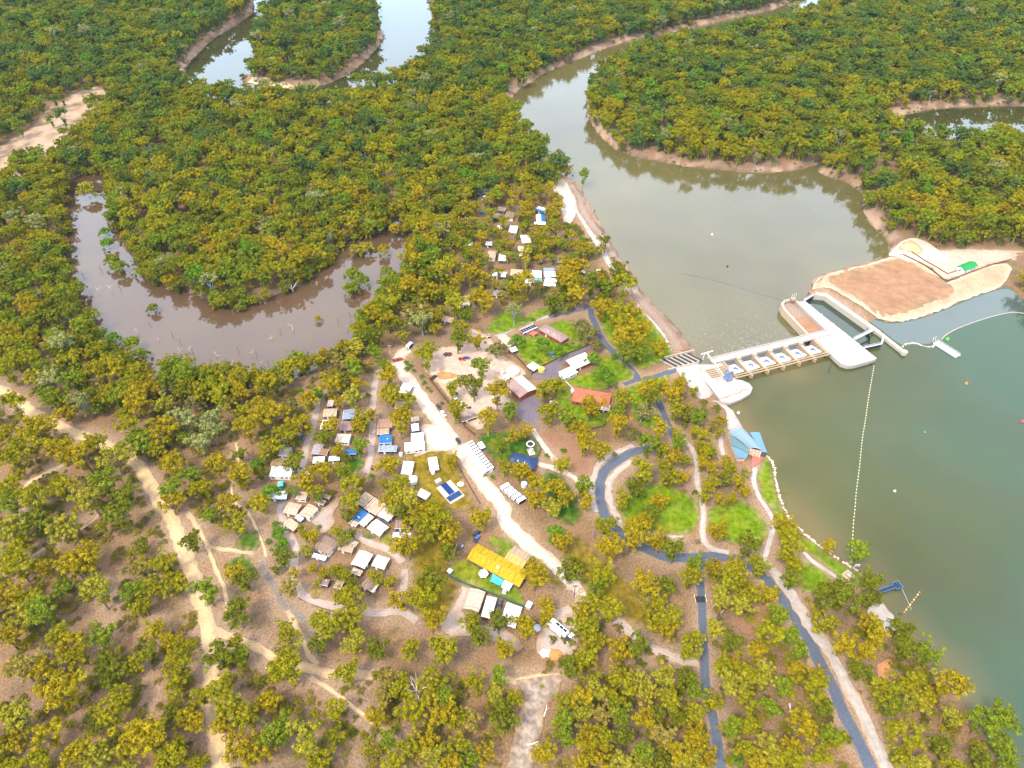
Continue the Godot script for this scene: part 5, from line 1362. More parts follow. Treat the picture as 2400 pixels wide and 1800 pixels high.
	strip("road","narrow asphalt side road crossing the cattle grid",[92.8,-196.9,90.5,-189.6,89.5,-183.7,88.6,-174.7,86.3,-160,84.1,-145.5,82.4,-133.3,82.7,-119.3,82.1,-104.4,80.8,-92,78.7,-75.1],4,M.asphalt,0.12)
	strip("road","dark asphalt strip between the weir entrance and the loop road",[82.1,-325.9,85.7,-317.5,87.8,-309.3,90.3,-292.3,92.1,-281.2,93.3,-272],4,M.asphalt,0.12)
	strip("road","asphalt drive from the weir around the levee lawn",[105.6,-336.8,98.5,-332.3,85.1,-326.6,76.3,-325.9,69.1,-321.6],4.5,M.asphalt,0.12)
	strip("road","dark asphalt drive climbing behind the depot to the turning head",[79.2,-325.9,75.5,-334.5,69,-346.4,63.1,-357.2,59.8,-365.2,57,-380,54.8,-392,56.1,-408.1],4.5,M.asphalt,0.12)
	strip("road","asphalt turning head curving along the upper lawn",[58.6,-411.8,52.3,-400.9,44.5,-397.3,31.4,-392.4,25.9,-389.4],5,M.asphalt2,0.12)
	strip("verge","wide pale gravel verge beside the lower asphalt road",[121.7,-197.4,126.7,-187.9,131.8,-174.7,135.2,-160,140,-149.1,142.3,-134,144.9,-121.1,146.4,-106.7,147.2,-95,148.1,-79.1],5.5,M.verge,0.6)
	strip("verge","pale gravel shoulder outside the asphalt loop bend",[68.6,-271,58.3,-265.2,49,-257.8,43.8,-246.9,42.8,-234.3,43.5,-224.4],3,M.verge,0.5)
	strip("verge","pale gravel shoulder inside the asphalt loop bend",[66.2,-258.9,56.8,-251.2,52.2,-242.6,51.2,-233.3,53.1,-224.4,56.9,-215.7,65.9,-211.9,86,-210],3.5,M.verge,0.5)
	strip("path","pale footpath from the park lawn down to the road junction",[93.4,-283.4,97.3,-276.3,101.1,-268.6,102.4,-257.5,99.9,-244.8,100,-233.9,99.3,-224.4,97,-214.7,96.2,-206.3,99.9,-201.8,107.1,-199.8],3,M.verge,0.3)
	strip("path","white concrete path along the waterside lawn",[133.7,-254.5,130.9,-246.9,130.1,-238.4,131.7,-230.2,133.3,-224.4,134.2,-218.5,132.2,-212.8,128.3,-205.4,124.3,-197.4],2.4,M.concrete,0.1)
	strip("path","short white concrete path across the lower waterside lawn",[144,-200,147.2,-194.3,152.9,-188.7,157.4,-184.5,161.9,-180.4],2,M.concrete,0.1)
	strip("path","pale path behind the boathouse",[120.6,-280.2,118.6,-272.5,118.1,-264.9,118.2,-259],2.5,M.concrete,0.2)
	strip("track","wide yellow sand track crossing the dry woodland",[-337.5,-325.6,-313.9,-316.1,-297.7,-306.6,-285.7,-297.5,-261.6,-284.8,-237.2,-274,-219.6,-265.2,-207.9,-257.3,-196.8,-245.8,-187.5,-234.3,-180.6,-226.3,-173.9,-218.5,-163.8,-202.7,-152,-185.3,-144.6,-171.5,-138.8,-162.3,-133,-149.1,-128,-135.3,-122.8,-122.4,-118.1,-110.2,-114.2,-101.1,-109.3,-89.1,-103.6,-75.1],7,M.sandtrack,0.5)
	strip("track","narrow white sand track beside the wide yellow track",[-168.7,-224.4,-158.6,-212.8,-151.1,-202.7,-143.2,-190.4,-136.5,-180.4,-130.8,-168.4],2.2,M.sandtrack,0.5)
	strip("track","short sand link from the track towards the green patch",[-151.7,-203.2,-142.8,-201.8,-135.7,-200.9,-127.6,-199.1],2,M.sandtrack,0.5)
	strip("track","grey track along the lower edge of the holiday park",[-121.5,-199.1,-121.2,-192.1,-112.6,-181.2,-105.9,-171.5,-96.7,-165.3,-87.9,-160.4],4,M.greytrack,0.5)
	strip("path","thin dusty footpath into the lower left cabins",[-156.8,-272.8,-151,-256.7,-151.3,-245.8,-146.3,-231.2,-136.4,-223.4,-124.6,-205.4,-120.7,-197.4],1.4,M.sandtrack,0.3)
	strip("track","pale branch of the grey track",[-103.7,-168.4,-95.7,-157.8,-89.4,-147.6,-84.4,-142.8],2.5,M.sandtrack,0.4)
	strip("track","sand track through the woodland below the holiday park",[-134.3,-158.9,-127.9,-156.3,-117.9,-152.6,-105.5,-146.9,-91.6,-142.1,-75.5,-138.3,-66.8,-138.6,-59.5,-138.6],4,M.sandtrack,0.5)
	strip("track","faint wheel track on the brown woodland floor",[-86.6,-137.3,-74,-130,-60.1,-120.5,-51.1,-115,-45.1,-111.4],1.8,M.sandtrack,0.4)
	strip("track","faint straight track at the lower left",[-213.5,-222.4,-216.9,-215.7,-226,-208.2,-233.7,-200,-239.6,-192.1,-246.5,-185.3],1.6,M.sandtrack,0.4)
	strip("track","short upright faint track among the lower left trees",[-192.3,-181.2,-186,-167.6,-180.4,-152.6],2.2,M.redtrack,0.4)
	strip("track","faint pale track left of the wide sand track",[-164.9,-165.3,-156.2,-142.1,-148.5,-121.1],2.2,M.redtrack,0.4)
	strip("track","pale sand road along the foot of the lower left woodland",[-250.1,-230.3,-249.2,-220.5,-260.3,-239.5,-256.2,-247.9,-246.8,-256.7],3,M.sandtrack,0.6)
	strip("lane","pinkish gravel lane between the two left rows of cabins",[-117.2,-310,-116.7,-299.5,-115.6,-284.9,-116.1,-270.5,-115.3,-254.5,-116.7,-248.3],4,M.gravel2,0.3)
	strip("lane","pinkish gravel lane right of the middle row of cabins",[-84.5,-334.5,-84.7,-318.9,-83.4,-304.7,-81.1,-285.5,-79.4,-270.5,-79,-259,-79.9,-250.4],4,M.gravel2,0.3)
	strip("lane","gravel lane around the lower cabins of the holiday park",[-120.8,-229.7,-119.5,-223.2,-112.9,-210.8,-107,-202.1,-106.2,-193.3,-103.9,-184.8,-100.4,-179,-96.3,-175,-90.4,-172.6,-81.4,-170.2,-71.7,-167.9,-61,-167.3,-54,-168.1,-50.1,-167.6,-43.3,-163.4],4,M.gravel2,0.3)
	strip("lane","short gravel spur between lower cabins and the yellow grass",[-51.8,-190.3,-51.1,-180.6,-51.5,-174.6,-51.9,-168.3],3.5,M.gravel2,0.3)
	strip("lane","gravel lane past the tan cabins and small lawns",[-81.3,-210.8,-75,-208,-69.9,-204.8,-64.3,-203,-57.7,-199,-53.3,-194.1],4,M.gravel2,0.3)
	strip("lane","gravel drive beside the beige gabled shed",[-22,-180.4,-24.4,-171.5,-28.4,-160.8,-29.6,-157.8],4,M.gravel2,0.3)
	strip("path","white concrete path winding past the navy roofed house",[12,-283.6,17.8,-270.4,24.3,-259.5],3.5,M.gravel,0.3)
	strip("path","white concrete path below the navy roofed house",[14,-257.3,24.9,-252.8,33,-247.9,37.7,-242.6,42.5,-241.6],3.5,M.gravel,0.3)
	strip("path","white concrete drive above the walled garden house",[-9.9,-367.6,-2.7,-375,4.6,-380,19.5,-388.5,24.9,-390.3],4.5,M.concrete,0.2)
	strip("path","white crest track along the rock levee",[46.2,-581.9,50.2,-558.2,54.4,-540.9,59.7,-515.6,65.2,-491.9,74,-456.7,83.7,-428.9,92.3,-400.9,101.2,-375,106.1,-354.1],5.5,M.concrete,0.4)
	strip("track","sand track on the right bank opposite the levee",[332.9,-467.6,353.8,-474.1,369.6,-469.8,396,-471.9],3,M.sandtrack,0.4)
	strip("track","dusty track below the brown yard fence",[20.8,-138.1,9.5,-136.6,0.9,-135.8,-7,-138],3,M.sandtrack,0.5)
	finish_land()
	strip("rock_bank","stone pitched slope of the levee along the pool",[51.5,-579.8,56.4,-570.6,58.9,-558.2,59.2,-535.7,64.1,-515.6,69.5,-498.8,75.5,-478.3,79.6,-453,85.5,-434.7,90,-412.7,96,-396.4,102.3,-381.7,106.4,-368.4,108.6,-354.1],8,M.riprap,.4)
	for a in lines: lay(a)
	patch("lawn","upper lawn between the white drive and the trees",[-16.3,-380,-10.2,-392,-1.7,-398.2,7.9,-389.4,15.4,-395.5,23.1,-400,33.9,-400.9,41.3,-398.2,40,-394.6,26,-392,9.9,-380.8,-7.9,-370.9,-14.1,-371.7,-19.3,-375],M.grass)
	patch("lawn","walled garden lawn around the mauve roofed house",[3.5,-362,14.9,-370,36.1,-362,49.2,-360.4,34,-343.4,19,-338.2,8.3,-341.9,2.4,-355.7],M.grass)
	patch("lawn","small green lawn above the mauve roofed house",[25.6,-381.7,41.6,-385.1,50.6,-365.2,37.2,-364.4,30.4,-371.7],M.grass)
	patch("lawn","lawn between the depot and the red roofed house",[33,-323.7,42,-330.2,52.1,-335.2,59.3,-349.5,72.3,-340.4,76.7,-328.7,69.3,-323,62.5,-322.3,55.2,-316.1,37.5,-319.5],M.grass)
	patch("lawn","lawn in front of the red roofed house",[28.1,-321.6,32,-323,37.2,-314.7,36.2,-306,57.4,-300,53.2,-284.2,39.9,-286.1,30.6,-297.5,26.4,-305.3],M.grass)
	patch("lawn","dark green lawn above the navy roofed house",[-19.1,-278.1,-5.9,-281.2,8.4,-280,16,-268.1,11.5,-258.9,-3.9,-257.3,-14.3,-264.6],M.grassdark)
	patch("lawn","dark green lawn below the navy roofed house",[17.2,-251.7,26.4,-249,30.1,-241.6,32.9,-233.3,36.3,-224.4,35.6,-220,31,-215.7,24.8,-218.5,20.3,-224.4],M.grassdark)
	patch("lawn","long lawn along the levee dotted with gum trees",[58.9,-408.1,58.8,-388.5,63,-366.8,69.5,-351,78,-338.9,81.4,-335.2,92.9,-340.4,103,-347.9,102,-363.6,93.6,-386.8,86.9,-400.9,75.6,-406.3],M.grass)
	patch("lawn","lawn by the weir entrance",[70.4,-316.1,75.7,-320.9,86,-325.9,99,-329.4,92.4,-317.5,87.6,-311.3,83.6,-302.7,79.6,-293.6,87.2,-296.2,87.9,-288.6,79.1,-283.6,72,-291.1],M.grass)
	patch("lawn","bright waterside lawn below the boathouse",[132.1,-241.6,134.5,-251.2,139.4,-260.1,142,-262.1,143.5,-257.8,141.7,-245.8,140.7,-232.3,140.7,-221.9,138.1,-218.5,135.2,-222.4,134.4,-228.3,132.2,-232.3],M.grass)
	patch("lawn","round park lawn inside the asphalt loop",[59.1,-234.1,68.4,-239.8,79.3,-243.6,91,-238.3,96.9,-231.3,96.7,-221.1,90.6,-211.6,77.4,-209.8,62.8,-213.7,56.3,-223],M.grass)
	patch("lawn","park lawn between the footpath and the waterside path",[102.5,-225.7,112.2,-231.3,124.2,-229.9,129.9,-217.7,127.8,-208,115.9,-204.5,106.7,-206.5,101,-215],M.grass)
	patch("lawn","lower waterside lawn with the barbecue slab",[144.8,-209.1,151.3,-205,156.5,-197.4,164.1,-190.8,167.7,-185.3,167.6,-182,161.6,-181.6,155.9,-186.6,148.7,-196.5,144.2,-201.8],M.grass)
	patch("lawn","lawn behind the lower white path",[140.3,-193.9,146.7,-192.6,152.6,-185.3,152.9,-182,144.3,-177.9,137.2,-178.3,136.6,-186.2],M.grass)
	patch("grass","yellowing grass around the swimming pool",[-59,-262.3,-50.8,-265.8,-35.2,-266.7,-29.5,-257.3,-25.4,-242.6,-19.8,-228.2,-27.7,-224.4,-40.6,-226.2,-47.4,-230.2,-51.9,-242.6],M.grassdry)
	patch("lawn","green lawn around the yellow roofed house",[-30.5,-186.8,-29.2,-194,-21.4,-196.3,-10.1,-188.6,0.8,-181.6,4.6,-177.3,5.7,-170.6,-1.5,-173.5,-11.4,-178.6,-19.9,-181.6,-26.2,-184.2],M.grass)
	patch("lawn","green lawn between the yellow roofed house and the white road",[-12.5,-207.1,-8.1,-209.6,1.3,-204.3,-3.9,-197.2,-7.9,-200],M.grass)
	patch("lawn","right hand lawn of the yellow roofed house",[8.8,-197.2,12.7,-195.8,21.8,-185.9,25.7,-180.3,20.7,-179.4,11.3,-186.8,6.3,-190.4],M.grassdry)
	patch("lawn","small green lawn between the gravel lanes",[-91,-261.3,-83,-262.4,-81.3,-257.3,-84.6,-250.7,-90.2,-251.8],M.grassdark)
	patch("lawn","small lawn in front of the silver roofed cabin",[-65.9,-209.4,-63.8,-211.3,-60.6,-209.9,-59.7,-205.7,-62.6,-204.4,-65.9,-206.2],M.grass)
	patch("lawn","small lawn beside the white gabled cabins",[-75.5,-212.2,-73.5,-213.1,-69,-209.4,-71.1,-207.6,-74.9,-209.4],M.grassdark)
	patch("grass","dark green patch beside the dusty footpath",[-137.7,-202.7,-136.7,-210,-130.6,-213.3,-125.4,-205.4,-128.1,-200.9],M.grassdark)
	patch("grass","dark green strip below the dusty footpath patch",[-139.6,-190.8,-135.9,-196.5,-130.3,-197.8,-121.2,-186.2,-123.7,-184.5,-131.2,-190.4],M.grassdark)
	patch("grass","olive grass strip right of the white village road",[29.8,-209.1,35.2,-208.2,40.8,-200.9,48.3,-193,60.9,-174.7,68.9,-157,58.9,-160,42.4,-170,33.8,-179.6,32.2,-187.9,25.3,-196.5],M.grassdry)
	patch("grass","olive grass in the middle of the holiday park",[-48.7,-210,-36.9,-218.5,-26.7,-205.4,-29.2,-196.5,-30,-186.2,-23.8,-180.4,-28.8,-166.9,-35.5,-162.3,-44.4,-166.9,-48.7,-187.9],M.grassdry)
	patch("grass","dry orange lawn of a lower cabin",[-96.5,-177.8,-94.3,-181,-89.3,-179.8,-90.8,-174.6,-93.8,-175],M.grassdry)
	patch("yard","pale dirt storage yard with heaps and parked cars",[-28.8,-376.6,-21.4,-373.3,-15,-366.8,-4.6,-347.9,9.1,-331.6,-3.5,-325.9,-9.2,-321.6,-4.3,-312,1.3,-304,-6.1,-298.7,-15.2,-298.7,-16.6,-283.6,-24.8,-286.1,-33.8,-301.4,-44.3,-318.9,-57.7,-340.4,-49,-355.7,-41.1,-357.2,-31.2,-362],M.yard)
	patch("yard","asphalt depot yard",[12,-327.3,20,-337.4,38.5,-352.5,50.1,-358.8,59.3,-359.6,59.7,-353.3,53.9,-355.7,35,-342.6,30.6,-333.8,32.2,-326.6,17.7,-325.9],M.asphalt2)
	patch("yard","dark asphalt apron below the mauve and white shed",[0.4,-300,8.8,-309.3,17.2,-308,18.3,-298.7,14.9,-291.1,16.1,-286.1,12,-284.2,4.9,-291.1],M.asphalt2)
	patch("yard","white gravel forecourt by the white caravans",[-53.4,-284.8,-45.6,-287.3,-38,-282.4,-30.2,-270.4,-35.2,-266.7,-47.2,-265.2,-53.8,-261.8,-53.5,-266.9,-48.8,-268.7],M.gravel)
	patch("yard","pinkish gravel yard between the tan cabins",[-91.6,-233.7,-90.2,-230.2,-92.6,-223.2,-90.7,-217.4,-93,-212.7,-96.5,-210.8,-100.9,-216.9,-103.6,-218.8,-99.7,-225.2,-95.4,-229.7],M.gravel2)
	patch("yard","gravel turning area below the beige gabled shed",[-32.7,-161.9,-27.5,-168.4,-21.7,-166.9,-20,-161.5,-8.8,-161.5,-3.2,-159.3,5.1,-151.2,-0.4,-149.1,-10.7,-154.1,-22.6,-156.3,-28.8,-156.3],M.gravel2)
	patch("yard","bare gravel camp site around the caravan",[13.6,-160.8,20.8,-165.3,29.3,-165.3,29.2,-153.4,25.2,-144.8,13.1,-146.9,10.6,-151.9],M.gravel2)
	patch("yard","broad white gravel at the head of the levee",[35.7,-577.6,43.7,-587.7,48.9,-581.9,52,-565,54.7,-544.8,52.1,-525.5,47.5,-513.2,42.6,-515.6,41.6,-533.1],M.concrete)
	patch("yard","white concrete apron at the weir",[105.9,-340.4,130.7,-345.7,138.8,-341.9,138.4,-327.3,116.3,-308,110.3,-316.1,106.3,-325.9],M.concrete)
	patch("yard","white gravel beach beside the blue jetty",[164.6,-170,171.1,-173.9,175.4,-164.5,171.7,-157,167.4,-158.5,163.8,-163.8],M.concrete)
	patch("yard","white rock bank above the boathouse",[118.8,-305.8,126.3,-306.7,131.1,-301.5,134,-285.8,129.4,-283.4,124.6,-282.6,127,-296.5,123.5,-304.9],M.concrete)
	patch("ground_patch","grey dry creek bed with dark debris",[1.6,-135.3,11.5,-137,20.8,-137.6,19.1,-128.7,14.4,-124.9,11.5,-113.2,8.1,-101.1,7.3,-90.5,-4.1,-90.5,-2.2,-101.6,0.9,-113.2,4.1,-125.5,4.8,-131.3],M.drymud)
	patch("ground_patch","orange clay heap area in the storage yard",[-47.1,-330.2,-42.4,-332.3,-33.5,-329.4,-37.2,-326.6,-44.8,-325.9],M.clay)
	patch("ground_patch","bare red clay patch near the lower shore",[158.5,-142.1,165.2,-145.5,164.9,-141.4,160.8,-136,165.9,-134,170.1,-131.3,164.5,-128.7,163,-133.3,157.1,-136.6],M.clay)
	patch("ground_patch","red bare soil clearing beside the lower asphalt road",[101.8,-166.9,112.7,-170.7,117.1,-168.4,114.8,-162.3,107,-156.3,102.2,-159.3,98.7,-162.3],M.redsoil)
	patch("ground_patch","pinkish bare soil among shrubs right of the navy roofed house",[16.4,-281.2,33.2,-280,52.2,-274,58.9,-270.4,46.5,-258.9,41.3,-246.9,34.7,-247.9,25.2,-260.1,17.9,-274],M.redsoil)
	patch("sand","sand tongue on the upper river bend",[-311.7,-833.8,-299.6,-845,-312,-877.7,-301.3,-864.9,-284.1,-840.1,-257.7,-825.7,-231.6,-818.7,-238.5,-810.3,-263.3,-812.6,-292.5,-824.8],M.sand)
	patch("sandbank","pale sand rim of the bare sandbank beside the lock",[221,-431.8,226.8,-437.7,242.4,-445.2,269.2,-455.5,287.9,-463.1,300.1,-465.7,312.1,-446.8,316.6,-430.8,322.1,-431.8,361.3,-453,374.8,-450.9,354.7,-425.9,331.6,-415.1,289.2,-393.4,270.4,-386.5,257.3,-385.4,249.3,-392.4,242.9,-404.5,230.2,-422.1,221.4,-425.9],M.sandbar,.6,Color(0.42,0.31,0.235),2.8)
	patch("bare_earth","pale grey dirt around the green shed on the sandbank",[300.9,-464.6,318.3,-472.2,347.9,-474.4,386.3,-472.2,382,-459.3,361.8,-454,322.4,-433.7,313.7,-447.8],M.yard,1.0)
	patch("bare_earth","brown bare earth field on the sandbank",[232.1,-434.7,247.6,-443.7,271.7,-453,294.4,-460.3,309,-444.7,318.6,-427.9,313.7,-414.6,280.5,-398.2,261.4,-390.6,252.2,-391.7,245.6,-409,235.3,-424],M.brownfill,1.5,Color(0,0,0,0),9.0)
	patch("slab","pale concrete slab at the upper corner of the sandbank",[294.8,-476.3,314.9,-490.3,324.8,-487.6,329.6,-476.3,333.8,-459,316,-455.9,298.6,-459],M.concrete3,.1)
	patch("slab","yellow stained patch on the concrete slab",[302.3,-478.6,314.9,-487.1,318.6,-473,309.2,-467.6],M.yellowstain,.4)
	cabin("gabled_shed","beige gabled shed standing left of two white roofs below the green fence","shed","cabins and caravan annexes in the holiday park",Vector2(-17.4,-172),10.7,7.5,1.302,3.2,1.0,"gable","beige","tan")
	cabin("caravan_annexe","long narrow white roof between beige shed and black car","cabin","cabins and caravan annexes in the holiday park",Vector2(-10.6,-168.6),10.7,4.6,1.335,2.8,0.25,"flat","white","brick")
	cabin("caravan_annexe","white roof with wavy edge right of the black car","cabin","cabins and caravan annexes in the holiday park",Vector2(-2,-166.3),8.6,3.5,1.247,2.9,0.35,"flat","white","brick")
	cabin("caravan_annexe","rightmost white roof in the row below the green fence","cabin","cabins and caravan annexes in the holiday park",Vector2(1.2,-164),10.9,3.6,1.258,2.7,0.2,"flat","white","tan")
	cabin("garden_shed","little white shed at the right end of the green fence","shed","cabins and caravan annexes in the holiday park",Vector2(7.8,-170.1),3.3,2.6,1.089,2.4,0.3,"arch","white","white")
	cabin("patio_roof","square white patio roof beside the blue shade sail","patio roof","cabins and caravan annexes in the holiday park",Vector2(-2.4,-180),4.3,3.8,-0.507,2.6,0.2,"flat","white","white")
	cabin("garden_shed","small grey shed below the square white patio roof","shed","cabins and caravan annexes in the holiday park",Vector2(-3.5,-177.3),2.2,1.9,-0.399,1.8,0.1,"flat","grey","grey")
	cabin("site_caravan","little white caravan left of the yellow roofed house garden","caravan","cabins and caravan annexes in the holiday park",Vector2(-29.7,-188.1),2.3,2.3,-0.567,2.2,0.3,"arch","white","greyblue")
	cabin("long_shed","long white shed with dark roof strips beside the white village road","shed","",Vector2(-19.2,-259.5),23.6,7.3,-1.006,3.2,0.5,"skylit","white","white")
	cabin("house","house with navy blue hip roof and brick walls","house","",Vector2(6.1,-256.5),15.5,8.4,-0.317,3.2,2.0,"hip","navy","brick")
	cabin("garden_shed","small white shed on the dark green lawn beside the long shed","shed","",Vector2(-17.2,-268.6),5,2.9,-1.057,2.4,0.3,"flat","white","greyblue")
	cabin("machinery_shed","big shed with mauve and cream roof halves beside white tanks","shed","",Vector2(5.5,-315.1),15,13.1,-0.924,4.2,1.4,"split","mauve","brick")
	cabin("garden_shed","small mauve grey shed beside the three white tanks","shed","",Vector2(-8.1,-321.3),4.8,4.1,-0.999,2.5,0.2,"flat","mauve","greydark")
	cabin("depot_building","depot building with large white roof and brick walls","depot","",Vector2(42.9,-339.4),14.8,9.3,0.561,3.4,0.5,"flat","white","brick")
	cabin("depot_building","lower white roofed annexe in front of the depot building","depot","",Vector2(35,-329.3),10.2,6.6,0.594,3.0,0.2,"flat","white","white")
	cabin("carport","white roofed carport at the corner of the brown garden fence","carport","",Vector2(13.5,-335.2),6.4,5.7,-0.825,2.6,0.2,"flat","white","brown")
	cabin("house","house with long terracotta hip roof among lawns","house","",Vector2(47.8,-306.8),22.4,12.3,-0.252,3.0,1.9,"hip","terracotta","brick")
	cabin("garage","small pale garage at the right end of the terracotta house","garage","",Vector2(55.4,-298.5),5.5,4.7,-0.204,2.6,0.3,"flat","pinkgrey","brick")
	cabin("carport","pale carport carrying solar panels above the walled garden","carport","",Vector2(10.9,-373.1),11.7,4.8,0.602,2.8,0.3,"solar","pinkgrey","tan")
	cabin("house","house with mauve roof in the walled garden","house","",Vector2(27.5,-367.8),20.3,7.8,-0.754,3.2,1.4,"hip","mauve","brick")
	cabin("garden_shed","small terracotta roofed shed beside the mauve roofed house","shed","",Vector2(14,-368.4),4.6,4.2,0.733,2.6,0.4,"gable","terracotta","tan")
	cabin("garden_shed","long beige shed at the left corner of the walled garden","shed","",Vector2(-3.2,-360.3),12.3,6.1,-0.926,2.8,0.8,"gable","beige","tan")
	cabin("garden_shed","small white roof just below the long beige garden shed","shed","",Vector2(1.1,-351.9),4.5,4.3,-1.160,2.6,0.2,"flat","white","greydark")
	cabin("storage_container","long brown container at the lower end of the storage yard","container","",Vector2(-25.3,-290.1),10.1,2.8,0.461,2.6,0.1,"flat","brownroof","brownroof")
	cabin("caravan_annexe","lowest of the white roofed cabins facing the gravel forecourt","cabin","cabins and caravan annexes in the holiday park",Vector2(-54.6,-267.6),11.2,6.2,0.149,2.9,0.2,"flat","white","white")
	cabin("caravan_annexe","second lowest white roofed cabin facing the gravel forecourt","cabin","cabins and caravan annexes in the holiday park",Vector2(-53.7,-274.5),7.1,6.4,0.115,2.9,0.2,"flat","white","greydark")
	cabin("caravan_annexe","smallest white cabin above the gravel forecourt","cabin","cabins and caravan annexes in the holiday park",Vector2(-55.7,-282.3),6.1,4.2,-1.393,2.7,0.2,"flat","white","greyblue")
	cabin("caravan_annexe","beige bowed awning above the small white forecourt cabin","cabin","cabins and caravan annexes in the holiday park",Vector2(-56.5,-289),4.6,3.9,0.254,2.5,0.6,"arch","beige","tan")
	cabin("garden_shed","white roofed shed on the yellowing grass above the pool","shed","cabins and caravan annexes in the holiday park",Vector2(-43,-254.5),9.7,5,-1.353,2.9,0.3,"gable","white","greydark")
	cabin("caravan_annexe","white roof left of the yellowing grass above the round tank","cabin","cabins and caravan annexes in the holiday park",Vector2(-56.9,-251.7),9.3,5.8,1.519,2.9,0.2,"flat","white","white")
	cabin("caravan_annexe","white roof at the upper left edge of the white village road","cabin","cabins and caravan annexes in the holiday park",Vector2(-64.8,-314.5),8.9,6.5,1.292,2.9,0.3,"flat","white","greyblue")
	cabin("caravan_annexe","tan roof among trees above the lagoon left of the storage yard","cabin","cabins and caravan annexes in the holiday park",Vector2(-43.7,-383.6),7.9,5.3,-0.335,2.6,0.3,"flat","tanpink","tan")
	cabin("caravan_annexe","pale grey roof under trees above the lane to the lagoon","cabin","cabins and caravan annexes in the holiday park",Vector2(-32.8,-402),7.4,4.8,-0.108,2.6,0.3,"flat","pinkgrey","greydark")
	cabin("garden_shed","tiny mauve shed at the top of the storage yard","shed","",Vector2(-16.1,-366.9),3.7,2.8,0.084,2.2,0.2,"flat","mauve","greydark")
	cabin("caravan_annexe","white gabled roof half under a gum left of the tan roof","cabin","cabins and caravan annexes in the holiday park",Vector2(-8.6,-437.4),8,6.1,-0.147,2.6,0.3,"gable","white","greydark")
	cabin("caravan_annexe","tan pink roof at the head of the left gravel lane","cabin","cabins and caravan annexes in the holiday park",Vector2(-106.9,-294.1),7.9,6.7,0.065,2.8,0.5,"gable","tanpink","tan")
	cabin("caravan_annexe","bright white roof just below the tan pink roof on the left lane","cabin","cabins and caravan annexes in the holiday park",Vector2(-106.7,-284.2),7,6.9,-0.050,2.8,0.3,"flat","white","greydark")
	cabin("caravan_annexe","blue grey roof second row at the top of the cabins","cabin","cabins and caravan annexes in the holiday park",Vector2(-95.5,-292.7),8,6.9,-1.468,2.8,0.3,"flat","greyblue","greydark")
	cabin("caravan_annexe","mauve grey ribbed roof below the blue grey roof","cabin","cabins and caravan annexes in the holiday park",Vector2(-95,-283.4),7.6,7.5,0.018,2.8,0.4,"gable","mauve","tan")
	cabin("caravan_annexe","cream roof with white half below the mauve ribbed roof","cabin","cabins and caravan annexes in the holiday park",Vector2(-95.8,-273.8),8.2,6.6,-0.070,2.8,0.4,"gable","cream","white")
	cabin("caravan_annexe","grey metal roof with white laps beside the left gravel lane","cabin","cabins and caravan annexes in the holiday park",Vector2(-108.7,-265.2),7.6,5.1,1.510,2.8,0.3,"flat","greymetal","greydark")
	cabin("caravan_annexe","rusty roof touching the grey metal roof","cabin","cabins and caravan annexes in the holiday park",Vector2(-104.7,-263.3),4.9,4.2,1.399,2.7,0.3,"flat","rust","greydark")
	cabin("caravan_annexe","white roof below the grey metal roof on the left lane","cabin","cabins and caravan annexes in the holiday park",Vector2(-106.3,-257.4),6.3,4.5,0.040,2.8,0.3,"flat","white","greyblue")
	cabin("caravan_annexe","deep blue tarpaulin roof left of the small green lawn","cabin","cabins and caravan annexes in the holiday park",Vector2(-89.8,-263.6),6.8,3.7,0.068,2.7,0.2,"flat","blue","greydark")
	cabin("caravan_annexe","white roof half hidden under gums beside the deep blue tarpaulin","cabin","cabins and caravan annexes in the holiday park",Vector2(-98,-258.7),6,3.2,0.106,2.7,0.2,"flat","white","greydark")
	cabin("caravan_annexe","small white roof at the foot of the left gravel lane","cabin","cabins and caravan annexes in the holiday park",Vector2(-110.7,-248.1),2.8,2.7,1.511,2.6,0.2,"flat","white","tan")
	cabin("caravan_annexe","rust brown roof at the top right of the second lane","cabin","cabins and caravan annexes in the holiday park",Vector2(-73.5,-285.4),8.9,7.2,0.042,2.8,0.5,"gable","rust","greydark")
	cabin("caravan_annexe","tan roof just below the rust brown roof","cabin","cabins and caravan annexes in the holiday park",Vector2(-73.8,-279),7,4.2,0.070,2.8,0.3,"flat","tan","greydark")
	cabin("caravan_annexe","blue roof with white caravan right of the second lane","cabin","cabins and caravan annexes in the holiday park",Vector2(-71.6,-272.9),7.2,6.2,0.075,2.8,0.3,"flat","blue","white")
	cabin("caravan_annexe","long slate blue roof below the blue roof","cabin","cabins and caravan annexes in the holiday park",Vector2(-69.5,-265.9),10.5,4.2,0.006,2.8,0.2,"flat","greyblue","greydark")
	cabin("cabin","broad white roof at the far left edge of the holiday park","cabin","cabins and caravan annexes in the holiday park",Vector2(-124.8,-248.8),11.8,6.7,-0.027,3.0,0.5,"flat","white","white")
	cabin("caravan_annexe","rusty patched roof directly above the broad white roof","cabin","cabins and caravan annexes in the holiday park",Vector2(-127.6,-255.8),8.6,5.8,0.028,2.8,0.4,"gable","rust","greydark")
	cabin("caravan_annexe","mottled grey roof above the rusty patched roof","cabin","cabins and caravan annexes in the holiday park",Vector2(-126.3,-263.5),6.4,6.3,-0.075,2.8,0.4,"flat","greymetal","white")
	cabin("caravan_annexe","pale roof under gums at the top left of the park","cabin","cabins and caravan annexes in the holiday park",Vector2(-123.7,-284.8),6.8,5.3,-0.092,2.8,0.4,"flat","pinkgrey","greydark")
	cabin("caravan_annexe","small pale roof under the gum left of the lane","cabin","cabins and caravan annexes in the holiday park",Vector2(-128.6,-272.6),3.5,3.4,-0.086,2.6,0.3,"flat","pinkgrey","greydark")
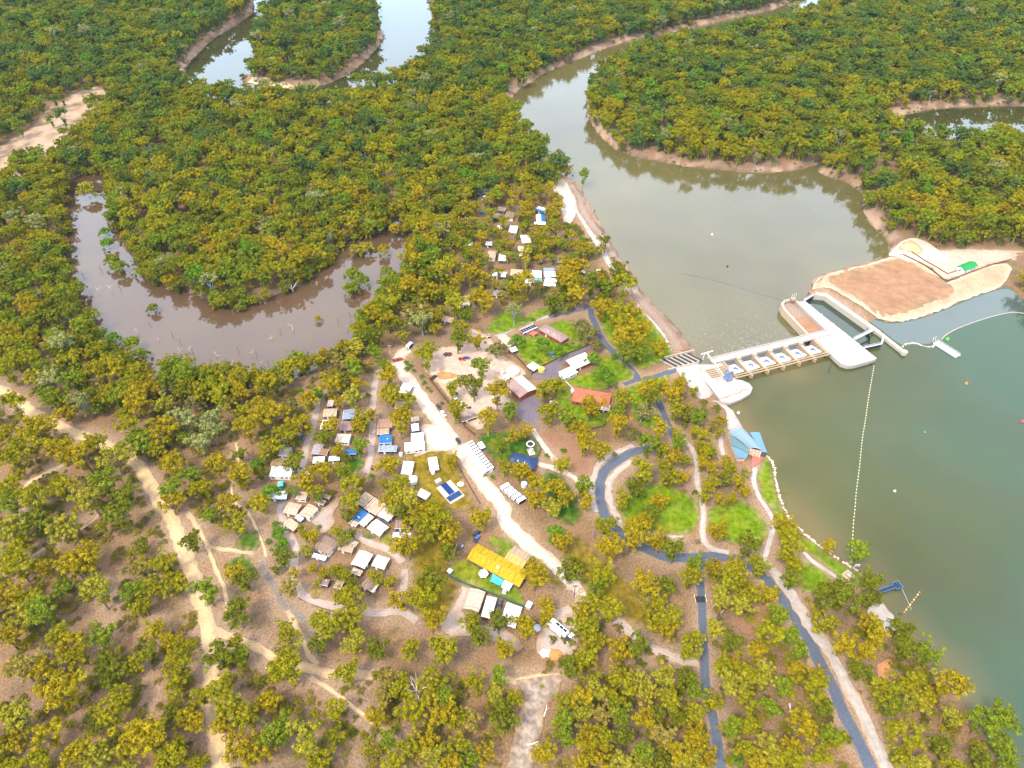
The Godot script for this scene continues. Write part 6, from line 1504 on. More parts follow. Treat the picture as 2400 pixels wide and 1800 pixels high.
	cabin("cabin","white cabin under bright green trees at the lower left corner","cabin","cabins and caravan annexes in the holiday park",Vector2(-122.9,-233.1),9.8,4.9,0.018,2.9,0.3,"flat","white","greyblue")
	cabin("caravan_annexe","small turquoise roof between the broad white roof and white cabin","cabin","cabins and caravan annexes in the holiday park",Vector2(-123.4,-240.9),3.7,2.7,-1.369,2.6,0.2,"flat","teal","teal")
	cabin("caravan_annexe","tan roof under gums beside the white road at the top","cabin","cabins and caravan annexes in the holiday park",Vector2(-65,-300.2),8.8,6.2,-0.028,2.8,0.3,"gable","tan","greydark")
	cabin("caravan_annexe","cream roof peeping out at the top of the middle row","cabin","cabins and caravan annexes in the holiday park",Vector2(-96.5,-306.1),6.5,3.7,0.014,2.7,0.3,"flat","cream","tan")
	cabin("caravan_annexe","pale roof beside the tree above the tan pink roof","cabin","cabins and caravan annexes in the holiday park",Vector2(-108,-301.8),5.3,3.4,-1.562,2.7,0.3,"flat","pinkgrey","greydark")
	cabin("caravan_annexe","large tan roof at the left edge of the lower cabins","cabin","cabins and caravan annexes in the holiday park",Vector2(-113.2,-224.3),7.4,7.2,-0.255,2.9,0.9,"gable","tanpink","tan")
	cabin("caravan_annexe","tan gabled roof with white front beside the large tan roof","cabin","cabins and caravan annexes in the holiday park",Vector2(-104.5,-222.7),7.4,6.9,1.056,2.9,0.8,"gable","tanpink","white")
	cabin("caravan_annexe","tan pink roof behind the large tan roof","cabin","cabins and caravan annexes in the holiday park",Vector2(-110.2,-232.9),5.6,4.9,-0.131,2.7,0.3,"flat","tanpink","white")
	cabin("caravan_annexe","brown roof under the dark bush at the head of the gravel yard","cabin","cabins and caravan annexes in the holiday park",Vector2(-98.7,-232.8),7.9,2.6,-0.347,2.8,0.4,"gable","brownroof","greydark")
	cabin("caravan_annexe","smaller brown roof left of the gravel yard","cabin","cabins and caravan annexes in the holiday park",Vector2(-99.7,-229.1),5.5,2.9,-0.380,2.6,0.3,"flat","brownroof","greydark")
	cabin("caravan_annexe","tan roof at the bend of the lane below the large tan roof","cabin","cabins and caravan annexes in the holiday park",Vector2(-111.4,-214.4),7.6,4.8,-0.612,2.8,0.4,"gable","tanpink","brick")
	cabin("site_caravan","white caravan roof between the two left tan roofs","caravan","cabins and caravan annexes in the holiday park",Vector2(-108.5,-218.8),4.5,2.3,-0.648,2.6,0.2,"flat","white","greyblue")
	cabin("caravan_annexe","tan pink square roof in the middle cabin cluster","cabin","cabins and caravan annexes in the holiday park",Vector2(-70.8,-225.9),8.4,8,-0.587,2.9,0.3,"flat","tanpink","greydark")
	cabin("caravan_annexe","grey tan roof at the upper end of the middle cabin cluster","cabin","cabins and caravan annexes in the holiday park",Vector2(-77.1,-230.3),8.1,5.5,0.987,2.9,0.4,"flat","tan","greydark")
	cabin("caravan_annexe","bright blue roof between cream and tan roofs","cabin","cabins and caravan annexes in the holiday park",Vector2(-77.5,-219.9),7.1,4.4,0.977,2.8,0.2,"flat","blue","tan")
	cabin("caravan_annexe","narrow cream roof right of the bright blue roof","cabin","cabins and caravan annexes in the holiday park",Vector2(-74.1,-217.1),7.5,3.3,0.948,2.8,0.2,"flat","cream","tan")
	cabin("caravan_annexe","small tan end roof below the bright blue roof","cabin","cabins and caravan annexes in the holiday park",Vector2(-80.2,-215.6),5,2.7,-0.554,2.7,0.2,"flat","tanpink","tan")
	cabin("caravan_annexe","pale pink white roof right of the tan pink square roof","cabin","cabins and caravan annexes in the holiday park",Vector2(-63.9,-221.4),7.7,7.6,1.016,2.9,0.4,"gable","palepink","greyblue")
	cabin("caravan_annexe","pale gabled roof fronting the two small lawns","cabin","cabins and caravan annexes in the holiday park",Vector2(-67.5,-212.5),8.8,7.1,-0.628,2.9,0.8,"gable","palepink","tan")
	cabin("caravan_annexe","dark mauve roof under gums at the right of the cluster","cabin","cabins and caravan annexes in the holiday park",Vector2(-55.3,-214.4),7.5,4.8,-0.014,2.8,0.3,"flat","mauve","blue")
	cabin("caravan_annexe","silver bowed awning roof right of the small lawn","cabin","cabins and caravan annexes in the holiday park",Vector2(-54.9,-207.9),9.2,3.8,-0.034,2.6,0.8,"arch","silver","silver")
	cabin("caravan_annexe","grey brown roof in the middle of the lower cabins","cabin","cabins and caravan annexes in the holiday park",Vector2(-91.5,-202.4),9.2,8.7,-0.496,2.9,0.8,"gable","brownroof","white")
	cabin("caravan_annexe","tan roof half hidden by branches right of the grey brown roof","cabin","cabins and caravan annexes in the holiday park",Vector2(-81.3,-201.4),7.7,5.9,-0.274,2.8,0.3,"gable","tan","tan")
	cabin("caravan_annexe","small tan pink roof beside the lane above the white gable","cabin","cabins and caravan annexes in the holiday park",Vector2(-78.3,-203.3),4,2.8,-0.382,2.7,0.2,"flat","tanpink","tan")
	cabin("caravan_annexe","white gabled roof with faint stain left of the cream roof","cabin","cabins and caravan annexes in the holiday park",Vector2(-72.7,-194),8.6,7.6,1.213,2.9,0.8,"gable","palepink","greydark")
	cabin("caravan_annexe","cream gabled roof right of the stained white gable","cabin","cabins and caravan annexes in the holiday park",Vector2(-63.4,-192.5),6.9,6.7,-0.335,2.9,0.6,"gable","cream","tan")
	cabin("site_caravan","white caravan below the grey brown roof","caravan","cabins and caravan annexes in the holiday park",Vector2(-93.8,-195.8),7.3,2.2,-0.313,2.4,0.2,"flat","white","greyblue")
	cabin("caravan_annexe","grey roof with a gum trunk at its right at the lower edge","cabin","cabins and caravan annexes in the holiday park",Vector2(-89.6,-181.9),6.8,3.3,-0.251,2.8,0.4,"flat","brownroof","greydark")
	cabin("caravan_annexe","tan roof strip under gums at the lower edge","cabin","cabins and caravan annexes in the holiday park",Vector2(-81.4,-181.1),6.6,3.4,1.299,2.8,0.4,"flat","tan","greydark")
	cabin("caravan_annexe","small tan roof below the stained white gable","cabin","cabins and caravan annexes in the holiday park",Vector2(-74.1,-187.3),5.4,2.8,-0.388,2.7,0.3,"flat","tan","greydark")
	cabin("caravan_annexe","brown grey roof at the lower right of the cabins","cabin","cabins and caravan annexes in the holiday park",Vector2(-67.4,-180.3),6.2,5.2,-0.529,2.8,0.4,"gable","brownroof","greydark")
	cabin("caravan_annexe","narrow cream awning along the lower right brown roof","cabin","cabins and caravan annexes in the holiday park",Vector2(-64.7,-178.9),5.3,2,1.135,2.7,0.2,"flat","cream","tan")
	cabin("cabin","blue and white barrel roofed cabin nearest the levee head","cabin","cabins and caravans in the upper camp by the levee",Vector2(25,-531),9,7,-0.496,2.9,0.9,"arch","whiteblue","greydark")
	cabin("cabin","blue and white gabled cabin below the barrel roof","cabin","cabins and caravans in the upper camp by the levee",Vector2(23.5,-517.6),10.6,7.7,1.569,2.9,0.8,"gable","whiteblue","white")
	cabin("caravan_annexe","low white annexe in front of the blue and white gable","cabin","cabins and caravans in the upper camp by the levee",Vector2(22.6,-510.3),9.3,4.1,-0.070,2.4,0.2,"flat","white","red")
	cabin("cabin","white hip roofed cabin in the middle of the upper camp","cabin","cabins and caravans in the upper camp by the levee",Vector2(1,-500.1),11.6,6.7,1.436,2.9,1.0,"hip","white","tan")
	cabin("cabin","cream roof with pale edge beside the dark green shrub","cabin","cabins and caravans in the upper camp by the levee",Vector2(10.9,-485.6),11.9,7.2,-1.439,2.8,0.3,"flat","cream","tan")
	cabin("cabin","tan gabled cabin at the left of the lower white roofs","cabin","cabins and caravans in the upper camp by the levee",Vector2(3.4,-439),8.7,8.5,-0.091,2.9,0.6,"gable","tanpink","white")
	cabin("caravan_annexe","pale roof between tan gable and blue tarpaulin","cabin","cabins and caravans in the upper camp by the levee",Vector2(12,-432.2),12.8,5.3,1.490,2.8,0.3,"flat","palegrey","white")
	cabin("caravan_annexe","white square roof above the blue tarpaulin","cabin","cabins and caravans in the upper camp by the levee",Vector2(18.2,-437),9.1,6.7,1.531,2.8,0.3,"flat","white","greyblue")
	cabin("awning","sky blue tarpaulin awning among the lower white roofs","awning","cabins and caravans in the upper camp by the levee",Vector2(18.6,-429.3),6.3,5.5,-0.029,2.5,0.2,"flat","skyblue","white")
	cabin("caravan_annexe","pale blue grey roof at the top of the right white roofs","cabin","cabins and caravans in the upper camp by the levee",Vector2(27.4,-443.1),8,4.6,-0.002,2.7,0.2,"flat","greyblue","white")
	cabin("cabin","long white roof below the pale blue grey roof","cabin","cabins and caravans in the upper camp by the levee",Vector2(28.7,-437),10.4,6.2,0.002,2.9,0.3,"gable","white","greydark")
	cabin("cabin","largest white roof at the lower right of the upper camp","cabin","cabins and caravans in the upper camp by the levee",Vector2(27.7,-426.7),10.7,8.7,1.397,2.9,0.3,"flat","white","greydark")
	cabin("caravan_annexe","white gable under gums left of the tan gabled cabin","cabin","cabins and caravans in the upper camp by the levee",Vector2(-9.1,-437.3),9.9,6.6,-0.180,2.8,0.5,"gable","white","greydark")
	cabin("caravan_annexe","tan roof with white edge under a pale gum","cabin","cabins and caravans in the upper camp by the levee",Vector2(-15.5,-463),10.2,6.4,1.513,2.8,0.4,"gable","tanpink","white")
	cabin("site_caravan","white caravan right of the tan roof under the pale gum","caravan","cabins and caravans in the upper camp by the levee",Vector2(-7.3,-459.7),10.1,5.4,1.526,2.7,0.3,"flat","white","greydark")
	cabin("caravan_annexe","brown gable with white front in the upper camp centre","cabin","cabins and caravans in the upper camp by the levee",Vector2(-2,-522.5),10.2,7.4,1.432,2.8,0.8,"gable","brownroof","white")
	cabin("caravan_annexe","grey brown gable left of the white fronted brown gable","cabin","cabins and caravans in the upper camp by the levee",Vector2(-12.8,-520.9),8.3,6.5,1.360,2.8,0.6,"gable","brownroof","greydark")
	cabin("caravan_annexe","tan brown roof behind the white fronted brown gable","cabin","cabins and caravans in the upper camp by the levee",Vector2(2.3,-534.5),7.6,6.3,1.528,2.7,0.5,"gable","brownroof","tan")
	cabin("caravan_annexe","dull brown roof left behind the white fronted brown gable","cabin","cabins and caravans in the upper camp by the levee",Vector2(-9,-532.3),6.7,6.5,1.455,2.7,0.4,"flat","brownroof","greydark")
	cabin("caravan_annexe","brown roof with white edge at the right of the upper camp","cabin","cabins and caravans in the upper camp by the levee",Vector2(35.9,-458.9),7.3,6.2,0.018,2.7,0.4,"gable","brownroof","white")
	cabin("caravan_annexe","small white roof beside the round green shrub","cabin","cabins and caravans in the upper camp by the levee",Vector2(6.8,-471.9),6,3.9,-1.503,2.6,0.2,"flat","white","greydark")
	cabin("garden_shed","tiny cream roof below the small white roof","shed","cabins and caravans in the upper camp by the levee",Vector2(6.8,-464.1),4.2,2.4,-1.493,2.3,0.2,"flat","cream","tan")
	cabin("site_caravan","narrow white caravan parked alone under the gums","caravan","cabins and caravans in the upper camp by the levee",Vector2(21.3,-456.9),7.6,2.1,-1.537,2.5,0.2,"flat","white","greydark")
	cabin("site_caravan","white caravan among gums at the left of the upper camp","caravan","cabins and caravans in the upper camp by the levee",Vector2(-17.9,-479.4),5.3,4.8,-0.085,2.6,0.2,"flat","white","greydark")
	cabin("caravan_annexe","pale roof at the far left of the upper camp","cabin","cabins and caravans in the upper camp by the levee",Vector2(-33.3,-478.9),5.6,5,-1.545,2.6,0.3,"flat","palegrey","greydark")
	cabin("caravan_annexe","pale gable at the top left of the upper camp","cabin","cabins and caravans in the upper camp by the levee",Vector2(-22.6,-551),7.6,5.7,1.461,2.7,0.6,"gable","palegrey","greydark")
	cabin("caravan_annexe","blue grey roof at the lower left of the upper camp","cabin","cabins and caravans in the upper camp by the levee",Vector2(-9.8,-413.8),6.6,6.1,-0.077,2.7,0.3,"flat","greyblue","greydark")
	cabin("caravan_annexe","tan roof alone at the lower left beyond the upper camp","cabin","cabins and caravans in the upper camp by the levee",Vector2(-33.2,-406.3),7.5,6.9,-1.523,2.7,0.4,"flat","tan","white")
	cabin("garden_shed","upper small white shed beside the yellow play boats","shed","cabins and caravans in the upper camp by the levee",Vector2(53,-440.9),4.1,1.7,-1.355,2.4,0.2,"flat","white","greydark")
	cabin("garden_shed","lower pale shed beside the yellow play boats","shed","cabins and caravans in the upper camp by the levee",Vector2(53.7,-430.3),6.8,4,1.427,2.6,0.2,"flat","pinkgrey","greydark")
	cabin("caravan_annexe","pale roof left of the white hip roofed cabin","cabin","cabins and caravans in the upper camp by the levee",Vector2(-9.2,-502.5),6.7,5.6,1.444,2.6,0.2,"flat","palegrey","greydark")
	cabin("caravan_annexe","pale roof at the top right of the upper camp","cabin","cabins and caravans in the upper camp by the levee",Vector2(18.8,-556.7),8.5,3,-0.810,2.6,0.2,"flat","palegrey","greydark")
	cabin("caravan_annexe","blue grey roof deep under gums at the very top left","cabin","cabins and caravans in the upper camp by the levee",Vector2(-25.6,-562.7),9.7,6.6,-1.519,2.7,0.3,"flat","greyblue","greydark")
	build_yellow_house(Vector2(-6.7,-190.8),29.8,10,-0.551,Vector2(2.9,-194.9),10.5,9.7,-0.592)
	cabin("green_shed","green roofed shed with white front on the sandbank","shed","",Vector2(339.3,-447.2),15.6,7.2,0.487,3.2,1.5,"gable","green","white")
	car("white car parked on the right edge of the white village road","white",-40.7,-294.9,-1.00,"wagon","car")
	car("dark car parked just behind the white car on the village road","dark",-43.6,-300.7,-1.00,"wagon","car")
	car("white car at the left of the storage yard","white",-34.7,-309.3,-1.15,"ute","car")
	car("white utility truck lower in the storage yard","white",-30.7,-304,-1.07,"ute","car")
	car("white car wreck half under a gum in the storage yard","white",-37.2,-320,-0.51,"wagon","car")
	car("silver car beside the wreck in the storage yard","silver",-34.5,-321.4,-0.70,"wagon","car")
	car("black car between two white roofs below the green fence","dark",-5.7,-170.9,-1.74,"wagon","car")
	car("dark car parked above the yellow roofed house","dark",-17.8,-210.5,0.83,"wagon","car")
	car("blue car with white tray above the yellow roofed house","blue",-17.7,-207.2,1.09,"ute","car")
	car("white tow truck parked beside the motorhome","white",25.8,-154.9,0.82,"ute","car")
	car("dark loader beside the orange clay heap","dark",-48.7,-327,0.94,"ute","loader")
	car("red tractor at the head of the white village road","red",-74.3,-343.1,0.38,"ute","tractor")
	car("second red tractor right beside the first one","red",-72.1,-344,0.38,"ute","tractor")
	car("dark trailer with frame left of the long white shed","dark",-30.4,-273.1,-1.09,"ute","trailer")
	car("silver car parked on the lawn left of the terracotta house","silver",24.7,-304,-0.21,"wagon","car")
	car("blue car by the brown garden fence","blue",25.5,-348.2,-1.08,"wagon","car")
	car("small red trailer in the upper storage yard","red",-31.8,-344.2,-0.00,"ute","trailer")
	car("small blue trailer next to the red trailer in the yard","blue",-29.2,-345.2,0.32,"ute","trailer")
	car("dark blue car under gums left of the first gravel lane","blue",-120.4,-276.1,-0.39,"wagon","car")
	car("maroon car with white bonnet at the foot of the second lane","maroon",-75,-253.4,0.07,"wagon","car")
	car("dark car beside the tan roof of the upper camp","dark",-21.8,-464.1,-1.33,"wagon","car")
	caravan("first white caravan nearest the dark lawn in the caravan row",-3.6,-239.5,-2.50,5.2,2.3,0,"caravans parked in a row right of the white village road")
	caravan("second caravan of the row, with drawbar to the road",-1.7,-237.1,-2.51,5.2,2.3,0,"caravans parked in a row right of the white village road")
	caravan("middle caravan of the parked row",0.3,-235,-2.51,5.2,2.3,0,"caravans parked in a row right of the white village road")
	caravan("fourth caravan of the parked row",2.4,-232.8,-2.51,5.2,2.3,0,"caravans parked in a row right of the white village road")
	caravan("last caravan at the lower end of the parked row",4.8,-230.7,-2.52,5.2,2.3,0,"caravans parked in a row right of the white village road")
	caravan("long white motorhome with solar panels on the bare camp site",21.1,-158.9,-0.78,10.2,3.0,3,"")
	caravan("white caravan annexe alongside the long motorhome",19,-158.4,-0.78,9.0,1.6,0,"")
	caravan("white van at the head of the white village road",-67,-356.9,-2.01,5.5,2.3,1,"")
	tank("smallest white tank left of the mauve and white shed",-6.2,-330.4,1.0,2.6,M.roof_white)
	tank("largest cream water tank behind the mauve and white shed",0.7,-330.9,3.8,3.2,M.tankcream)
	tank("white tank touching the mauve half of the shed",-3.7,-325.4,2.2,2.4,M.roof_white)
	tank("yellow water tank at the depot fence",18.4,-333.3,2.0,2.6,M.tankyellow)
	tank("white round tank left of the yellowing grass",-53.4,-244.5,2.5,2.2,M.roof_white)
	tank("white tank behind the parked caravan row",6.5,-241.3,1.6,2.5,M.roof_white)
	tank("small white tank at the left wall of the terracotta house",36.9,-314,1.1,2.2,M.roof_white)
	tank("small white tank below the white shed on the yellowing grass",-43,-250.1,1.2,2.0,M.roof_white)
	tank("tiny white tank right of the slate blue roof",-62,-263.2,1.0,1.8,M.roof_white)
	tank("low grey tank under the gum left of the motorhome",11.4,-159.4,1.7,1.2,M.greymetal)
	tank("small teal tank among gums in the upper camp",-25.1,-529.9,1.2,2.2,M.teal)
	trampoline(10.4,-270.7)
	playground(10.7,-265.5)
	pool(-32.9,-237.4,0.66)
	shade_sail("blue_awning","tattered sky blue shade sail below the yellow roof",[Vector2(-9.2,-186.3),Vector2(-10.4,-181.9),Vector2(-6,-179.9),Vector2(-3.3,-182.8)],2.6,M.roof_skyblue)
	shade_sail("shade_sail","white shade sail left of the swimming pool",[Vector2(-48.3,-237.9),Vector2(-50.5,-233.3),Vector2(-45.2,-230.2),Vector2(-42.9,-234.8)],2.6,M.roof_white)
	gazebo(-13.6,-186.4)
	cushion(-27.7,-242.6)
	fence("garden_fence","green sheet fence around the yellow roofed house",[-30.4,-186.4,-24.7,-183.3,-19.5,-180.9,-12.5,-178.1,-3.4,-174.1,6,-169.8],1.9,M.greenfence,3)
	fence("garden_fence","long brown board fence along the depot yard",[12,-330.2,19,-337.1,34.3,-348.7,51.1,-358.8],1.8,M.brownfence,3)
	fence("garden_fence","brown board fence left of the walled garden",[-2.1,-351.3,2.4,-347.9,11.3,-333.1],1.8,M.brownfence,3)
	fence("garden_fence","dark brown fence between the road hedge and the storage yard",[-51.5,-325.9,-46.1,-317.5,-37.6,-303.3,-30.5,-291.1,-27.4,-284.8,-20.9,-278.1],1.8,M.brownfence,3)
	fence("garden_wall","white garden wall left of the terracotta house",[32.1,-325.2,37.8,-316.4],1.2,M.wallwhite,3)
	fence("garden_fence","dark fence running down from the terracotta house",[59.3,-300.7,53.2,-284.8,45.9,-283],1.6,M.brownfence,3)
	fence("garden_fence","curved green fence around the dark green lawn",[10.9,-276.3,14.8,-272.2,16.4,-266.9,13.2,-260.1],1.6,M.greenfence,3)
	fence("garden_fence","grey post fence left of the yellow roofed house",[-27.4,-203.8,-28.7,-198.6,-30.1,-193.8],1.6,M.greyfence,3)
	fence("post_fence","low fence left of the pool along the white road",[-30.9,-258.9,-25.6,-246.9,-20.2,-236.3,-16.6,-229.2],1.1,M.brownfence,3)
	fence("post_fence","pale log barrier along the lower asphalt road",[117.4,-192.6,123.2,-186.2],0.6,M.palewood,3)
	fence("post_fence","low timber rail below the holiday park lane",[-99.5,-174.6,-93.8,-171.8,-86.1,-169,-77.6,-167.1],0.5,M.brownfence,3.5)
	fence("retaining_wall","brown retaining wall along the channel on the sandbank",[300,-466.7,308.7,-455.1,313.1,-446.4,316.7,-431.2,321.6,-433.2,340,-442.3,361.1,-452.6,379.9,-459.7],1.4,M.brownfence,6)
	fence("retaining_wall","upper brown channel wall on the sandbank",[308.3,-471.1,312.8,-459.3,318.1,-449.9,322.7,-440.7,335.2,-446.8],1.2,M.brownfence,6)
	lamp_post("dark timber power pole at the end of the white village road",29.2,-176.2,9,2,M.dark)
	lamp_post("timber pole left of the tan gabled cabin",-2.9,-447.9,8,1,M.brownfence)
	lamp_post("thin pole in the water beside the lock island",199.1,-332.4,7,0,M.dark)
	lamp_post("pale blue street lamp near the asphalt loop",41,-208.6,6,1,M.steelblue)
	lamp_post("pale pole above the red tractors",-78.7,-349.5,8,1,M.palewood)
	lamp_post("black burnt stump post in the dry woodland",-48.9,-119.9,7,0,M.dark)
	lamp_post("grey pole at the right of the white roofs",1.7,-157,5,0,M.greymetal)
	mound("sand_heap","white sand heap at the edge of the bare camp site","heap",14.9,-148,2.6,1.0,M.roof_white)
	mound("soil_heap","orange soil heap beside the white sand heap","heap",18.9,-147.3,3.4,1.1,M.clay)
	mound("soil_heap","orange clay heap in the storage yard","heap",-40.2,-329.4,3.5,1.2,M.clay)
	mound("soil_heap","pale heap above the orange clay heap","heap",-44,-334.2,2.2,0.8,M.sandbar)
	mound("scrap_heap","heap of dark scrap pipes in the upper storage yard","heap",-41.6,-349.5,3,1.0,M.scrap)
	mound("soil_heap","round mulch bed left under the tree on the dark lawn","heap",-3.6,-275.1,2.0,0.5,M.brownfill)
	mound("soil_heap","round mulch bed right of the other on the dark lawn","heap",2.1,-274.5,2.2,0.5,M.brownfill)
	mound("rock_heap","dark rock at the end of the white beach","rock",170.1,-159.1,2,0.8,M.scrap)
	mound("scrap_heap","dark scrap ring below the utility truck in the yard","heap",-25.4,-300.7,1.6,0.8,M.scrap)
	buoy("dark buoy in the upper pool",164.7,-458.8,-5.0,0.8,M.dark)
	buoy("orange buoy right of the lock in the reservoir",282.2,-323.1,-1.0,1.0,M.orange)
	buoy("green buoy in the middle of the reservoir",238.7,-281.7,-1.0,0.7,M.teal)
	buoy("white buoy below the green buoy",204.5,-238.7,-1.0,0.7,M.roof_white)
	buoy("red buoy at the right edge of the reservoir",300,-290.2,-1.0,1.1,M.car_red)
	buoy("bright green buoy at the silver pontoon",289.7,-366.2,-1.0,1.2,M.brightgreen)
	buoy("white buoy far up the pool",162.3,-504.6,-5.0,0.9,M.roof_white)
	buoy("small dark buoy off the levee head",55.8,-607.5,-5.0,0.7,M.dark)
	buoy("dark buoy just below the lock island",229.5,-341.2,-1.0,0.7,M.dark)
	buoy("white boat shaped float off the rock bank",134.6,-297.4,-1.0,0.9,M.roof_white)
	float_line("float_line","long curved line of yellow white floats across the reservoir",[230.9,-339.3,224.9,-327,216.8,-310.3,208.3,-292.1,200.1,-274.9,191.6,-255.3,183.8,-238.2,178.5,-225.5,175.7,-219.3,170.5,-206.1,166.1,-194.9],-1.0,66,.32,[M.floatyellow,M.roof_white])
	float_line("float_line","short line of orange and yellow floats below the jetty",[192.5,-178.5,187.3,-173.7,183.3,-170.1,181.2,-168.2],-1.0,9,.38,[M.orange,M.floatyellow])
	float_line("float_line","faint line of dark floats across the pool below the weir",[128.8,-449.1,145.1,-443,165.6,-432.1,180.5,-423.4,196,-414.5],-5.0,40,.35,[M.dark])
	float_boom("pale floating boom curving from the pontoon to the right bank",[285.9,-365.6,288.3,-368.8,298.9,-376.2,312.5,-383,328.5,-389.8,341.4,-394.2,349.7,-395.8,356.9,-394.2])
	rock_line("rock_groyne","curved line of pale rocks between lock wall and pontoon",[256.5,-358.4,260.5,-361.3,266.1,-362.4,270.2,-360,274.6,-358.4,280.4,-361.3],40,-1.0)
	rock_line("shore_edging","white stone edging along the waterside lawns",[142.5,-263.2,144.4,-259.4,144.1,-252.7,142.8,-246.2,142.1,-238.8,141.9,-231.6,142.3,-225.1,143,-221.3,145.4,-216,149.1,-209.9,153.9,-202.9,160.7,-195.8,166.4,-190.6,168.7,-185.7],150,-0.6)
	pontoon(284.5,-355.7,-1.05)
	jetty(172.6,-177.9,0.33)
	signpost(164.8,-189.1)
	barbecue(161.3,-186.5,-1.01)
	bench("park bench on the round park lawn",91.6,-237.9)
	bench("bench on gravel beside the loop road",92.6,-205.9)
	cattle_grid(87.8,-174.1)
	board("left white edged information board by the side road",93.2,-170)
	board("right white edged information board by the side road",96.4,-167.1)
	boat_prop("kayak","blue kayak lying on bare soil left of the yellow roof","kayak",-24.6,-203.1,1.14,4.2,M.roof_blue)
	boat_prop("play_boat","green play boat upper of the trio","boat",56.3,-441.7,0.3,4.0,M.brightgreen)
	boat_prop("play_boat","yellow play boat by the lower pale shed","boat",58.2,-433.8,0.3,4.0,M.floatyellow)
	boat_prop("play_boat","yellow play boat beside the levee sand","boat",64.5,-445.8,0.3,4.0,M.floatyellow)
	log_prop("white fallen log in the woodland between two roads",109.1,-144.8,0.24,5)
	log_prop("curved white log lower between the two roads",115.6,-123.4,-1.65,5)
	log_prop("pale log lying in the dry creek bed",8.3,-110.2,0.28,5)
	log_prop("pale upright log at the creek bed edge",13.8,-123,1.27,5)
	log_prop("pale broken branch beside the woodland track",-105.7,-142.1,0.95,3)
	log_prop("bleached trunk at the lagoon point",-181.6,-401.8,-0.36,8)
	log_prop("bleached driftwood on the peninsula shore",191.2,-605.3,0.72,7)
	build_boathouse([[Vector3(122.6,4.6,-276.7),Vector3(131.6,5.2,-264.1),Vector3(138.5,6.2,-260.3),Vector3(130.9,7.2,-277)],[Vector3(134.8,5.0,-275.9),Vector3(138.3,4.6,-261.4),Vector3(141.2,4.2,-261.5),Vector3(140.7,4.6,-276.3)],[Vector3(123,3.0,-268.2),Vector3(131,3.4,-261.9),Vector3(131.8,4.4,-264.7),Vector3(123.3,4.0,-275.3)],[Vector3(124.3,2.4,-258.7),Vector3(128.7,2.4,-258.6),Vector3(131.3,3.0,-261.9),Vector3(123.2,2.8,-267.8)],[Vector3(134.6,0.5,-263.8),Vector3(140,0.5,-261.5),Vector3(136.7,0.5,-257.8),Vector3(131.4,0.5,-253.8),Vector3(132.9,0.5,-259.3)]])
	water_sheet("shallows","blue tinted shallow water between the sandbank and the boom",v2([244.1,-389,249.8,-387.2,256.9,-383.5,270.2,-385.2,289,-391.9,331.3,-413.5,353.7,-422.9,361.9,-421.6,363.1,-405.8,357.4,-395.1,347.4,-395.4,328.3,-389.5,312.4,-382.6,298.8,-375.9,288,-368,280.6,-362.9,270.8,-361.6,264.4,-363.2,257.3,-360.8,252.5,-369.6,249.9,-376.2]),-0.985,M.water_shallow)
	build_weir()
	snag(-319.2,-441.9,0,"bare stick snag in the muddy lagoon, first from the left")
	snag(-298.6,-420.4,1,"bare stick snag in the muddy lagoon, second from the left")
	snag(-309,-449,2,"bare stick snag in the muddy lagoon, third from the left")
	snag(-290.8,-423.3,3,"bare stick snag in the muddy lagoon, fourth from the left")
	snag(-284.9,-425.2,4,"bare stick snag in the muddy lagoon, fifth from the left")
	snag(-253,-374.4,5,"bare stick snag in the muddy lagoon, sixth from the left")
	snag(-247.7,-382.8,6,"bare stick snag in the muddy lagoon, seventh from the left")
	snag(-235.4,-366.2,7,"bare stick snag in the muddy lagoon, eighth from the left")
	snag(-227.8,-371.1,8,"bare stick snag in the muddy lagoon, ninth from the left")
	snag(-217.2,-353.6,9,"bare stick snag in the muddy lagoon, tenth from the left")
	snag(-221,-364.6,10,"bare stick snag in the muddy lagoon, eleventh from the left")
	snag(-211.1,-355.1,11,"bare stick snag in the muddy lagoon, twelfth from the left")
	snag(-207.6,-352,12,"bare stick snag in the muddy lagoon, thirteenth from the left")
	snag(-192,-350.5,13,"bare stick snag in the muddy lagoon, fourteenth from the left")
	snag(-183.7,-344.4,14,"bare stick snag in the muddy lagoon, fifteenth from the left")
	snag(-178,-338.4,15,"bare stick snag in the muddy lagoon, sixteenth from the left")
	snag(-178.8,-355.1,16,"bare stick snag in the muddy lagoon, seventeenth from the left")
	snag(-169.4,-352,17,"bare stick snag in the muddy lagoon, eighteenth from the left")
	snag(-165.5,-349,18,"bare stick snag in the muddy lagoon, nineteenth from the left")
	snag(-160.5,-342.9,19,"bare stick snag in the muddy lagoon, twentieth from the left")
	snag(-156.1,-341.4,20,"bare stick snag in the muddy lagoon, twenty first from the left")
	snag(-160.7,-367.9,21,"bare stick snag in the muddy lagoon, twenty second from the left")
	snag(-156.1,-374.4,22,"bare stick snag in the muddy lagoon, twenty third from the left")
	snag(-148.5,-377.7,23,"bare stick snag in the muddy lagoon, twenty fourth from the left")
	snag(-119.6,-386.2,24,"bare stick snag in the muddy lagoon, twenty fifth from the left")
	snag(-111.6,-377.7,25,"bare stick snag in the muddy lagoon, twenty sixth from the left")
	snag(-111.8,-391.4,26,"bare stick snag in the muddy lagoon, twenty seventh from the left")
	dead_tree("bare white dead tree inside the lagoon forest",-168.9,-548.9)
	dead_tree("pale bare dead tree in the forest left of the lagoon top",-342.3,-637.5)
	dead_tree("tall pale dead tree on the far river bank",43,-988)
	dead_tree("small bare tree right of the bare white dead tree",-157.2,-570.8)
	dead_tree("white leaning dead gum at the lagoon point",-158.6,-422.6)
	dead_tree("pale fallen looking dead tree in the dry woodland",-39,-128.7)
	dead_tree("grey bare tree at the lower left corner",-196.2,-116.9)
